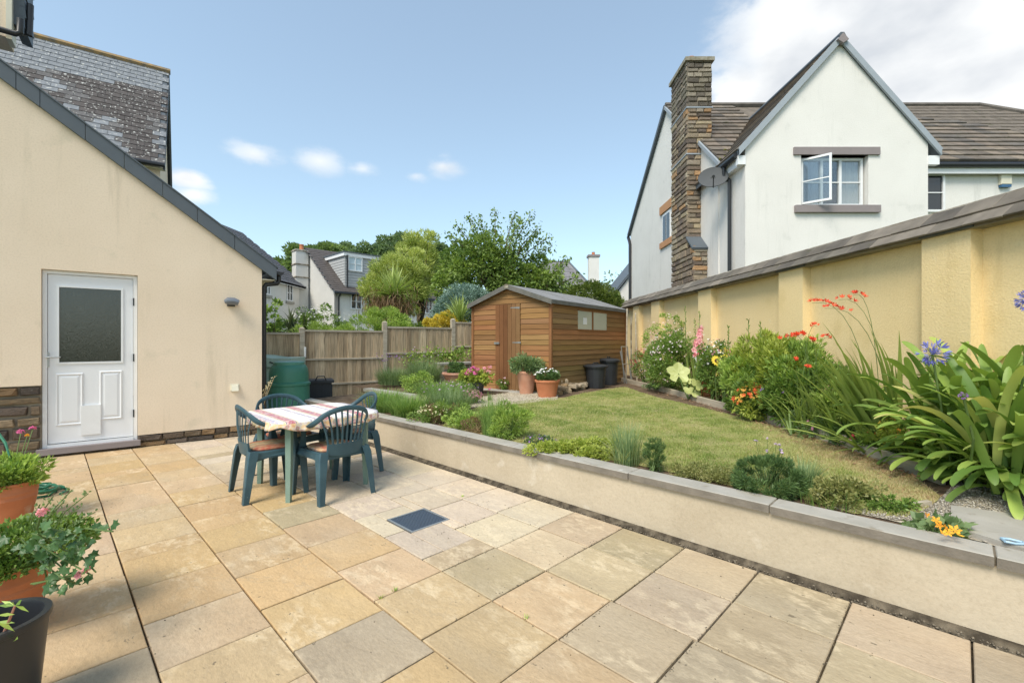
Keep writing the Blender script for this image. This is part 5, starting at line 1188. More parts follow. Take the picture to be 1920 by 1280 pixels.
def cushmat():
    m, t, bs = nodes('striped_cushion'); bs.inputs['Roughness'].default_value = .85
    tcn = t.nodes.new('ShaderNodeTexCoord'); sp = t.nodes.new('ShaderNodeSeparateXYZ'); t.links.new(tcn.outputs['Object'], sp.inputs[0])
    ml = t.nodes.new('ShaderNodeMath'); ml.operation = 'MULTIPLY_ADD'; ml.inputs[1].default_value = 3.6; ml.inputs[2].default_value = 5.25; t.links.new(sp.outputs['Y'], ml.inputs[0])
    fr = t.nodes.new('ShaderNodeMath'); fr.operation = 'FRACT'; t.links.new(ml.outputs[0], fr.inputs[0])
    st = _ramp(t, fr.outputs[0], [(0, (.55, .38, .2)), (.12, (.60, .50, .30)), (.3, (.22, .22, .2)), (.36, (.58, .42, .22)), (.55, (.50, .13, .09)), (.8, (.60, .35, .2)), (.92, (.2, .2, .22))], 'CONSTANT')
    p2 = _ramp(t, _noise(t, tcn.outputs['Object'], 26, 2), [(.42, (.52, .16, .10)), (.52, (.60, .42, .2)), (.64, (.6, .5, .35))])
    t.links.new(_mix(t, .4, st, p2), bs.inputs['Base Color']); return m
K['cush'] = cushmat()
def make_chair(label):
    t = thing('plastic_chair', label, 'chair', (0, 0, 0), 0, 'blue-green plastic chairs round the table')
    # seat: dished panel with rolled skirt
    b = MB(); nx, ny = 8, 8; vs = []
    for i in range(nx+1):
        for j in range(ny+1):
            u, v = i/nx, j/ny; hw = .205+.025*u; x = -.20+.42*u; y = (v-.5)*2*hw
            z = .425-.018*math.sin(math.pi*u)*math.sin(math.pi*v)+.008*u; vs.append((x, y, z))
    b.add(vs, [(i*(ny+1)+j, (i+1)*(ny+1)+j, (i+1)*(ny+1)+j+1, i*(ny+1)+j+1) for i in range(nx) for j in range(ny)])
    rim = [(-.20, y) for y in (-.205, -.1, 0, .1, .205)]+[(x, .205+.025*(x+.2)/.42) for x in (-.1, 0, .1, .18)]+[(.235, .2), (.245, .1), (.245, 0), (.245, -.1), (.235, -.2)]+[(x, -.205-.025*(x+.2)/.42) for x in (.18, .1, 0, -.1)]
    n = len(rim); T_ = [(x, y, .428) for x, y in rim]; O_ = [(x*1.04, y*1.05, .418) for x, y in rim]; B_ = [(x*1.06, y*1.07, .365) for x, y in rim]
    b.add(T_+O_+B_, [(i, (i+1) % n, n+(i+1) % n, n+i) for i in range(n)]+[(n+i, n+(i+1) % n, 2*n+(i+1) % n, 2*n+i) for i in range(n)])
    s_ = b.build('seat', K['chair'], t, smooth=True)
    # hoop: arms sweeping up into the curved back
    H = []
    for s in (1, -1):
        side = [(.20, .265, .635), (.10, .272, .642), (.0, .272, .645), (-.10, .268, .66), (-.18, .245, .705), (-.235, .19, .765), (-.262, .10, .80)]
        H.append([(x, s*y, z) for x, y, z in side])
    hoop = H[0]+[(-.27, 0, .812)]+H[1][::-1]
    # smooth it
    hp2 = []
    for i in range(len(hoop)-1):
        p0, p1, p2, p3 = [Vector(hoop[min(max(j, 0), len(hoop)-1)]) for j in (i-1, i, i+1, i+2)]
        for k in range(4):
            tt = k/4; hp2.append(.5*((2*p1)+(p2-p0)*tt+(2*p0-5*p1+4*p2-p3)*tt**2+(3*p1-p0-3*p2+p3)*tt**3))
    hp2.append(Vector(hoop[-1])); nh = len(hp2)
    rad = []
    for i in range(nh):
        f = abs(i-nh/2)/(nh/2); e = f**3
        rad.append((.010, .026) if f < .5 else (.011, .026+.004*f))
    # the flat of the band follows the seat centre
    b = MB(); rings = []
    for i, p in enumerate(hp2):
        tt = (hp2[min(i+1, nh-1)]-hp2[max(i-1, 0)]).normalized(); f = abs(i-(nh-1)/2)/((nh-1)/2)
        arm = min(1, max(0, (f-.42)/.25)); wide = (Vector((0, 0, 1))*(1-arm)+Vector((0, 1 if p.y > 0 else -1, .0))*arm); wide = (wide-tt*wide.dot(tt)).normalized(); th2 = tt.cross(wide)
        wv, hv = .023, .010; rings.append([p+wide*wv*math.cos(a)+th2*hv*math.sin(a) for a in [2*math.pi*k/10 for k in range(10)]])
    vs = [v for r_ in rings for v in r_]; fs = [(i*10+k, i*10+(k+1) % 10, (i+1)*10+(k+1) % 10, (i+1)*10+k) for i in range(nh-1) for k in range(10)]+[tuple(range(9, -1, -1)), tuple((nh-1)*10+k for k in range(10))]
    b.add(vs, fs); b.build('back_and_arm_rail', K['chair'], t, smooth=True)
    # lower back panel
    b = MB(); vs = []; m_ = 10
    for j in range(m_+1):
        v = (j/m_-.5)*2; y = v*.165; x = -.205-.02*(1-v*v); 
        vs += [(x, y, .40+.02*v*v), (x-.015, y*1.02, .50+.005*v*v), (x-.03, y*1.02, .50+.005*v*v), (x-.018, y, .39+.02*v*v)]
    fs = [(4*j+k, 4*j+(k+1) % 4, 4*j+4+(k+1) % 4, 4*j+4+k) for j in range(m_) for k in range(4)]+[(0, 1, 2, 3), (4*m_+3, 4*m_+2, 4*m_+1, 4*m_)]
    b.add(vs, fs); b.build('lower_back', K['chair'], t, smooth=True)
    me = None
    for k in range(9):
        v = (k-4)/4; yb, yt = v*.155, v*.215; zt = .80-.075*abs(v)**2.2; xt = -.268+.05*v*v; xb = -.222-.02*(1-v*v)+.01
        b = MB(); b.sweep([(xb-.012, yb, .49), ((xb+xt)/2-.016, (yb+yt)/2*.98, .49+(zt-.49)*.5), (xt, yt, zt)], [(.0045, .0105), (.0045, .009), (.0045, .009)], 6, up=(1, 0, 0)); b.build('slat', K['chair'], t, smooth=True)
    # legs, angle-section and tapered
    for s in (1, -1):
        for fr in (0, 1):
            b = MB()
            if fr:
                P_ = [(.205, s*.262, .64), (.205, s*.258, .52), (.195, s*.245, .42), (.21, s*.25, .25), (.23, s*.258, 0)]; W_ = [.022, .022, .034, .028, .022]
            else:
                P_ = [(-.20, s*.20, .44), (-.215, s*.215, .38), (-.24, s*.23, .22), (-.27, s*.245, 0)]; W_ = [.035, .036, .029, .022]
            vs = []
            for (x, y, z), w2 in zip(P_, W_):
                sx = 1 if fr else -1
                vs += [(x+sx*w2, y-s*w2*1.15, z), (x+sx*w2, y+s*w2*.75, z), (x+sx*w2*.75, y+s*w2, z), (x-sx*w2*1.15, y+s*w2, z), (x-sx*w2*1.15, y+s*(w2-.008), z), (x+sx*(w2-.008), y+s*(w2-.008), z), (x+sx*(w2-.008), y-s*w2*1.15, z)]
            fs = [(7*i+k, 7*i+(k+1) % 7, 7*i+7+(k+1) % 7, 7*i+7+k) for i in range(len(P_)-1) for k in range(7)]+[tuple(range(7)), tuple(7*(len(P_)-1)+k for k in range(6, -1, -1))]
            b.add(vs, fs); b.build('leg', K['chair'], t, smooth=True)
        # web joining front leg and seat
        b = MB(); b.add([(.20, s*.235, .43), (.20, s*.262, .38), (-.19, s*.215, .38), (-.19, s*.20, .43), (.19, s*.23, .34), (-.19, s*.212, .34), (0, s*.235, .385)], [(0, 1, 2, 3), (1, 4, 6), (6, 5, 2), (1, 6, 2)]); b.build('side_apron', K['chair'], t)
    return t
def cushion(c, label, rz, loc):
    t = thing('seat_cushion', label, 'cushion', loc, rz, 'striped seat pads on the plastic chairs')
    b = MB(); pr = []
    for i in range(28):
        a = 2*math.pi*i/28; k = (abs(math.cos(a))**4+abs(math.sin(a))**4)**-.25; pr.append((.185*k*math.cos(a)+.01, .185*k*math.sin(a)))
    n = len(pr); R_ = [[(x*f, y*f, z) for x, y in pr] for f, z in ((1, .0), (1.03, .012), (1.0, .024), (.8, .033), (.3, .036))]
    vs = [v for r_ in R_ for v in r_]+[(0.01, 0, .036)]
    fs = [(k*n+i, k*n+(i+1) % n, (k+1)*n+(i+1) % n, (k+1)*n+i) for k in range(4) for i in range(n)]+[(4*n+i, 4*n+(i+1) % n, 5*n) for i in range(n)]+[tuple(range(n-1, -1, -1))]
    b.add(vs, fs); b.build('pad', K['cush'], t, smooth=True); return t
aR = math.atan2(UR.y, UR.x); aL = math.atan2(UL.y, UL.x)
cdef = [  # offset along UR, along UL, facing, text
    (-.37, .05, aR+R(-2), 'left-hand blue-green plastic chair seen side on, nearest the house door'),
    (.02, -.41, aL+R(3), 'front blue-green plastic chair with its slatted back towards the viewer'),
    (-.06, .47, aL+math.pi+R(6), 'rear left blue-green plastic chair behind the table by the compost bin'),
    (.47, .20, aR+math.pi+R(-8), 'rear right blue-green plastic chair beside the low garden wall')]
c0 = make_chair(cdef[0][3])
for i, (a, b2, rz, lab) in enumerate(cdef):
    c = c0 if i == 0 else copy_tree(c0); c['label'] = lab
    p = TC+UR*a+UL*b2; c.location = (p.x, p.y, .001); c.rotation_euler = (0, 0, rz)
    cushion(c, ['striped red and gold seat pad on the left-hand chair', 'red patterned seat pad on the front chair', 'striped seat pad on the rear left chair behind the table', 'striped seat pad on the rear right chair by the low wall'][i], rz, (p.x, p.y, .425))
# ================================================================== HOSE
hs_ = at_z(70, 928, 0); ho = thing('garden_hose', 'coiled dark green garden hose lying on the paving behind the flower pots', 'hose', hs_)
b = MB(); pts = []
for i in range(260):
    a = i*.15; r_ = .205-.0028*(i % 90)*.6+.012*math.sin(i*.4); pts.append((r_*math.cos(a)*1.0, r_*math.sin(a)*.9, .012+.016*(i//60)+.004*math.sin(i*.9)))
b.sweep(pts, .0095, 7); b.build('coil', K['hose'], ho, smooth=True)
h2 = at_z(20, 905, .33); b = MB(); b.sweep([h2-hs_+Vector((-.4, .2, .45)), h2-hs_+Vector((-.15, .1, .28)), h2-hs_+Vector((.02, 0, .1)), Vector((-.1, 0, .03))], .0095, 7); b.build('loose_end', K['hose'], ho, smooth=True)
# ================================================================== PLANTS
G3 = lambda c: c
LM = {
 'mid': leafmat('mid_green_leaf', (.075, .145, .03), (.27, .38, .09)),
 'dark': leafmat('dark_green_leaf', (.045, .095, .035), (.17, .26, .09)),
 'fresh': leafmat('fresh_green_leaf', (.14, .24, .05), (.46, .58, .14)),
 'lime': leafmat('lime_leaf', (.20, .27, .04), (.46, .50, .11)),
 'grey': leafmat('grey_green_leaf', (.10, .17, .07), (.32, .41, .20)),
 'blue': leafmat('blue_green_needles', (.12, .21, .17), (.36, .50, .43), .6, .1),
 'willow': leafmat('willow_leaf', (.21, .28, .06), (.58, .62, .22)),
 'tree': leafmat('tree_leaf', (.07, .13, .03), (.30, .40, .10)),
 'fartree': leafmat('far_tree_leaf', (.10, .16, .06), (.28, .37, .14)),
 'fardark': leafmat('far_dark_leaf', (.085, .14, .075), (.23, .31, .15)),
 'gold': leafmat('gold_leaf', (.42, .32, .04), (.78, .64, .12)),
 'brown': leafmat('brown_heather', (.12, .07, .04), (.30, .20, .11)),
 'drymat': leafmat('dry_mat_leaf', (.15, .18, .05), (.38, .36, .15)),
 'strap': leafmat('glossy_strap_leaf', (.065, .14, .025), (.34, .45, .10), .46, .25, .35, (.60, .55, .20)),
 'crocleaf': leafmat('sword_leaf', (.09, .16, .035), (.36, .43, .12), .4, .3),
 'cord': leafmat('palm_sword_leaf', (.14, .22, .05), (.48, .56, .20), .4, .25),
 'grassy': leafmat('long_grass_leaf', (.08, .17, .035), (.32, .45, .13)),
 'palegrass': leafmat('pale_grass_leaf', (.25, .30, .10), (.55, .55, .27)),
 'yew': leafmat('clipped_hedge_leaf', (.045, .085, .015), (.21, .26, .06)),
 'phorm': leafmat('dark_sword_leaf', (.04, .06, .03), (.14, .17, .08)),
}
def petal(name, a, b_): return leafmat(name, a, b_, .6, .25)
PM = {
 'pink': petal('pink_petal', (.70, .20, .28), (.90, .52, .55)), 'hotpink': petal('magenta_petal', (.48, .04, .22), (.75, .22, .45)),
 'white': petal('white_petal', (.75, .72, .72), (.90, .88, .86)), 'pinkwhite': petal('pink_white_petal', (.62, .35, .42), (.88, .82, .80)),
 'red': petal('red_petal', (.55, .03, .02), (.80, .14, .05)), 'crimson': petal('crimson_petal', (.30, .02, .04), (.55, .06, .09)),
 'orange': petal('orange_petal', (.85, .28, .02), (.95, .48, .05)), 'blue': petal('blue_petal', (.12, .12, .45), (.35, .36, .75)),
 'purple': petal('purple_petal', (.25, .10, .42), (.50, .30, .65)), 'yellow': petal('yellow_petal', (.80, .55, .05), (.90, .75, .15)),
 'mauve': petal('mauve_petal', (.40, .14, .22), (.68, .34, .42)), 'redyel': petal('red_and_yellow_petal', (.62, .10, .03), (.85, .62, .12)),
 'cream': petal('cream_petal', (.62, .55, .32), (.82, .76, .52)), 'lilac': petal('lilac_petal', (.42, .30, .50), (.66, .52, .68)),
}
def leafgeo(rr, P, Nrm, ln, wd, aspect_fold=.25, droop=.3):
    """diamond leaves: P positions, Nrm preferred direction of growth"""
    n = len(P); D = Nrm+rr.normal(0, .45, (n, 3)); D[:, 2] -= droop*rr.random(n); D /= np.linalg.norm(D, axis=1, keepdims=True)+1e-9
    R_ = rr.normal(0, 1, (n, 3)); S = np.cross(D, R_); S /= np.linalg.norm(S, axis=1, keepdims=True)+1e-9
    T = np.cross(S, D); L_ = (ln*rr.uniform(.65, 1.3, n))[:, None]; W_ = (wd*rr.uniform(.7, 1.25, n))[:, None]*.5
    a = P; b_ = P+D*L_*.45+S*W_+T*W_*aspect_fold; c = P+D*L_-T*L_*.08; d = P+D*L_*.45-S*W_+T*W_*aspect_fold
    return np.stack([a, b_, c, d], 1)
def crown_pts(rr, n, rad, clumps, cr=.3, hollow=.55, flat=1.0, top_only=False):
    """points in clumps spread through an ellipsoid (local, centre 0)"""
    d = rr.normal(0, 1, (clumps, 3)); d /= np.linalg.norm(d, axis=1, keepdims=True)
    if top_only: d[:, 2] = np.abs(d[:, 2])
    r = rr.uniform(hollow, 1.0, (clumps, 1))**.6*(1-cr*.55); C = d*r*np.array(rad)
    sz = rr.uniform(.6, 1.3, clumps)*cr*np.mean(rad); k = rr.integers(0, clumps, n)
    q = rr.normal(0, 1, (n, 3)); q /= np.linalg.norm(q, axis=1, keepdims=True); q *= rr.uniform(.35, 1, (n, 1))**.5
    out_ = q*sz[k][:, None]*np.array([1, 1, .8*flat]); P = C[k]+out_; return P, out_/(np.linalg.norm(out_, axis=1, keepdims=True)+1e-9)+C[k]/(np.linalg.norm(C[k], axis=1, keepdims=True)+1e-9)*.7, C, k
def shrub(name, label, cat, loc, rad, n, ln, wd, m, zc=None, clumps=26, cr=.34, hollow=.4, seed=0, group=None, up=.3, flowers=None, stems=True, droop=.3, tvar=.5, top_only=False, dark=None, parent=None, stemm='stem'):
    rr = np.random.default_rng(seed+100); zc = rad[2]*.95 if zc is None else zc
    t = parent or thing(name, label, cat, loc, 0, group)
    P, Nn, C, k = crown_pts(rr, n, rad, clumps, cr, hollow, top_only=top_only); Nn = Nn+np.array([0, 0, up]); P[:, 2] += zc
    kp = P[:, 2] > .01; P, Nn, k = P[kp], Nn[kp], k[kp]
    V = leafgeo(rr, P, Nn, ln, wd, droop=droop); ct = rr.random(clumps)
    tint = np.clip(.5+(ct[k]-.5)*tvar+rr.normal(0, .22, len(P)), 0, 1)
    np_mesh('foliage', V.reshape(-1, 3), np.arange(len(P)*4).reshape(-1, 4), LM[m], tint, t, kind='stuff', world=False)
    if stems:
        b = MB()
        for i in range(min(clumps, 14)):
            c = C[i]; b.sweep([(rr.normal(0, .03), rr.normal(0, .03), 0), (c[0]*.4, c[1]*.4, (c[2]+zc)*.55), (c[0]*.9, c[1]*.9, max(.02, (c[2]+zc)*.95))], [.012*rad[2]+.003, .008*rad[2]+.002, .003], 5)
        b.build('stems', K[stemm] if stemm in K else K['bark'], t, kind='stuff')
    if flowers:
        for (fm, nf, fr, top, nm) in flowers:
            d = rr.normal(0, 1, (nf, 3)); d /= np.linalg.norm(d, axis=1, keepdims=True); d[:, 2] = np.where(d[:, 2] < top, np.abs(d[:, 2])*.9+top*.5, d[:, 2])
            Fp = d*np.array(rad)*rr.uniform(.86, 1.04, (nf, 1)); Fp[:, 2] += zc; florets(nm, Fp, d, fr, fm, t, rr)
    return t
def florets(nm, Fp, dirs, fr, fm, parent, rr, petals=5, cup=.35, centre=None):
    """each flower a small fan of petals"""
    n = len(Fp); V = []; D = dirs+rr.normal(0, .3, (n, 3)); D /= np.linalg.norm(D, axis=1, keepdims=True)+1e-9
    R_ = rr.normal(0, 1, (n, 3)); S = np.cross(D, R_); S /= np.linalg.norm(S, axis=1, keepdims=True)+1e-9; T = np.cross(D, S)
    r = (fr*rr.uniform(.7, 1.2, n))[:, None]
    for k in range(petals):
        a = 2*math.pi*k/petals; e = S*math.cos(a)+T*math.sin(a); f = S*math.cos(a+.45)+T*math.sin(a+.45); g = S*math.cos(a-.45)+T*math.sin(a-.45)
        V.append(np.stack([Fp, Fp+f*r*.65+D*r*cup*.6, Fp+e*r+D*r*cup, Fp+g*r*.65+D*r*cup*.6], 1))
    V = np.concatenate(V); tint = np.tile(rr.random(n), petals)*.7+rr.random(n*petals)*.3
    np_mesh(nm, V.reshape(-1, 3), np.arange(len(V)*4).reshape(-1, 4), PM[fm], tint, parent, kind='stuff', world=False)
def blade_arr(rr, n, base_r, h, lean, w_, seg=4, droop=.5, z0=0):
    """long thin blades arching out: returns V (n*seg quads)"""
    az = rr.uniform(0, 6.283, n); rb = base_r*np.sqrt(rr.random(n)); aa = az+rr.normal(0, .4, n)
    bx, by = rb*np.cos(az), rb*np.sin(az); H = h*rr.uniform(.55, 1.1, n); Ln = lean*rr.uniform(.15, 1.1, n)
    Q = []
    sx, sy = -np.sin(aa), np.cos(aa)
    for i in range(seg+1):
        u = i/seg; out_ = Ln*u**1.7; z = H*(u-droop*rr.random(1)*0-droop*.55*u**2.6*(Ln/lean)); ww = w_*(1-u**1.6)*.5+.0003
        cx, cy = bx+np.cos(aa)*out_, by+np.sin(aa)*out_
        Q.append((np.stack([cx-sx*ww, cy-sy*ww, z+z0], 1), np.stack([cx+sx*ww, cy+sy*ww, z+z0], 1)))
    F = [np.stack([Q[i][0], Q[i][1], Q[i+1][1], Q[i+1][0]], 1) for i in range(seg)]
    return np.concatenate(F), n, seg
def tuft(name, label, cat, loc, n, base_r, h, lean, w_, m, seed=0, group=None, flowers=None, droop=.5, parent=None, part='blades'):
    rr = np.random.default_rng(seed+500); t = parent or thing(name, label, cat, loc, 0, group)
    V, n_, s_ = blade_arr(rr, n, base_r, h, lean, w_, droop=droop); tint = np.tile(np.clip(rr.normal(.5, .25, n_), 0, 1), s_)
    np_mesh(part, V.reshape(-1, 3), np.arange(len(V)*4).reshape(-1, 4), LM[m], tint, t, kind='stuff', world=False)
    if flowers:
        fm, nf, fr, hh_, nm = flowers; a = rr.uniform(0, 6.28, nf); r_ = base_r*1.4*np.sqrt(rr.random(nf)); z = hh_*rr.uniform(.8, 1.1, nf)
        P = np.stack([r_*np.cos(a), r_*np.sin(a), z], 1); b = MB()
        for p in P: b.sweep([(p[0]*.4, p[1]*.4, 0), tuple(p)], .0018, 4)
        b.build('flower_stems', K['stem'], t, kind='stuff')
        for kk in range(3): florets(nm, P+rr.normal(0, fr*.3, P.shape), np.tile([[0, 0, 1.]], (nf, 1)), fr, fm, t, rr, 7, .8)
    return t
def strap_mesh(name, L_, w_, elev, droop, m, seg=9, fold=.18, tint=.5, twist=0.0):
    """one long leaf growing along +X from the origin"""
    b = MB(); x = z = 0.0; a = elev; pts = []
    rnd_ = fold < .3; us = [.86*i/(seg-4) for i in range(seg-3)]+[.92, .96, .985, 1.0] if rnd_ else [i/seg for i in range(seg+1)]
    for i in range(seg+1):
        u = us[i]; pts.append((x, z, a)); st = L_*(us[min(i+1, seg)]-u); x += math.cos(a)*st; z += math.sin(a)*st; a -= droop*(u**.8)*1.9*(us[min(i+1, seg)]-u)
    vs = []
    for i, (x, z, a) in enumerate(pts):
        u = us[i]; ww = w_*.5*(min(1, .55+u*1.4))*((1 if u < .86 else math.sqrt(max(0.0, 1-((u-.86)/.14)**2))) if rnd_ else max(0, 1-u**2.2)) + .0006
        nx, nz = -math.sin(a), math.cos(a); tw = twist*u
        l = Vector((x+nx*fold*ww*1.4, -ww*math.cos(tw), z+nz*fold*ww*1.4-ww*math.sin(tw))); r = Vector((x+nx*fold*ww*1.4, ww*math.cos(tw), z+nz*fold*ww*1.4+ww*math.sin(tw)))
        vs += [l, (x, 0, z), r]
    b.add(vs, [f for i in range(seg) for f in ((3*i, 3*i+3, 3*i+4, 3*i+1), (3*i+1, 3*i+4, 3*i+5, 3*i+2))])
    me = b.mesh(name, m, smooth='all'); at = me.attributes.new('tint', 'FLOAT', 'FACE'); base = []
    for i in range(seg):
        u = i/seg; base += [min(1, max(0, tint+.25*(u-.5)))]*2
    at.data.foreach_set('value', base); return me
def straps(t, n, variants, spread=.1, rz=(0, 6.283), name='leaf', scl=(.8, 1.15), seed=0, base=(0, 0, 0), tilt=.15, extra=None):
    r_ = random.Random(seed+77)
    for i in range(n):
        a = r_.uniform(*rz); s = r_.uniform(*scl); rb = spread*math.sqrt(r_.random()); ba = r_.uniform(0, 6.283)
        M4 = Matrix.Translation((base[0]+rb*math.cos(ba), base[1]+rb*math.sin(ba), base[2])) @ Matrix.Rotation(a, 4, 'Z') @ Matrix.Rotation(r_.uniform(-tilt, tilt), 4, 'Y') @ Matrix.Rotation(r_.uniform(-tilt*1.6, tilt*1.6), 4, 'X') @ Matrix.Scale(s, 4)
        link(name, r_.choice(variants), t, M4)
def spray(t, base, tip, arch, fm, nfl, fr, nm='flower_spray', rr=None, stemr=.0035, span=.30, drop=0):
    base, tip = Vector(base), Vector(tip); mid = base.lerp(tip, .22); mid.z = max(base.z, tip.z)+arch*.55; pts = []
    for i in range(9):
        u = i/8; pts.append(base*(1-u)**2+mid*2*u*(1-u)+tip*u*u)
    b = MB(); b.sweep(pts, [stemr*(1-.6*i/8) for i in range(9)], 5); b.build('flower_stem', K['stem'], t)
    P = []; D = []
    for i in range(nfl):
        u = 1-span*i/nfl; p = base*(1-u)**2+mid*2*u*(1-u)+tip*u*u; P.append(p+Vector((rr.normal(0, fr*.4), rr.normal(0, fr*.4), fr*.5))); D.append((rr.normal(0, .5), -.5+rr.normal(0, .4), .8))
    florets(nm, np.array([tuple(p) for p in P]), np.array(D), fr, fm, t, rr, 6, 1.0)
# ------------------------------------------------------------------ near wall bed
def g(px, py): return gpt(px, py)
def gb(px, py, r):      # keep clear of the coping
    p = gpt(px, py); k = (px-CX)/FOC; need = 3.275+r; Y = p.y
    if p.dot(UR) < need: Y = need/(k*.7004+.7137); p = Vector((k*Y, Y, gz(k*Y, Y)))
    return p
bed = 'plants in the low bed behind the coping'
tuft('grass_clump', 'lush green grass clump right behind the rear right chair', 'ornamental grass', gb(722, 783, 0.25), 950, .22, .36, .32, .008, 'grassy', 1, bed)
tuft('grass_clump', 'bright green arching grass clump between the chair and the brown heather', 'ornamental grass', gb(765, 792, 0.25), 950, .22, .32, .30, .008, 'grassy', 2, bed)
tuft('grass_clump', 'pale-bladed grass tuft in front of the short upper wall', 'ornamental grass', gb(795, 772, 0.21), 420, .18, .28, .25, .007, 'palegrass', 3, bed)
shrub('heather', 'dry brown heather with a few cream flowers beside the grass clumps', 'heather', gb(812, 800, 0.14), (.20, .18, .13), 1500, .022, .010, 'brown', seed=4, group=bed, flowers=[('cream', 60, .014, .2, 'flowers')], stemm='drystem')
tuft('chives', 'blue-green chive clump with seed heads in front of the magenta flower ball', 'chives', gb(842, 775, 0.33), 1100, .30, .42, .22, .005, 'grey', 5, bed, flowers=('lilac', 24, .014, .40, 'flower_heads'))
shrub('heather', 'small reddish brown heather at the end of the upper wall coping', 'heather', gb(852, 790, 0.13), (.18, .16, .12), 1100, .02, .009, 'brown', seed=7, group=bed, stemm='drystem')
shrub('creeping_herb', 'spreading low bright green herb carpet behind the coping, left of the chives', 'herb', gb(836, 812, 0.32), (.52, .40, .16), 7500, .032, .011, 'mid', seed=6, group=bed, zc=.08, clumps=60, cr=.22, hollow=.1, stems=False)
shrub('creeping_herb', 'low bright green herb carpet reaching the lawn edge', 'herb', gb(878, 802, 0.22), (.34, .28, .15), 4200, .032, .010, 'fresh', seed=8, group=bed, zc=.07, clumps=40, cr=.22, hollow=.1, stems=False)
shrub('heather', 'fading brown heather at the foot of the tall chives', 'heather', gb(893, 818, 0.11), (.20, .14, .10), 1500, .02, .008, 'brown', seed=9, group=bed, stemm='drystem')
tuft('chives', 'tall upright chive clump left of the bright green bush', 'chives', gb(925, 820, 0.15), 420, .12, .50, .16, .005, 'grassy', 10, bed)
shrub('heather_bush', 'rounded bright green feathery bush behind the coping joint', 'shrub', gb(958, 826, 0.16), (.26, .20, .20), 4200, .045, .008, 'fresh', seed=11, group=bed, clumps=44, cr=.22, up=.9, flowers=None)
shrub('viola', 'small dark clump with a few violet flowers beside the bright green bush', 'viola', gb(1012, 838, 0.08), (.17, .10, .06), 700, .022, .014, 'dark', seed=12, group=bed, flowers=[('purple', 16, .014, .3, 'flowers')])
shrub('golden_marjoram', 'spreading yellow-green groundcover behind the coping', 'groundcover', gb(1080, 852, 0.12), (.50, .15, .085), 6500, .024, .018, 'lime', seed=13, group=bed, zc=.06, clumps=60, cr=.2, hollow=.1, stems=False)
shrub('golden_marjoram', 'second patch of yellow-green groundcover next to the tall grass tuft', 'groundcover', gb(1125, 861, 0.10), (.26, .12, .075), 2600, .024, .018, 'lime', seed=14, group=bed, zc=.05, clumps=40, cr=.2, hollow=.1, stems=False)
tuft('chives', 'tall thin blue-green chives with pale arching blades at mid coping', 'chives', gb(1175, 876, 0.13), 260, .10, .42, .12, .005, 'grey', 15, bed)
tuft('grass_clump', 'pale arching blades round the foot of the tall chives', 'ornamental grass', gb(1168, 878, 0.11), 120, .08, .26, .26, .006, 'palegrass', 16, bed)
shrub('rosemary', 'small dark upright rosemary bush behind the coping', 'rosemary', gb(1226, 886, 0.06), (.085, .07, .14), 1800, .032, .005, 'dark', seed=17, group=bed, clumps=24, cr=.26, up=1.6)
shrub('thyme', 'low brownish green thyme mat between the rosemary and the dark dome', 'thyme', gb(1310, 898, 0.11), (.30, .14, .07), 4200, .018, .008, 'drymat', seed=18, group=bed, zc=.045, clumps=50, cr=.2, hollow=.1, stems=False)
shrub('thyme', 'low brownish thyme mat right beside the dark green dome', 'thyme', gb(1352, 905, 0.09), (.16, .11, .06), 1700, .018, .008, 'drymat', seed=19, group=bed, zc=.04, clumps=30, cr=.2, hollow=.1, stems=False)
shrub('lavender_dome', 'dense dark green rounded dwarf bush behind the coping', 'shrub', gb(1440, 928, 0.15), (.235, .19, .15), 7500, .034, .006, 'dark', seed=20, group=bed, zc=.10, clumps=90, cr=.15, up=1.0, hollow=.8)
tuft('chives', 'chive clump with small mauve flower heads behind the dark dome', 'chives', gb(1440, 908, 0.11), 60, .08, .24, .10, .004, 'grey', 21, bed, flowers=('lilac', 8, .011, .30, 'flower_heads'))
tuft('chives', 'upright grey-green chive clump right of the dark dome', 'chives', gb(1502, 922, 0.13), 380, .10, .26, .12, .005, 'grey', 22, bed)
shrub('oregano', 'loose yellow-green oregano mat right of the chives', 'herb', gb(1585, 945, 0.13), (.26, .16, .11), 3600, .024, .014, 'drymat', seed=23, group=bed, zc=.07, clumps=50, cr=.22, hollow=.2)
tuft('grass_clump', 'thin bright grass blades spilling at the coping edge', 'ornamental grass', gb(1555, 958, 0.19), 110, .16, .15, .16, .004, 'grassy', 24, bed)
shrub('oregano', 'scattered low green herb near the gravel corner', 'herb', gb(1668, 955, 0.10), (.16, .12, .06), 1100, .026, .014, 'mid', seed=25, group=bed, zc=.03, clumps=24, cr=.25, hollow=.2)
nas = shrub('nasturtium', 'low nasturtium with orange flowers on the gravel just behind the coping', 'nasturtium', g(1758, 1000), (.16, .085, .05), 240, .042, .042, 'grey', seed=26, zc=.04, clumps=20, cr=.3)
rr = np.random.default_rng(3); fp = []
for px, py in ((1738, 968), (1755, 976), (1762, 985), (1772, 990), (1778, 998), (1790, 994), (1768, 1000), (1795, 1002)):
    q = at_z(px, py, .45); fp.append(tuple(q-nas.location))
florets('flowers', np.array(fp), np.tile([[-.2, -.5, .8]], (len(fp), 1)), .026, 'orange', nas, rr, 5, .5)
# small blue-handled tool lying on the gravel
q = at_z(1903, 1015, .41); tl = thing('hand_tool', 'small tool with pale blue D-shaped handle lying on the gravel at the right edge', 'garden tool', q, R(-30))
b = MB(); b.sweep([(-.04, -.022, 0), (-.042, .022, 0), (-.01, .03, 0), (.03, .012, 0), (.03, -.012, 0), (-.01, -.03, 0), (-.04, -.022, 0)], .0065, 6); b.sweep([(.04, 0, 0), (.2, 0, -.005)], .012, 6); b.build('handle', K['blue'], tl, smooth=True)
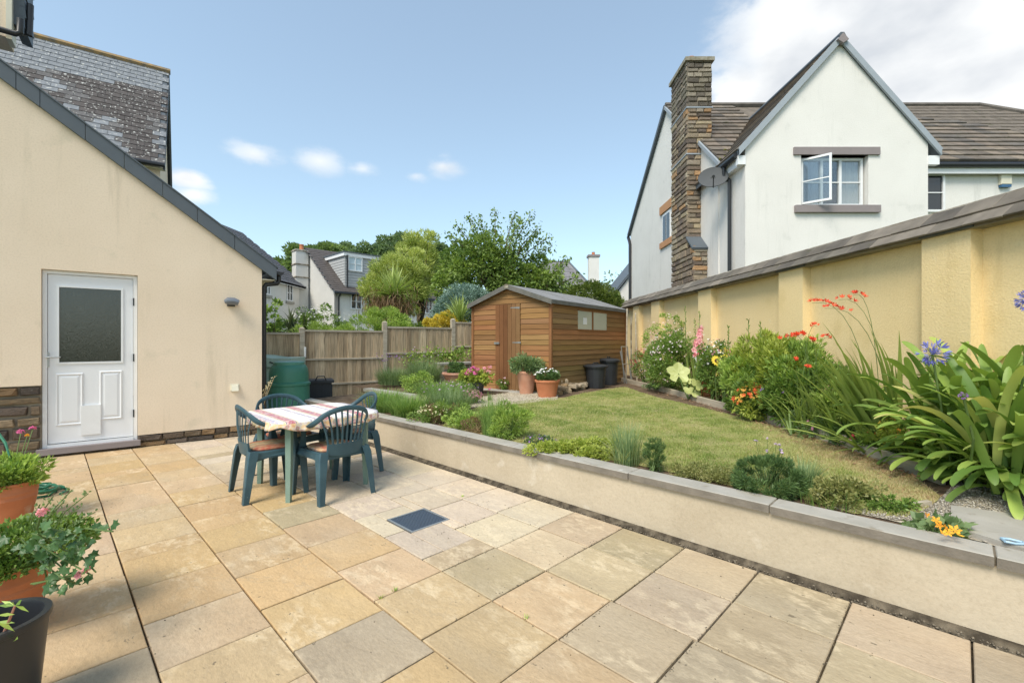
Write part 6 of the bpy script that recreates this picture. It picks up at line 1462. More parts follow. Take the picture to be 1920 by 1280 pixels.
# ------------------------------------------------------------------ upper bed by the fence
ub = 'plants in the upper bed by the fence'
def ugp(px, py, z=.47): return at_z(px, py, z)
tuft('lavender', 'grey-green lavender with thin purple spikes by the fence post', 'lavender', ugp(738, 720), 1200, .32, .42, .30, .007, 'grey', 31, ub, flowers=('purple', 30, .015, .62, 'flower_spikes'))
tuft('catmint', 'tall loose green stems with mauve tips in the upper bed', 'catmint', ugp(795, 724), 1100, .30, .66, .30, .008, 'grey', 32, ub, flowers=('lilac', 24, .014, .74, 'flower_spikes'))
shrub('marjoram', 'bright yellow-green herb in the middle of the upper bed', 'herb', ugp(785, 735), (.36, .26, .20), 3200, .035, .014, 'fresh', seed=33, group=ub, clumps=34, cr=.28)
tuft('grass_clump', 'soft green grass clump behind the upper wall coping', 'ornamental grass', ugp(830, 752, .44), 1300, .38, .36, .30, .007, 'grassy', 34, ub)
shrub('creeping_herb', 'green herb mound between the grass and the black flower pot', 'herb', ugp(858, 748, .43), (.40, .25, .16), 3000, .03, .012, 'mid', seed=35, group=ub, clumps=40, cr=.25)
# climber on the fence
cl_ = thing('climbing_plant', 'leafy climber sprawling along the fence panel with reddish stems', 'climber', FP2+fd*1.0+fn_*.25)
rr = np.random.default_rng(41); pts = []
path = [(768, 705), (775, 672), (800, 668), (820, 662), (845, 666), (868, 660), (785, 690), (830, 676), (860, 672)]
cn = [at_plane(px, py, FP2+fn_*.3, fn_) for px, py in path]
P = np.concatenate([np.array(tuple(c))+rr.normal(0, 1, (130, 3))*np.array([.13, .07, .09]) for c in cn])-np.array(tuple(cl_.location))
V = leafgeo(rr, P, np.tile([[0, -.6, .3]], (len(P), 1)), .07, .055); np_mesh('foliage', V.reshape(-1, 3), np.arange(len(P)*4).reshape(-1, 4), LM['fresh'], np.clip(rr.normal(.45, .25, len(P)), 0, 1), cl_, kind='stuff', world=False)
b = MB(); o_ = cl_.location; b0 = at_plane(790, 722, FP2+fn_*.3, fn_)
for k in range(3): b.sweep([b0-o_+Vector((.05*k, 0, 0)), cn[6]-o_+Vector((.03*k, 0, 0)), cn[1+k]-o_, cn[3+k]-o_, cn[5]-o_], .008, 5)
b.build('stems', K['bark'], cl_)
# wooden stand behind the pot
ws_ = thing('wooden_stand', 'low weathered timber plant stand by the fence behind the flower pots', 'plant stand', ugp(853, 717, .5), math.atan2(fd.y, fd.x))
for (a0, a1, z) in ((-.42, .42, .40),): MB().cbox(a0, a1, -.13, .13, z, z+.045, .006).build('top_board', K['cap'], ws_)
for x in (-.36, .36): MB().cbox(x-.05, x+.05, -.1, .1, 0, .40, .004).build('leg', K['timber'], ws_)
MB().cbox(-.36, .36, -.02, .02, .2, .3, .004).build('stretcher', K['timber'], ws_)
# ------------------------------------------------------------------ pots
def pot(name, label, px, py, h, r, m, cat='flower pot', group=None, z=None, old=False, taper=.68, rim=.12):
    p = gpt(px, py) if z is None else at_z(px, py, z); t = thing(name, label, cat, p, 0, group)
    b = MB(); b.lathe([(r*taper*.96, 0), (r*taper, .004), (r*.93, h*(1-rim)), (r*.94, h*(1-rim)+.004), (r, h*(1-rim)+.006), (r*1.01, h*.985), (r*.985, h), (r*.90, h), (r*.88, h*.97), (r*.85, h*.90)], 36, caps=False); b.build('pot_body', m, t, smooth=True)
    b = MB(); b.lathe([(0, h*.9), (r*.5, h*.915), (r*.87, h*.9)], 24); b.build('compost', K['soil'], t, smooth=True); return t
gp1 = 'pots of plants by the shed'
p1 = pot('terracotta_pot', 'tall faded terracotta pot in front of the shed corner', 987, 738, .42, .185, K['terraold'], group=gp1, taper=.66)
shrub('shrub_in_pot', 'bushy grey-green shrub growing in the tall faded pot', 'shrub', p1.location+Vector((0, 0, .38)), (.37, .30, .19), 3600, .06, .020, 'grey', seed=50, zc=.14, clumps=40, cr=.28, up=.6, stemm='bark')
p2 = pot('terracotta_pot', 'shorter orange terracotta pot on the lawn edge, right of the taller one', 1026, 744, .30, .215, K['terra'], group=gp1, taper=.72, rim=.14)
d2 = shrub('daisy_plant', 'white daisies over dark green leaves in the shorter terracotta pot', 'daisies', p2.location+Vector((0, 0, .28)), (.23, .21, .11), 3000, .05, .013, 'dark', seed=51, zc=.07, clumps=36, cr=.24, up=1.2)
rr = np.random.default_rng(52); nf = 46; a = rr.uniform(0, 6.28, nf); r_ = .23*np.sqrt(rr.random(nf)); P = np.stack([r_*np.cos(a), r_*np.sin(a), .20-.09*(r_/.23)**2+rr.normal(0, .012, nf)], 1)
florets('flowers', P, np.tile([[0, -.4, 1.]], (nf, 1)), .022, 'white', d2, rr, 8, .1)
p3 = pot('terracotta_bowl', 'wide pale terracotta bowl on the left of the shed door', 857, 722, .26, .30, K['terraold'], group=gp1, z=.52, taper=.55, rim=.16)
shrub('bush_in_bowl', 'small dark green bush in the wide terracotta bowl', 'shrub', p3.location+Vector((0, 0, .22)), (.21, .2, .13), 2200, .045, .016, 'dark', seed=53, zc=.1, clumps=26, cr=.3, up=.8)
p4 = pot('black_pot', 'dark grey pot holding the magenta and pink geraniums', 892, 741, .24, .17, K['darkpot'], group=gp1, taper=.7)
ge = shrub('geranium', 'pale green geranium with magenta and pink heads in the dark pot by the shed', 'geranium', p4.location+Vector((-.04, 0, .20)), (.36, .22, .15), 1300, .06, .055, 'lime', seed=54, zc=.1, clumps=26, cr=.35)
rr = np.random.default_rng(55)
def heads(t, fm, spots, nper=26, r=.055, fr=.018, nm='flower_head'):
    for s in spots:
        d = rr.normal(0, 1, (nper, 3)); d /= np.linalg.norm(d, axis=1, keepdims=True); d[:, 2] = np.abs(d[:, 2]); P = np.array(s)+d*r*rr.uniform(.6, 1, (nper, 1)); florets(nm, P, d, fr, fm, t, rr, 5, .2)
        b = MB(); b.sweep([(s[0]*.4, s[1]*.4, .0), (s[0], s[1], s[2])], .004, 5); b.build('flower_stalk', K['stem'], t)
heads(ge, 'hotpink', [(-.07, -.12, .24), (.04, -.14, .20), (-.0, -.1, .29), (.07, -.08, .26), (-.12, -.1, .18)]); heads(ge, 'pink', [(.20, -.05, .28), (.27, -.05, .22), (.30, 0, .30)], r=.045)
mum = shrub('chrysanthemum', 'round clump of mauve pink flowers on the lawn edge in front of the dark pot', 'chrysanthemum', g(883, 757), (.19, .17, .13), 1300, .03, .016, 'mid', seed=56, zc=.11, clumps=30, flowers=[('mauve', 210, .020, -.1, 'flowers')])
for px, py, lab, fl in ((944, 728, 'small leafy plant with pale buds at the shed step', 'pinkwhite'), (967, 725, 'small pink-flowered plant between the shed door and the tall pot', 'pink')):
    shrub('small_flowering_plant', lab, 'bedding plant', g(px, py+4), (.14, .13, .13), 900, .03, .014, 'mid', seed=px, group='small plants by the shed door', clumps=18, flowers=[(fl, 14, .02, .3, 'flowers')])
tuft('valerian', 'single thin plant with a pink spike on the gravel', 'bedding plant', g(918, 752), 26, .03, .16, .05, .01, 'grey', 58, None, flowers=('hotpink', 2, .018, .20, 'flower_spike'))
# ------------------------------------------------------------------ long flower bed under the yellow wall
lb = 'plants in the flower bed under the yellow wall'
def B(px, X, dz=0): Y = X*FOC/(px-CX); return Vector((X, Y, gz(X, Y)+.02))
fu = shrub('fuchsia', 'tall fuchsia full of pale pink and white flowers at the far end of the bed', 'fuchsia', B(1262, 2.98), (.60, .48, .62), 15000, .038, .020, 'mid', seed=60, group=lb, zc=.56, clumps=70, cr=.26, up=.2, flowers=[('pinkwhite', 330, .020, -.6, 'pale_flowers'), ('mauve', 50, .016, -.4, 'mauve_flowers')])
shrub('fuchsia', 'slender arching fuchsia reaching highest against the yellow wall', 'fuchsia', B(1250, 3.22), (.50, .38, .72), 7000, .036, .018, 'fresh', seed=61, group=lb, zc=.85, clumps=70, cr=.16, up=.5, flowers=[('pinkwhite', 110, .018, -.3, 'flowers')])
shrub('fuchsia', 'small fuchsia with crimson flowers next to the shed gap', 'fuchsia', B(1207, 2.86), (.30, .25, .42), 3000, .03, .016, 'mid', seed=62, group=lb, zc=.40, clumps=40, cr=.22, flowers=[('crimson', 170, .020, -.2, 'flowers')])
shrub('fuchsia', 'fuchsia sprig with white flowers right of the tall pink spike', 'fuchsia', B(1338, 3.12), (.30, .26, .45), 3400, .034, .018, 'mid', seed=63, group=lb, zc=.62, clumps=40, cr=.2, flowers=[('white', 70, .020, -.2, 'flowers'), ('mauve', 20, .018, 0, 'mauve_flowers')])
def gladiolus(px, X, top_py, lab, fm, k, colour_span=.4, seed=0, lx=0.0):
    rr = np.random.default_rng(seed); p = B(px, X); t = thing('gladiolus', lab, 'gladiolus', p, 0, 'gladioli in the flower bed'); h = at_y(px, top_py, p.y).z-p.z
    var = [strap_mesh('sword_leaf', h*.62*s_, .032, R(e), .35, LM['crocleaf'], 7, .3, .35) for s_, e in ((1, 84), (.8, 78), (.9, 87))]
    straps(t, 8, var, .06, name='leaf', seed=seed, tilt=.08)
    b = MB(); b.sweep([(0, 0, 0), (.01, 0, h*.5), (lx, 0, h)], [.007, .006, .002], 6); b.build('flower_stem', K['stem'], t)
    bud = leafgeo(rr, np.array([(lx*(.6+.4*u), 0, h*(.62+.38*u)) for u in np.linspace(0, 1, 26)]), np.tile([[0, 0, 1.2]], (26, 1))*1.0+rr.normal(0, .25, (26, 3)), .05, .022)
    np_mesh('buds', bud.reshape(-1, 3), np.arange(26*4).reshape(-1, 4), LM['crocleaf'], rr.random(26), t, kind='stuff', world=False)
    if k:
        P = []; D = []
        for i in range(k): a = (i % 2)*math.pi*.8-2.0+rr.normal(0, .25); z = h*(.62-.0+colour_span*.75*i/k)-.12; P.append((.035*math.cos(a), .035*math.sin(a), z)); D.append((math.cos(a), math.sin(a)-.6, .35))
        florets('florets', np.array(P), np.array(D), .052*(1), fm, t, rr, 6, .6); florets('inner_florets', np.array(P)+np.array([0, -.012, .0]), np.array(D), .034, fm, t, rr, 5, .8)
gladiolus(1311, 3.05, 588, 'gladiolus with tall pale pink flower spike before the second pier', 'pink', 18, .42, 1)
gladiolus(1303, 3.15, 600, 'gladiolus spike with deeper pink florets, just left of the pale pink one', 'pink', 12, .3, 2)
gladiolus(1366, 3.1, 612, 'gladiolus with short salmon pink spike by the third pier', 'pink', 9, .25, 3)
gladiolus(1285, 3.12, 578, 'tall green gladiolus bud spike rising out of the fuchsia', 'pink', 0, 0, 4)
gladiolus(1403, 3.15, 600, 'green gladiolus bud spike above the leafy phlox', 'pink', 0, 0, 5)
gladiolus(1426, 3.15, 606, 'second green gladiolus bud spike above the leafy phlox, further right', 'pink', 0, 0, 6)
# big pale leaf plant
bl = thing('squash_plant', 'large pale yellow-green lobed leaves leaning out over the timber edging', 'squash plant', B(1290, 2.86), 0, lb)
def lobed(r, seed):
    r2 = random.Random(seed); b = MB(); vs = [(0, 0, 0)]; n = 20
    for i in range(n):
        a = 2*math.pi*i/n; rad = r*(.72+.28*abs(math.cos(2.5*a)))*r2.uniform(.94, 1.05)*(1 if abs(a-math.pi) > .3 else .35); vs.append((rad*math.cos(a), rad*math.sin(a), .16*rad*math.sin(3*a)*.3+.22*rad))
    for i in range(n):
        v = vs[1+i]; vs.append((v[0]*.5, v[1]*.5, v[2]*.32))
    b.add(vs, [(0, 1+n+i, 1+n+(i+1) % n) for i in range(n)]+[(1+n+i, 1+i, 1+(i+1) % n, 1+n+(i+1) % n) for i in range(n)])
    me = b.mesh('leaf', leafmat('pale_lobed_leaf', (.38, .42, .13), (.60, .64, .30)), 'all'); at = me.attributes.new('tint', 'FLOAT', 'FACE'); at.data.foreach_set('value', [r2.uniform(.3, .9) for _ in me.polygons]); return me
for (px, py, dX, r_, tx, ty) in ((1272, 700, 2.78, .20, -1.05, -.3), (1296, 737, 2.86, .15, -.5, .2), (1305, 722, 2.92, .12, -.8, .5), (1288, 716, 2.9, .09, -.5, -.5)):
    Y = dX*FOC/(px-CX); q = at_y(px, py, Y); e = q-bl.location
    link('leaf', lobed(r_, px), bl, Matrix.Translation(e) @ Matrix.Rotation(ty, 4, 'Y') @ Matrix.Rotation(-tx, 4, 'X') @ Matrix.Rotation(1.2, 4, 'Z'))
    b = MB(); b.sweep([(0, 0, 0), e*.5+Vector((0, 0, -.03)), e], .009, 6); b.build('leaf_stalk', K['stem'], bl)
p5 = pot('terracotta_pot', 'small terracotta pot of petunias in the flower bed behind the edging', 1325, 742, .24, .12, K['terra'], group=None, z=.50)
pt = shrub('petunia', 'white and magenta petunias in the small terracotta pot', 'petunia', p5.location+Vector((0, 0, .22)), (.17, .15, .12), 900, .035, .022, 'mid', seed=65, zc=.08, clumps=20)
rr = np.random.default_rng(66); heads(pt, 'white', [(-.10, -.10, .12), (-.06, -.12, .17), (-.13, -.06, .16)], 7, .03, .035, 'white_flower'); heads(pt, 'hotpink', [(.02, -.12, .19), (.08, -.08, .21), (-.02, -.1, .24)], 8, .04, .032, 'magenta_flower')
# sunflower-like bloom
sf_ = thing('rudbeckia', 'yellow flower with dark brown centre beside the petunia pot', 'rudbeckia', B(1344, 3.0), 0, lb); q = at_y(1343, 676, sf_.location.y-.12)-sf_.location
b = MB(); b.sweep([(0, 0, 0), q*.6+Vector((0, .05, 0)), q], .006, 6); b.build('flower_stem', K['stem'], sf_)
florets('petals', np.array([tuple(q)]), np.array([(0, -1, .2)]), .075, 'yellow', sf_, np.random.default_rng(1), 13, .05)
b = MB(); b.lathe([(.0, .02), (.02, .018), (.03, .0)], 10); M4 = Matrix.Translation(q+Vector((0, -.01, 0))) @ Vector((0, -1, .2)).to_track_quat('Z', 'Y').to_matrix().to_4x4(); b.xf(M4); b.build('centre', plain('brown_centre', (.10, .04, .02), .9), sf_)
shrub('yellow_loosestrife', 'small yellow flowering plant behind the petunias', 'loosestrife', B(1358, 3.02), (.10, .1, .30), 500, .04, .016, 'fresh', seed=67, zc=.55, clumps=14, flowers=[('yellow', 60, .016, -.5, 'flowers')])
# leafy phlox mass
for i, (px, X, rad, zc, n_, mt, lab) in enumerate((
    (1395, 3.05, (.32, .28, .40), .44, 3600, 'fresh', 'leafy bright green phlox at the left end of the clump, by the petunia pot'), (1420, 3.22, (.42, .32, .52), .60, 5200, 'lime', 'tall leafy bright green phlox before the fourth pier'), (1465, 3.2, (.40, .32, .50), .58, 5200, 'lime', 'tall yellow-green leafy phlox in the middle of the bed'), (1505, 3.25, (.36, .30, .48), .52, 4600, 'fresh', 'leafy phlox below the scarlet arching flowers'),
    (1418, 2.98, (.28, .22, .30), .28, 3000, 'mid', 'lower mid green leafy plant behind the timber edging'), (1475, 3.10, (.30, .24, .34), .34, 3200, 'mid', 'mid green leafy plant in front of the phlox with a violet flower'),
    (1352, 3.25, (.30, .24, .42), .46, 3200, 'mid', 'mid green leafy plant behind the yellow flowers by the third pier'), (1552, 3.32, (.34, .26, .36), .40, 3600, 'mid', 'mid green leafy plant just right of the scarlet flowers against the wall'), (1604, 3.40, (.34, .26, .30), .32, 3000, 'fresh', 'fresh green leafy plant between the scarlet flowers and the big arching clump'))):
    shrub('phlox', lab, 'phlox', B(px, X), rad, n_, .065, .020, mt, seed=70+i, group=lb, zc=zc, clumps=54, cr=.22, up=.9, tvar=.7, flowers=[('purple', 5, .022, .2, 'flowers')] if i == 5 else None)
# alstroemeria red and yellow
shrub('alstroemeria', 'low red and yellow flowering plant spilling over the timber edging', 'alstroemeria', B(1415, 2.93), (.25, .19, .24), 1900, .045, .015, 'lime', seed=80, group=lb, zc=.20, clumps=34, cr=.26, up=.4, flowers=[('redyel', 150, .024, .0, 'flowers'), ('red', 40, .034, .4, 'red_flowers')])
# crocosmia (middle, scarlet) and the tall arching one
def crocosmia(px, X, L_, n_, lab, sprays, seed, rz=(0, 6.28), lean=(55, 78), sc_=(.8, 1.15), wl=.026, dr=.55):
    p = B(px, X); t = thing('crocosmia', lab, 'crocosmia', p, 0, 'crocosmia clumps in the flower bed'); rr = np.random.default_rng(seed)
    var = [strap_mesh('sword_leaf', L_*(.72+.05*k), wl, R(lean[0]+(lean[1]-lean[0])*((k*37) % 7)/6), dr+.09*((k*3) % 5), LM['crocleaf'], 8, .35, .2+.1*k, twist=.4*(-1)**k) for k in range(8)]
    straps(t, n_, var, .13, rz, 'leaf', sc_, seed, tilt=.16)
    for (spx, spy, Yo, k, arch) in sprays:
        q = at_y(spx, spy, p.y+Yo)-p; spray(t, (rr.normal(0, .04), rr.normal(0, .04), .2), q, arch, 'red', k, .024, rr=rr)
    return t
crocosmia(1520, 3.12, .72, 46, 'crocosmia with scarlet flowers held level over the phlox', [(1462, 637, -.1, 5, .30), (1483, 632, 0, 8, .28), (1500, 630, 0, 10, .25), (1520, 640, -.1, 10, .22), (1560, 636, .1, 6, .3), (1532, 612, .1, 5, .2)], 90)
crocosmia(1498, 2.98, .5, 26, 'small crocosmia clump with two orange-red blooms low in the bed', [(1492, 677, -.1, 4, .1), (1512, 690, -.2, 4, .08)], 91)
crocosmia(1652, 3.3, 1.0, 66, 'large crocosmia with long arching sword leaves and red sprays against the wall', [(1522, 568, 0, 9, .16), (1545, 578, -.05, 6, .14), (1600, 553, 0, 6, .2), (1572, 562, .05, 5, .16)], 92, (2.7, 3.9), (60, 80), (.8, 1.2), .050, .25)
crocosmia(1640, 3.16, .72, 24, 'pale green arching leaves flopping over the timber edging', [], 93, (2.5, 4.6), (15, 50), (.7, 1.1), .040)
crocosmia(1585, 3.2, .8, 44, 'fan of narrow sword leaves between the scarlet flowers and the big arching clump', [], 94, (2.2, 4.6), (45, 80), (.7, 1.0), .032)
# low plants behind the edging
for i, (px, X, rad, mt, fl, lab) in enumerate(((1545, 3.12, (.30, .12, .10), 'dark', 'mauve', 'low dark groundcover with reddish flowers behind the edging'), (1590, 3.14, (.24, .11, .12), 'dark', None, 'low dark groundcover under the arching leaves'), (1640, 3.16, (.20, .12, .14), 'mid', 'crimson', 'low leafy plant with red tips left of the strap-leaved clump'), (1500, 3.06, (.2, .1, .12), 'grey', None, 'low grey-green plant behind the middle of the edging'), (1380, 2.99, (.2, .1, .12), 'mid', None, 'low green plant by the small terracotta pot'), (1235, 2.84, (.34, .12, .10), 'grey', None, 'low green fringe at the far end of the edging'), (1690, 3.2, (.2, .12, .22), 'redyel', 'redyel', 'low yellow and red leaved plant at the foot of the strap-leaved clump'))):
    shrub('groundcover_plant', lab, 'groundcover', B(px, X), rad, 1400, .03, .014, mt if mt in LM else 'lime', seed=100+i, group='low plants behind the edging', clumps=24, zc=rad[2]*.7, flowers=[(fl, 22, .018, .1, 'flowers')] if fl else None)
tuft('grass_weed', 'tuft of grass against the near end of the timber edging', 'grass', g(1668, 858), 90, .10, .13, .10, .004, 'grassy', 110)
# ------------------------------------------------------------------ agapanthus
SV = []
rA = random.Random(5)
for k in range(24):
    e = R([22, 38, 52, 62, 72, 80][k % 6]+rA.uniform(-5, 5)); dp = [1.15, 1.3, 1.3, 1.15, .9, .6][k % 6]*rA.uniform(.85, 1.15)
    SV.append(strap_mesh('strap_leaf', [.50, .62, .76, .88, .94, .92][k % 6]*rA.uniform(.9, 1.1), rA.uniform(.044, .056), e, dp*1.2, LM['strap'], 14, .22, rA.choice((.1, .2, .3, .4, .5, .6, .75, .95)), rA.uniform(-.3, .3)))
ag = thing('agapanthus', 'large clump of glossy broad strap leaves with blue globe flowers at the right edge', 'agapanthus', (3.28, 3.25, .40))
for i, (bx_, by_, bz_, nn2) in enumerate(((.02, .02, .06, 70), (.26, -.36, .08, 64), (.02, -.28, .04, 50), (.14, .28, .06, 46), (.42, -.05, .2, 44), (.12, .48, .04, 22))):
    straps(ag, nn2, SV, .12, (0, 6.283), 'leaf', (.78, 1.2), 200+i, (bx_, by_, bz_), .2)
b = MB(); 
for i in range(40): a = rA.uniform(0, 6.28); r_ = .4*math.sqrt(rA.random()); b.sweep([(.15+r_*.8*math.cos(a), -.15+r_*math.sin(a), -.03), (.15+r_*.9*math.cos(a), -.15+r_*1.05*math.sin(a), .14)], .014, 5)
b.build('leaf_bases', K['stem'], ag, kind='stuff')
fl_ = MB()
for i in range(190):
    me_ = rA.choice(SV); c_3 = rA.choice(((.15, -.1, .1), (-.1, -.2, .05), (-.05, -.35, .05), (.2, .2, .08), (.35, -.3, .16), (.3, .1, .2), (.15, .35, .1), (.2, -.55, .08)))
    M4 = Matrix.Translation(Vector(c_3)+Vector((rA.gauss(0, .08), rA.gauss(0, .1), 0))) @ Matrix.Rotation(rA.uniform(1.2, 5.4), 4, 'Z') @ Matrix.Rotation(rA.uniform(-.2, .2), 4, 'Y') @ Matrix.Rotation(rA.uniform(-.3, .3), 4, 'X') @ Matrix.Scale(rA.uniform(.75, 1.1), 4)
    fl_.add([M4 @ v.co for v in me_.vertices], [tuple(p_.vertices) for p_ in me_.polygons])
me_ = fl_.mesh('further_leaves', LM['strap'], 'all'); at_ = me_.attributes.new('tint', 'FLOAT', 'FACE'); at_.data.foreach_set('value', np.repeat(np.random.default_rng(3).uniform(.1, .9, 190), 28).astype(np.float32)); link('further_leaves', me_, ag)['kind'] = 'stuff'
def umbel(px, py, Y, r, fm='blue'):
    q = at_y(px, py, Y)-ag.location; rr = np.random.default_rng(px); b = MB(); b.sweep([(q.x*.5, q.y*.5, .05), (q.x*.8, q.y*.9, q.z*.6), q], .007, 6); b.build('flower_stem', K['stem'], ag)
    n_ = 30; d = rr.normal(0, 1, (n_, 3)); d /= np.linalg.norm(d, axis=1, keepdims=True); d[:, 2] = d[:, 2]*.9+.12; b = MB()
    for v in d: b.sweep([q, q+Vector(v)*r*.72], .0016, 4)
    b.build('flower_stalks', K['stem'], ag, kind='stuff')
    florets('blue_florets', np.array([tuple(q)])+d*r*.72, d, .022*r/.085, fm, ag, rr, 5, 2.0)
umbel(1748, 664, 3.2, .085); umbel(1930, 563, 2.9, .065); umbel(1806, 742, 2.75, .02, 'purple')
# ------------------------------------------------------------------ left foreground pots
lf_ = 'flower pots at the left edge of the patio'
q1 = at_z(12, 985, 0); fp1 = thing('terracotta_pot', 'terracotta pot with leafy green plant, furthest back of the pots at the left edge', 'flower pot', q1, 0, lf_)
def bigpot(t, h, r, m, taper=.7, rings=True):
    b = MB(); pr = [(0, 0), (r*taper, 0), (r*taper*1.02, .01)]
    if rings: pr += [(r*.90, h*.62), (r*.915, h*.63), (r*.915, h*.66), (r*.905, h*.67), (r*.925, h*.74), (r*.94, h*.75), (r*.94, h*.78), (r*.93, h*.79)]
    pr += [(r*.96, h*.93), (r, h*.95), (r*1.01, h*.995), (r*.99, h), (r*.92, h), (r*.9, h*.97), (r*.87, h*.8)]
    b.lathe(pr, 56); b.build('pot_body', m, t, smooth=True); b = MB(); b.lathe([(0, h*.86), (r*.5, h*.87), (r*.89, h*.85)], 28); b.build('compost', K['soil'], t, smooth=True)
bigpot(fp1, .34, .185, K['terra'])
mg = shrub('marigold_plant', 'dense bright green leafy plant in the rear terracotta pot', 'bedding plant', q1+Vector((0, 0, .30)), (.27, .24, .13), 4200, .045, .017, 'fresh', seed=120, zc=.09, clumps=60, cr=.22, up=.9, tvar=.6)
rr = np.random.default_rng(9); e = at_z(51, 818, .50)-mg.location; heads(mg, 'hotpink', [(e.x, e.y+.05, e.z+.06), (e.x-.06, e.y, e.z+.04)], 14, .028, .016); heads(mg, 'orange', [(e.x+.0, e.y, e.z+.01)], 8, .012, .014)
q2 = at_z(-12, 1240, 0); fp2 = thing('terracotta_pot', 'terracotta pot with trailing plants, nearest of the orange pots at the left edge', 'flower pot', (-2.47, 2.19, 0), 0, lf_)
bigpot(fp2, .35, .20, K['terra'])
he = shrub('bushy_herb', 'fine-leaved bushy green plant overflowing the nearer terracotta pot', 'bedding plant', Vector((-2.40, 2.20, .33)), (.36, .28, .13), 9500, .024, .015, 'mid', seed=121, zc=.06, clumps=90, cr=.18, up=.7, tvar=.8)
b = MB(); rr = np.random.default_rng(122); Pp = []
for (px, py) in ((165, 925), (135, 918), (100, 930), (178, 960), (150, 950), (120, 940), (75, 945)):
    e = at_y(px, py, 2.15)-he.location; b.sweep([(e.x*.2, e.y*.2, 0), (e.x*.7, e.y*.7, e.z*.75), e], .0025, 4)
    for u in np.linspace(.35, 1, 34): Pp.append((e.x*u+rr.normal(0, .008), e.y*u+rr.normal(0, .008), e.z*(u**.8)+rr.normal(0, .008)))
b.build('upright_stems', K['stem'], he); Pp = np.array(Pp); V = leafgeo(rr, Pp, np.tile([[0, 0, .9]], (len(Pp), 1)), .017, .011); np_mesh('shoots', V.reshape(-1, 3), np.arange(len(V)*4).reshape(-1, 4), LM['grey'], rr.random(len(V)), he, kind='stuff', world=False)
heads(he, 'pink', [tuple(at_y(78, 962, 2.1)-he.location)], 16, .022, .014)
# trailing ivy-leaved geranium
iv = thing('ivy_geranium', 'trailing ivy-leaved stems with pink flowers hanging over the nearer pot', 'geranium', Vector((-2.30, 2.05, .33)))
def ivyleaf(seed):
    b = MB(); vs = [(0, 0, 0)]; pr = [(-.3, .0), (-.55, .55), (-.1, .62), (.1, 1.0), (.45, .55), (.9, .5), (.62, 0), (.9, -.5), (.45, -.55), (.1, -1.0), (-.1, -.62), (-.55, -.55)]
    vs += [(x*.024+.006, y*.024, .003*math.sin(i*2.1+seed)) for i, (x, y) in enumerate(pr)]; n = len(pr)
    b.add(vs, [(0, 1+i, 1+(i+1) % n) for i in range(n)]); me = b.mesh('leaf', leafmat('ivy_leaf', (.035, .09, .03), (.12, .22, .07), .35), 'all'); at = me.attributes.new('tint', 'FLOAT', 'FACE'); at.data.foreach_set('value', [.15+.25*seed]*n); return me
IVM = [ivyleaf(i) for i in range(3)]; rI = random.Random(4)
for path in ([(60, 1000), (110, 1010), (160, 990), (212, 996)], [(60, 1010), (105, 1040), (140, 1060), (172, 1078)], [(50, 1020), (85, 1060), (120, 1085), (150, 1095)], [(40, 1020), (80, 1050), (88, 1085), (95, 1100)], [(90, 990), (135, 1000), (165, 1020), (150, 1045)], [(70, 1000), (120, 1030), (150, 1040), (180, 1072)], [(40, 1010), (70, 1040), (100, 1050), (130, 1075)]):
    P_ = [at_y(px, py, 1.98+rI.uniform(-.05, .08))-iv.location for px, py in path]; b = MB(); b.sweep(P_, .0035, 5); b.build('stem', K['stem'], iv, smooth=True)
    for k in range(11):
        u = (k+.5)/11*3; i = min(2, int(u)); p = P_[i].lerp(P_[i+1], u-i)+Vector((rI.gauss(0, .018), rI.gauss(0, .02), rI.gauss(0, .018)))
        M4 = Matrix.Translation(p) @ Vector((rI.gauss(0, .35), -1, rI.uniform(-.1, 1.1))).to_track_quat('Z', 'Y').to_matrix().to_4x4() @ Matrix.Rotation(rI.uniform(0, 6.28), 4, 'Z') @ Matrix.Scale(rI.uniform(.7, 1.35), 4); link('leaf', rI.choice(IVM), iv, M4)
rr = np.random.default_rng(2); heads(iv, 'pink', [tuple(at_y(162, 1070, 1.96)-iv.location), tuple(at_y(150, 1077, 1.97)-iv.location)], 9, .014, .017)
# black tub
tbq = Vector((-1.88, 1.66, 0)); bt = thing('black_planter', 'round black plastic planter with a nearly bare stem, cut by the lower left corner', 'planter', tbq)
b = MB(); r = .148; h = .39; b.lathe([(0, .0), (r*.72, 0), (r*.74, .01), (r*.95, h*.93), (r*1.0, h*.94), (r*1.02, h*.975), (r*1.0, h), (r*.86, h), (r*.84, h*.97), (r*.80, h*.5), (r*.70, h*.42), (0, h*.42)], 56); b.build('pot_body', K['blackpl'], bt, smooth=True)
b = MB(); b.lathe([(0, h*.56), (r*.5, h*.57), (r*.79, h*.55)], 24); b.build('compost', K['soil'], bt, smooth=True)
K['pinkstem'] = plain('pinkish_stem', (.42, .20, .14), .5); e0 = at_y(-15, 1215, 1.62)-tbq; e1 = at_y(28, 1135, 1.60)-tbq
b = MB(); b.sweep([(e0.x, e0.y, h*.55), (e0.x*.5+e1.x*.5, e1.y, (h*.55+e1.z)/2), e1], [.007, .006, .003], 6); b.build('stem', K['pinkstem'], bt, smooth=True)
rr = np.random.default_rng(8); P = np.array([tuple(e1+Vector((0, 0, -.03*i))) for i in range(5)]+[tuple(e1)]*4); V = leafgeo(rr, P, np.array([(rr.normal(0, 1), rr.normal(0, .4), .5) for _ in range(9)]), .055, .014); np_mesh('leaves', V.reshape(-1, 3), np.arange(36).reshape(-1, 4), LM['fresh'], rr.random(9), bt, kind='stuff', world=False)
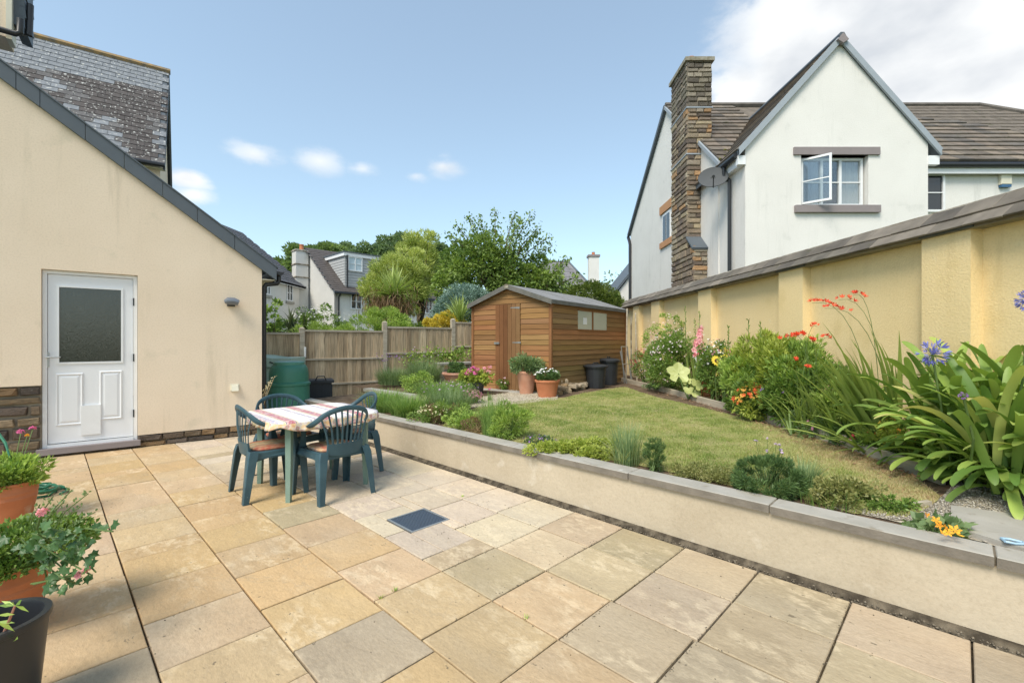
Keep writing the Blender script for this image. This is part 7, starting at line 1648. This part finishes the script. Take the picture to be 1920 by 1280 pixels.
# dried foxglove-like stems by the house corner
dsx = thing('dried_seed_stems', 'straw-coloured dried seed stems by the house corner behind the table', 'dry stems', at_z(480, 812, 0))
rr = np.random.default_rng(11); b = MB(); Pp = []
for (px, py, m0) in ((515, 705, 500), (500, 722, 495), (460, 718, 470), (478, 715, 480), (507, 715, 497)):
    e = at_y(px, py, dsx.location.y)-dsx.location; b.sweep([(rr.normal(0, .03), 0, .0), (e.x*.5, 0, e.z*.6), e], .004, 4)
    for u in np.linspace(.62, 1.0, 26): Pp.append((e.x*u**1.3+rr.normal(0, .014), rr.normal(0, .014), e.z*(.6+.4*(u-.0)**1.0-.0)*(1 if True else 0)-(1-u)*.18))
b.build('stems', K['drystem'], dsx); Pp = np.array(Pp); V = leafgeo(rr, Pp, np.tile([[0, 0, .3]], (len(Pp), 1)), .022, .014); m_s = petal('straw_husk', (.50, .42, .26), (.78, .72, .55)); np_mesh('husks', V.reshape(-1, 3), np.arange(len(V)*4).reshape(-1, 4), m_s, rr.random(len(V)), dsx, kind='stuff', world=False)
shrub('low_green_plant', 'small leafy plant on the paving between the left chair and the plinth', 'bedding plant', at_z(462, 805, 0), (.13, .12, .16), 500, .06, .03, 'fresh', seed=130, clumps=14)
# weeds in the paving joints
for i, (px, py, lab) in enumerate(((867, 931, 'tiny green weed in the joint right of the drain cover'), (714, 1120, 'small grass weed in the paving joint below the drain cover'), (740, 1107, 'tiny grass sprout beside the joint weed'), (985, 1160, 'faint tuft in a joint of the near paving'))):
    tuft('weed', lab, 'weed', at_z(px, py, 0), 14 if i != 3 else 8, .012, .022, .022, .004, 'fresh', 140+i)
# ================================================================== BEYOND THE FENCE
def tree(name, label, loc, trunk_h, rad, zc, n, ln, wd, m, seed, clumps=60, cr=.26, hollow=.35, lean=0, group='trees beyond the fence', tr=.12, up=0.0, droop=.5, cat='tree', tvar=.6, nl=9):
    t = thing(name, label, cat, loc, 0, group); rr = np.random.default_rng(seed)
    P, Nn, C, k = crown_pts(rr, n, rad, clumps, cr, hollow); P[:, 2] += zc; Nn = Nn+np.array([0, 0, up])
    V = leafgeo(rr, P, Nn, ln, wd, droop=droop); ct = rr.random(clumps); tint = np.clip(.5+(ct[k]-.5)*tvar+rr.normal(0, .2, n), 0, 1)
    np_mesh('crown', V.reshape(-1, 3), np.arange(n*4).reshape(-1, 4), LM[m], tint, t, kind='stuff', world=False)
    b = MB(); b.sweep([(0, 0, -.3), (.05, 0, trunk_h*.5), (lean, 0, trunk_h), (lean, 0, zc+rad[2]*.3)], [tr, tr*.8, tr*.65, tr*.2], 8)
    for i in range(nl):
        c = C[i]; b.sweep([(lean*.8, 0, trunk_h*(.7+.3*rr.random())), (c[0]*.5, c[1]*.5, (zc+c[2]+trunk_h)/2), (c[0]*.95, c[1]*.95, zc+c[2])], [tr*.45, tr*.28, tr*.08], 6)
    b.build('trunk', K['bark'], t, smooth=True); return t
def far(px, Y, z=-.0): return Vector(((px-CX)/FOC*Y, Y, z))
tree('willow', 'airy yellow-green willow standing before the grey clad house', far(745, 17), 1.8, (1.3, 1.1, 1.8), 3.5, 22000, .13, .028, 'willow', 201, 70, .22, .3, up=.5)
tree('willow', 'light yellow-green willow leaning left in front of the grey dormer', far(708, 16.5), 1.6, (.7, .8, 1.0), 3.1, 6500, .13, .028, 'willow', 202, 50, .24, .3, up=.6)
tree('willow', 'pale willow tree top rising highest beside the dark cherry tree', far(788, 18.5), 2.0, (1.0, .9, 1.75), 4.45, 12000, .14, .03, 'willow', 203, 50, .22, .3, up=.7)
tree('cherry_tree', 'dark green broadleaved tree behind the shed, left half of its crown', far(900, 16), 1.5, (1.65, 1.4, 1.95), 3.45, 16000, .13, .075, 'tree', 204, 60, .28, .3, up=.0, droop=.8)
tree('cherry_tree', 'dark green broadleaved tree with drooping outer twigs at the right, above the shed roof', far(985, 16.5), 1.5, (1.55, 1.3, 1.75), 2.95, 12000, .13, .075, 'tree', 205, 60, .25, .3, droop=.8)
# outlying sprays of the cherry crown
def sprays(label, loc, tips, Yt, m='tree', seed=1):
    t = thing('cherry_branches', label, 'branches', loc, 0, 'trees beyond the fence'); rr = np.random.default_rng(seed); b = MB(); PP = []
    for (px, py) in tips:
        e = at_y(px, py, Yt+rr.normal(0, .4))-loc; r0 = Vector((rr.normal(0, .1), 0, 0)); md = e*.6+Vector((0, 0, .5)); b.sweep([r0, md, e], [.04, .02, .006], 5)
        for u in np.linspace(.5, 1.0, 15):
            p = r0*(1-u)**2+md*2*u*(1-u)+e*u*u
            for _ in range(9): PP.append(tuple(p+Vector(rr.normal(0, .10, 3))))
    b.build('twigs', K['bark'], t); P = np.array(PP); V = leafgeo(rr, P, np.tile([[0, 0, -.2]], (len(P), 1)), .12, .07, droop=.8); np_mesh('leaves', V.reshape(-1, 3), np.arange(len(P)*4).reshape(-1, 4), LM[m], np.clip(rr.normal(.4, .25, len(P)), 0, 1), t, kind='stuff', world=False)
sprays('loose upper sprays of the cherry tree against the sky', far(930, 16, 2.5), [(928, 395), (965, 400), (995, 402), (1010, 425), (1028, 445), (1036, 462), (880, 405), (855, 420), (842, 440), (900, 410), (1005, 440), (975, 415)], 16, seed=3)
sprays('low right sprays of the cherry tree in front of the far slate roof', far(1000, 16, 1.8), [(1062, 482), (1085, 517), (1060, 530), (1048, 505), (1075, 540)], 16, seed=4)
shrub('blue_conifer', 'dome-shaped blue-green conifer to the left of the shed roof', 'conifer', far(873, 14.4), (1.0, .85, 1.3), 30000, .10, .026, 'blue', seed=210, zc=1.92, clumps=230, cr=.2, hollow=.92, up=.2, stems=False, tvar=.7, top_only=False)
shrub('clipped_hedge', 'clipped rounded dark green hedge behind the shed roof', 'hedge', far(1108, 15), (1.05, .8, .80), 24000, .07, .035, 'yew', seed=211, zc=2.55, clumps=200, cr=.2, hollow=.93, up=.4, stems=False)
MB().sweep([far(1108, 15)+Vector((0, 0, -.3)), far(1108, 15)+Vector((0, 0, 2.4))], .14, 8).build('trunk', K['bark'], [o for o in COL.objects if o.name.startswith('clipped_hedge')][0], world=True)
def cordyline(name, label, px, cy, Y, L_, n_, stemtop, seed, wl=.05, mt='cord', brown=0, rz=(0, 6.28), cat='cordyline', els=(5, 85)):
    loc = far(px, Y); t = thing(name, label, cat, loc, 0, 'spiky palms beyond the fence'); cz = at_y(px, cy, Y).z
    var = [strap_mesh('sword_leaf', L_*(.8+.05*(k % 5)), wl, R(els[0]+(els[1]-els[0])*k/9), .3+.08*(9-k), LM[mt], 6, .3, .25+.06*k) for k in range(10)]
    straps(t, n_, var, .08, rz, 'leaf', (.8, 1.15), seed, (0, 0, cz), .15)
    MB().sweep([(0, 0, -.3), (.03, 0, cz*.5), (0, 0, cz)], [.10, .08, .09], 8).build('trunk', K['bark'], t, smooth=True)
    if brown:
        rr = np.random.default_rng(seed); P = rr.normal(0, 1, (brown, 3))*np.array([.38, .3, .26])+np.array([-.12, 0, cz-.25]); V = leafgeo(rr, P, np.tile([[0, 0, -1.0]], (brown, 1)), .32, .02, droop=.6); np_mesh('dead_leaves', V.reshape(-1, 3), np.arange(brown*4).reshape(-1, 4), LM['brown'], rr.random(brown), t, kind='stuff', world=False)
    return t
cordyline('cordyline', 'large cordyline with fountain of bright sword leaves and brown dead skirt', 738, 556, 14.2, 1.0, 170, 0, 220, .06, brown=1600)
cordyline('cordyline', 'smaller bright green cordyline just left of the shed', 862, 603, 12.9, .85, 90, 0, 221, .045, els=(30, 88))
for px, top_, lab in ((545, 578, 'dark upright sword-leaved plant beside the neighbouring house corner'), (575, 580, 'dark upright sword-leaved plant left of the grey gable')):
    cordyline('phormium', lab, px, 618, 13, .62, 22, 0, px, .06, 'phorm', els=(66, 88), cat='phormium')
shb = 'shrubs beyond the fence'
shrub('golden_shrub', 'bright golden yellow shrub above the fence panel left of the shed', 'shrub', far(838, 13.1), (.68, .5, .36), 6000, .06, .035, 'gold', seed=230, zc=1.90, clumps=70, cr=.2, group=shb, up=.6, stemm='bark')
shrub('green_mound_shrub', 'broad domed fresh green shrub above the middle fence panels', 'shrub', far(712, 12.4), (1.15, .8, .85), 24000, .085, .02, 'fresh', seed=231, zc=1.45, clumps=130, cr=.16, hollow=.7, group=shb, up=.8, stemm='bark')
shrub('grassy_shrub', 'loose lime green foliage just over the left fence panel', 'shrub', far(600, 12.4), (.95, .5, .5), 6000, .10, .014, 'fresh', seed=232, zc=1.45, clumps=60, cr=.22, group=shb, up=1.4, stemm='bark')
shrub('white_flowered_shrub', 'loose shrub with white flowers in front of the neighbouring white walls', 'shrub', far(600, 13.4), (1.1, .6, .75), 4200, .075, .035, 'mid', seed=233, zc=1.75, clumps=60, cr=.18, hollow=.3, group=shb, up=.4, stemm='bark', flowers=[('white', 120, .035, -.2, 'flowers')])
shrub('fig_shrub', 'open branched leafy shrub against the house corner above the fence', 'shrub', far(506, 12.2), (.34, .3, .65), 420, .13, .10, 'mid', seed=234, zc=1.95, clumps=20, cr=.22, hollow=.3, group=shb, stemm='bark')
shrub('dark_shrub', 'dark green shrub filling the gap over the leftmost fence panel', 'shrub', far(525, 13), (.6, .4, .6), 2600, .08, .035, 'dark', seed=235, zc=1.5, clumps=40, cr=.22, group=shb, stemm='bark')
shrub('leafy_hedge', 'mid green hedge between the willow and the blue conifer', 'hedge', far(800, 14.5), (1.3, .6, .8), 9000, .07, .035, 'tree', seed=236, zc=1.4, clumps=70, cr=.2, group=shb, stemm='bark')
# distant tree masses
for i, (px, Y, rx, rz_, cy, lab) in enumerate(((565, 48, 3.2, 2.6, 490, 'distant round tree left of the chimney of the grey gable'), (610, 50, 3.4, 2.4, 478, 'distant tree right behind the grey gable ridge'), (690, 50, 3.2, 2.2, 480, 'distant dark tree above the flat-roofed dormer'), (750, 52, 3.6, 3.0, 468, 'distant dark tree rising behind the willow'), (812, 50, 2.8, 2.6, 485, 'distant dark tree between willow and cherry'), (650, 54, 3.0, 2.0, 480, 'distant low tree behind the dormer corner'))):
    zc = at_y(px, cy, Y).z
    tree('distant_tree', lab, far(px, Y, -.3), zc*.5, (rx, 2.2, rz_), zc-.5, 9000, .36, .22, 'fartree' if i < 2 else 'fardark', 300+i, 40, .3, .5, group='distant trees', tr=.3)
tree('bare_tree', 'thin sparsely leaved tree beside the right-hand white house', far(1163, 24), 3.2, (.9, .8, 1.1), 4.3, 260, .2, .10, 'fardark', 320, 22, .3, .3, group=None, tr=.05, nl=16)
# ================================================================== NEIGHBOURING HOUSES, LEFT
SPL = [(.12, .125, .14), (.155, .16, .175), (.10, .10, .115)]
n1h = thing('white_neighbour_house', 'white two-storey house with dark slate roof seen past the cream house corner', 'house', (-14, 26, 0))
Yn0, Yn1, Xn = 20.0, 30.4, -14.0; ezn = at_y(575, 534, 30.7).z
b = MB(); rdx = -4.2; rz2 = at_y(457, 437, 30.7).z
b.extrude([(Xn, Yn0, 0), (Xn, Yn0, ezn), (Xn+rdx, Yn0, rz2-.15), (Xn+2*rdx, Yn0, ezn), (Xn+2*rdx, Yn0, 0)], (0, Yn1-Yn0, 0)); b.build('wall', K['white'], n1h, world=True)
U_ = Vector((rdx-.3, 0, rz2-ezn+.2)); 
b = MB(); b.extrude([(Xn+.3, Yn0, ezn-.2), (Xn+rdx, Yn0, rz2), (Xn+rdx, Yn0, rz2-.12), (Xn+.3, Yn0, ezn-.32)], (0, 10.75, 0)); b.extrude([(Xn+rdx, Yn0, rz2), (Xn+2*rdx-.3, Yn0, ezn-.2), (Xn+2*rdx-.3, Yn0, ezn-.3), (Xn+rdx, Yn0, rz2-.12)], (0, 10.75, 0)); b.build('roof', K['verge'], n1h, world=True)
slope(n1h, (Xn+.34, 30.7, ezn-.19), (0, -1, 0), (U_.x, 0, U_.z), 26, 20, .38, U_.length/20, .015, K['slate'], SPL, 'roof_slate', seed=4, limit=0)
MB().box(Xn+.2, Xn+.3, Yn0, 30.7, ezn-.34, ezn-.2).build('gutter', K['upvc'], n1h, world=True)
def sidewin(parent, pxa, pxb, pyt, pyb, Xp):
    Ya = Xp*FOC/(pxa-CX); Yb = Xp*FOC/(pxb-CX); Y0, Y1 = min(Ya, Yb), max(Ya, Yb); zt = at_y(0, pyt, (Y0+Y1)/2).z; zb = at_y(0, pyb, (Y0+Y1)/2).z
    b = MB(); f = .08; b.box(Xp-.02, Xp+.05, Y0, Y1, zb, zb+f); b.box(Xp-.02, Xp+.05, Y0, Y1, zt-f, zt); b.box(Xp-.02, Xp+.05, Y0, Y0+f, zb+f, zt-f); b.box(Xp-.02, Xp+.05, Y1-f, Y1, zb+f, zt-f); b.box(Xp-.02, Xp+.048, (Y0+Y1)/2-f*.6, (Y0+Y1)/2+f*.6, zb+f, zt-f); b.box(Xp-.01, Xp+.03, Y0+f, Y1-f, (zb+zt)/2-.02, (zb+zt)/2+.02)
    o = b.build('window', K['upvc'], parent, world=True); MB().box(Xp+.0, Xp+.012, Y0+f, Y1-f, zb+f, zt-f).build('pane', K['glassdk'], o, world=True); MB().box(Xp, Xp+.1, Y0-.1, Y1+.1, zb-.15, zb-.002).build('sill', K['cap'], o, world=True)
sidewin(n1h, 537, 548, 533, 565, Xn); sidewin(n1h, 496, 506, 521, 553, Xn)
n2 = thing('grey_dormer_house', 'white house with pale grey gable, tall chimney and flat-roofed clad dormer', 'house', (-10.9, 28, 0))
A0 = Vector((-10.9, 28.0, 0)); GL = Vector((-.7137, .7004, 0)); FR = Vector((.7004, .7137, 0)); hw = 4.0; ez2 = at_y(627, 542, 28).z; Ap = A0+GL*hw; az = at_y(579, 466, Ap.y).z; Bk = A0+GL*2*hw; FL = 8.6
def up_(p, z): return Vector((p.x, p.y, z))
b = MB(); b.extrude([up_(A0, 0), up_(A0, ez2), up_(Ap, az-.12), up_(Bk, ez2), up_(Bk, 0)], FR*.2); b.build('gable_wall', K['greyrender'], n2, world=True)
b = MB(); b.extrude([up_(A0, 0), up_(A0, ez2), up_(A0+GL*.2, ez2+.0), up_(A0+GL*.2, 0)], FR*FL); b.xf(Matrix.Translation(FR*.001)); b.build('front_wall', K['white'], n2, world=True)
b = MB(); E1 = A0-GL*.3; b.extrude([up_(E1, ez2-.16), up_(Ap, az), up_(Ap, az-.12), up_(E1, ez2-.28)], FR*FL); b.extrude([up_(Ap, az), up_(Bk+GL*.3, ez2-.16), up_(Bk+GL*.3, ez2-.28), up_(Ap, az-.12)], FR*FL); b.xf(Matrix.Translation(FR*-.12)); b.build('roof', K['verge'], n2, world=True)
Us = up_(Ap, az)-up_(E1, ez2-.16)
slope(n2, up_(E1-FR*.1, ez2-.15), FR, Us, 24, 22, .36, Us.length/22, .012, K['slate'], [(.095, .082, .075), (.13, .115, .11), (.075, .068, .068)], 'roof_slate', seed=5, limit=0, keep=lambda p: (Vector((p.x, p.y, 0))-A0).dot(FR) < FL)
# chimney
cpx = Ap-FR*.35; b = MB(); M4 = Matrix(((FR.x, GL.x, 0, 0), (FR.y, GL.y, 0, 0), (0, 0, 1, 0), (0, 0, 0, 1)))
ct = at_y(565, 470, cpx.y).z; c0_ = cpx-FR*.32; 
def cbx(x0, x1, y0, y1, z0, z1, m, nm, parent): b = MB(); b.box(x0, x1, y0, y1, z0, z1); b.xf(Matrix.Translation((c0_.x, c0_.y, 0)) @ M4); return b.build(nm, m, parent, world=True)
chm = cbx(-.25, .55, -.35, .35, 0, ct, K['greyrender'], 'chimney', n2)
for f in (.0, .9, 1.75): cbx(-.29, .59, -.39, .39, ct-.12-f, ct-.04-f, K['haunch'], 'chimney_band', chm)
MB().lathe([(.14, 0), (.12, .3), (.15, .32), (.15, .38), (0, .38)], 12, (c0_.x+.2, c0_.y+.1, ct)).build('chimney_pot', K['terra'], chm, world=True, smooth=True)
# dormer
s0, s1 = .8, 6.2; dt_ = at_y(650, 471, (A0+FR*s0).y).z; dd = .25
b = MB(); D0 = A0+FR*s0+GL*dd; D1 = A0+FR*s1+GL*dd; b.extrude([up_(D0, ez2-.1), up_(D0, dt_-.25), up_(D0+GL*3.4, dt_-.25), up_(D0+GL*3.4, ez2-.1)], FR*(s1-s0)); dmo = b.build('dormer', K['cladding'], n2, world=True)
for i in range(14):
    z = ez2+i*.17
    if z > dt_-.4: break
    b = MB(); b.extrude([up_(D0-FR*.03, z), up_(D0-FR*.008, z+.165), up_(D0-FR*.008+GL*3.3, z+.165), up_(D0-FR*.03+GL*3.3, z)], FR*.02); b.build('cladding_board', K['cladding'], dmo, world=True)
    b = MB(); b.extrude([up_(D0-GL*.03, z), up_(D0-GL*.008, z+.165), up_(D0+GL*.0, z+.165), up_(D0+GL*.0, z)], FR*(s1-s0)); b.build('cladding_board', K['cladding'], dmo, world=True)
b = MB(); b.extrude([up_(D0-GL*.12-FR*.12, dt_-.25), up_(D0-GL*.12-FR*.12, dt_-.04), up_(D0+GL*3.5-FR*.12, dt_-.04), up_(D0+GL*3.5-FR*.12, dt_-.25)], FR*(s1-s0+.24)); b.build('dormer_fascia', K['upvc'], dmo, world=True)
b = MB(); b.extrude([up_(D0-GL*.16-FR*.16, dt_-.04), up_(D0-GL*.16-FR*.16, dt_+.03), up_(D0+GL*3.5-FR*.16, dt_+.03), up_(D0+GL*3.5-FR*.16, dt_-.04)], FR*(s1-s0+.32)); b.build('dormer_roof', K['verge'], dmo, world=True)
def fwin(parent, a, c, zb, zt, off, nb=1, curt=False):
    b = MB(); P0 = A0-GL*off; f = .07
    def bx_(x0, x1, z0, z1, t0=0, t1=.06): b.extrude([up_(P0+FR*x0+GL*t0, z0), up_(P0+FR*x1+GL*t0, z0), up_(P0+FR*x1+GL*t0, z1), up_(P0+FR*x0+GL*t0, z1)], GL*(t1-t0))
    bx_(a, c, zb, zb+f); bx_(a, c, zt-f, zt); bx_(a, a+f, zb+f, zt-f); bx_(c-f, c, zb+f, zt-f)
    for k in range(nb): x = a+(c-a)*(k+1)/(nb+1); bx_(x-f*.5, x+f*.5, zb+f, zt-f)
    bx_(a+f, c-f, (zb+zt)/2-.015, (zb+zt)/2+.015, .01, .03)
    o = b.build('window', K['upvc'], parent, world=True); b = MB(); bx_(a+f, c-f, zb+f, zt-f, .035, .045); b.build('pane', K['curtain'] if curt else K['glassdk'], o, world=True)
sfr = lambda px: ((lambda k: (10.9+28*k)/(.7004-.7137*k))((px-CX)/FOC))
zz = lambda px, py: at_y(px, py, (A0+FR*sfr(px)).y).z
K['curtain'] = plain('pale_blue_curtain', (.55, .66, .72), .8)
fwin(dmo, sfr(655), sfr(682), zz(668, 508), zz(668, 481), -dd+.09, 1, True); fwin(dmo, sfr(715), sfr(738), zz(722, 512), zz(722, 487), -dd+.09, 1)
fwin(n2, sfr(657), sfr(678), zz(668, 580), zz(668, 550), .05, 1); fwin(n2, sfr(791), sfr(810), zz(800, 588), zz(800, 562), .05, 2)
b = MB(); q = up_(A0+FR*.25-GL*.35, ez2-.25); b.sweep([q, q+GL*.28+Vector((0, 0, -.25)), up_(q+GL*.28, 0)], .06, 6); b.build('downpipe', K['blackpl'], n2, world=True)
b = MB(); b.sweep([up_(A0-GL*.36-FR*.1, ez2-.24), up_(A0-GL*.36+FR*FL, ez2-.24)], .06, 6); b.build('gutter', K['blackpl'], n2, world=True)
b = MB(); q = up_(A0+FR*(s0+.1)-GL*(.14-dd), dt_-.2); b.sweep([q, up_(q, ez2)], .05, 6); b.build('dormer_downpipe', K['blackpl'], n2, world=True)
gq = A0+GL*2.6-FR*.03
b = MB(); b.extrude([up_(gq+GL*.0, 2.0), up_(gq+GL*.9, 2.0), up_(gq+GL*.9, 3.6), up_(gq+GL*.0, 3.6)], FR*.05); ow = b.build('gable_window', K['upvc'], n2, world=True)
b = MB(); b.extrude([up_(gq+GL*.12-FR*.01, 2.12), up_(gq+GL*.42-FR*.01, 2.12), up_(gq+GL*.42-FR*.01, 3.48), up_(gq+GL*.12-FR*.01, 3.48)], FR*.009); b.extrude([up_(gq+GL*.48-FR*.01, 2.12), up_(gq+GL*.78-FR*.01, 2.12), up_(gq+GL*.78-FR*.01, 3.48), up_(gq+GL*.48-FR*.01, 3.48)], FR*.009); b.build('pane', K['glassdk'], ow, world=True)
# far slate-roofed house and the white chimney above the shed
fh = thing('far_slate_house', 'distant house with hipped slate roof half hidden by the cherry tree', 'house', far(1060, 34))
Yf = 34; a = at_y(1015, 491, Yf+3); c = at_y(1066, 491, Yf+3); d = at_y(1112, 540, Yf); e = at_y(980, 540, Yf)
b = MB(); b.add([a, c, d, e, (d.x, Yf+6, d.z), (e.x, Yf+6, e.z)], [(3, 2, 1, 0), (2, 4, 1), (1, 4, 5, 0), (0, 5, 3)]); b.build('roof', mat('distant_slate', (.20, .20, .21), (.28, .27, .27), 2, .8, .4, .02, 6), fh, world=True)
MB().box(e.x+.2, d.x-.2, Yf+.3, Yf+5.7, 0, d.z).build('wall', K['white'], fh, world=True)
slope(fh, (e.x, Yf-.01, d.z), (1, 0, 0), (0, 3, a.z-d.z), 16, 10, .34, (Vector((0, 3, a.z-d.z))).length/10, .01, K['slate'], [(.2, .19, .19), (.25, .24, .24)], 'roof_slate', seed=6, limit=0, keep=lambda p: e.x+(p.y-Yf)/3*(a.x-e.x) < p.x-.2 and p.x+.2 < d.x-(p.y-Yf)/3*(d.x-c.x))
b = MB(); b.sweep([a, c, d], .09, 6); b.build('ridge', K['verge'], fh, world=True)
wc = thing('white_chimney_stack', 'slim white rendered chimney with dark cap and terracotta pot against the sky', 'chimney', far(1114, 30))
xa, xb = at_y(1104.5, 0, 30).x, at_y(1123.5, 0, 30).x; zt = at_y(0, 481, 30).z
MB().box(xa, xb, 30, 30.6, 0, zt).build('stack', K['white'], wc, world=True); MB().box(xa-.06, xb+.06, 29.94, 30.66, zt, zt+.13).build('cap', K['lintel'], wc, world=True)
MB().lathe([(.12, 0), (.1, .2), (.12, .21), (0, .21)], 10, ((xa+xb)/2, 30.3, zt+.13)).build('chimney_pot', K['terra'], wc, world=True)
sh2 = MB().box(xa-.1, xb+.1, 29.9, 30.7, 0, at_y(0, 530, 30).z).build('stack_base', K['white'], wc, world=True)
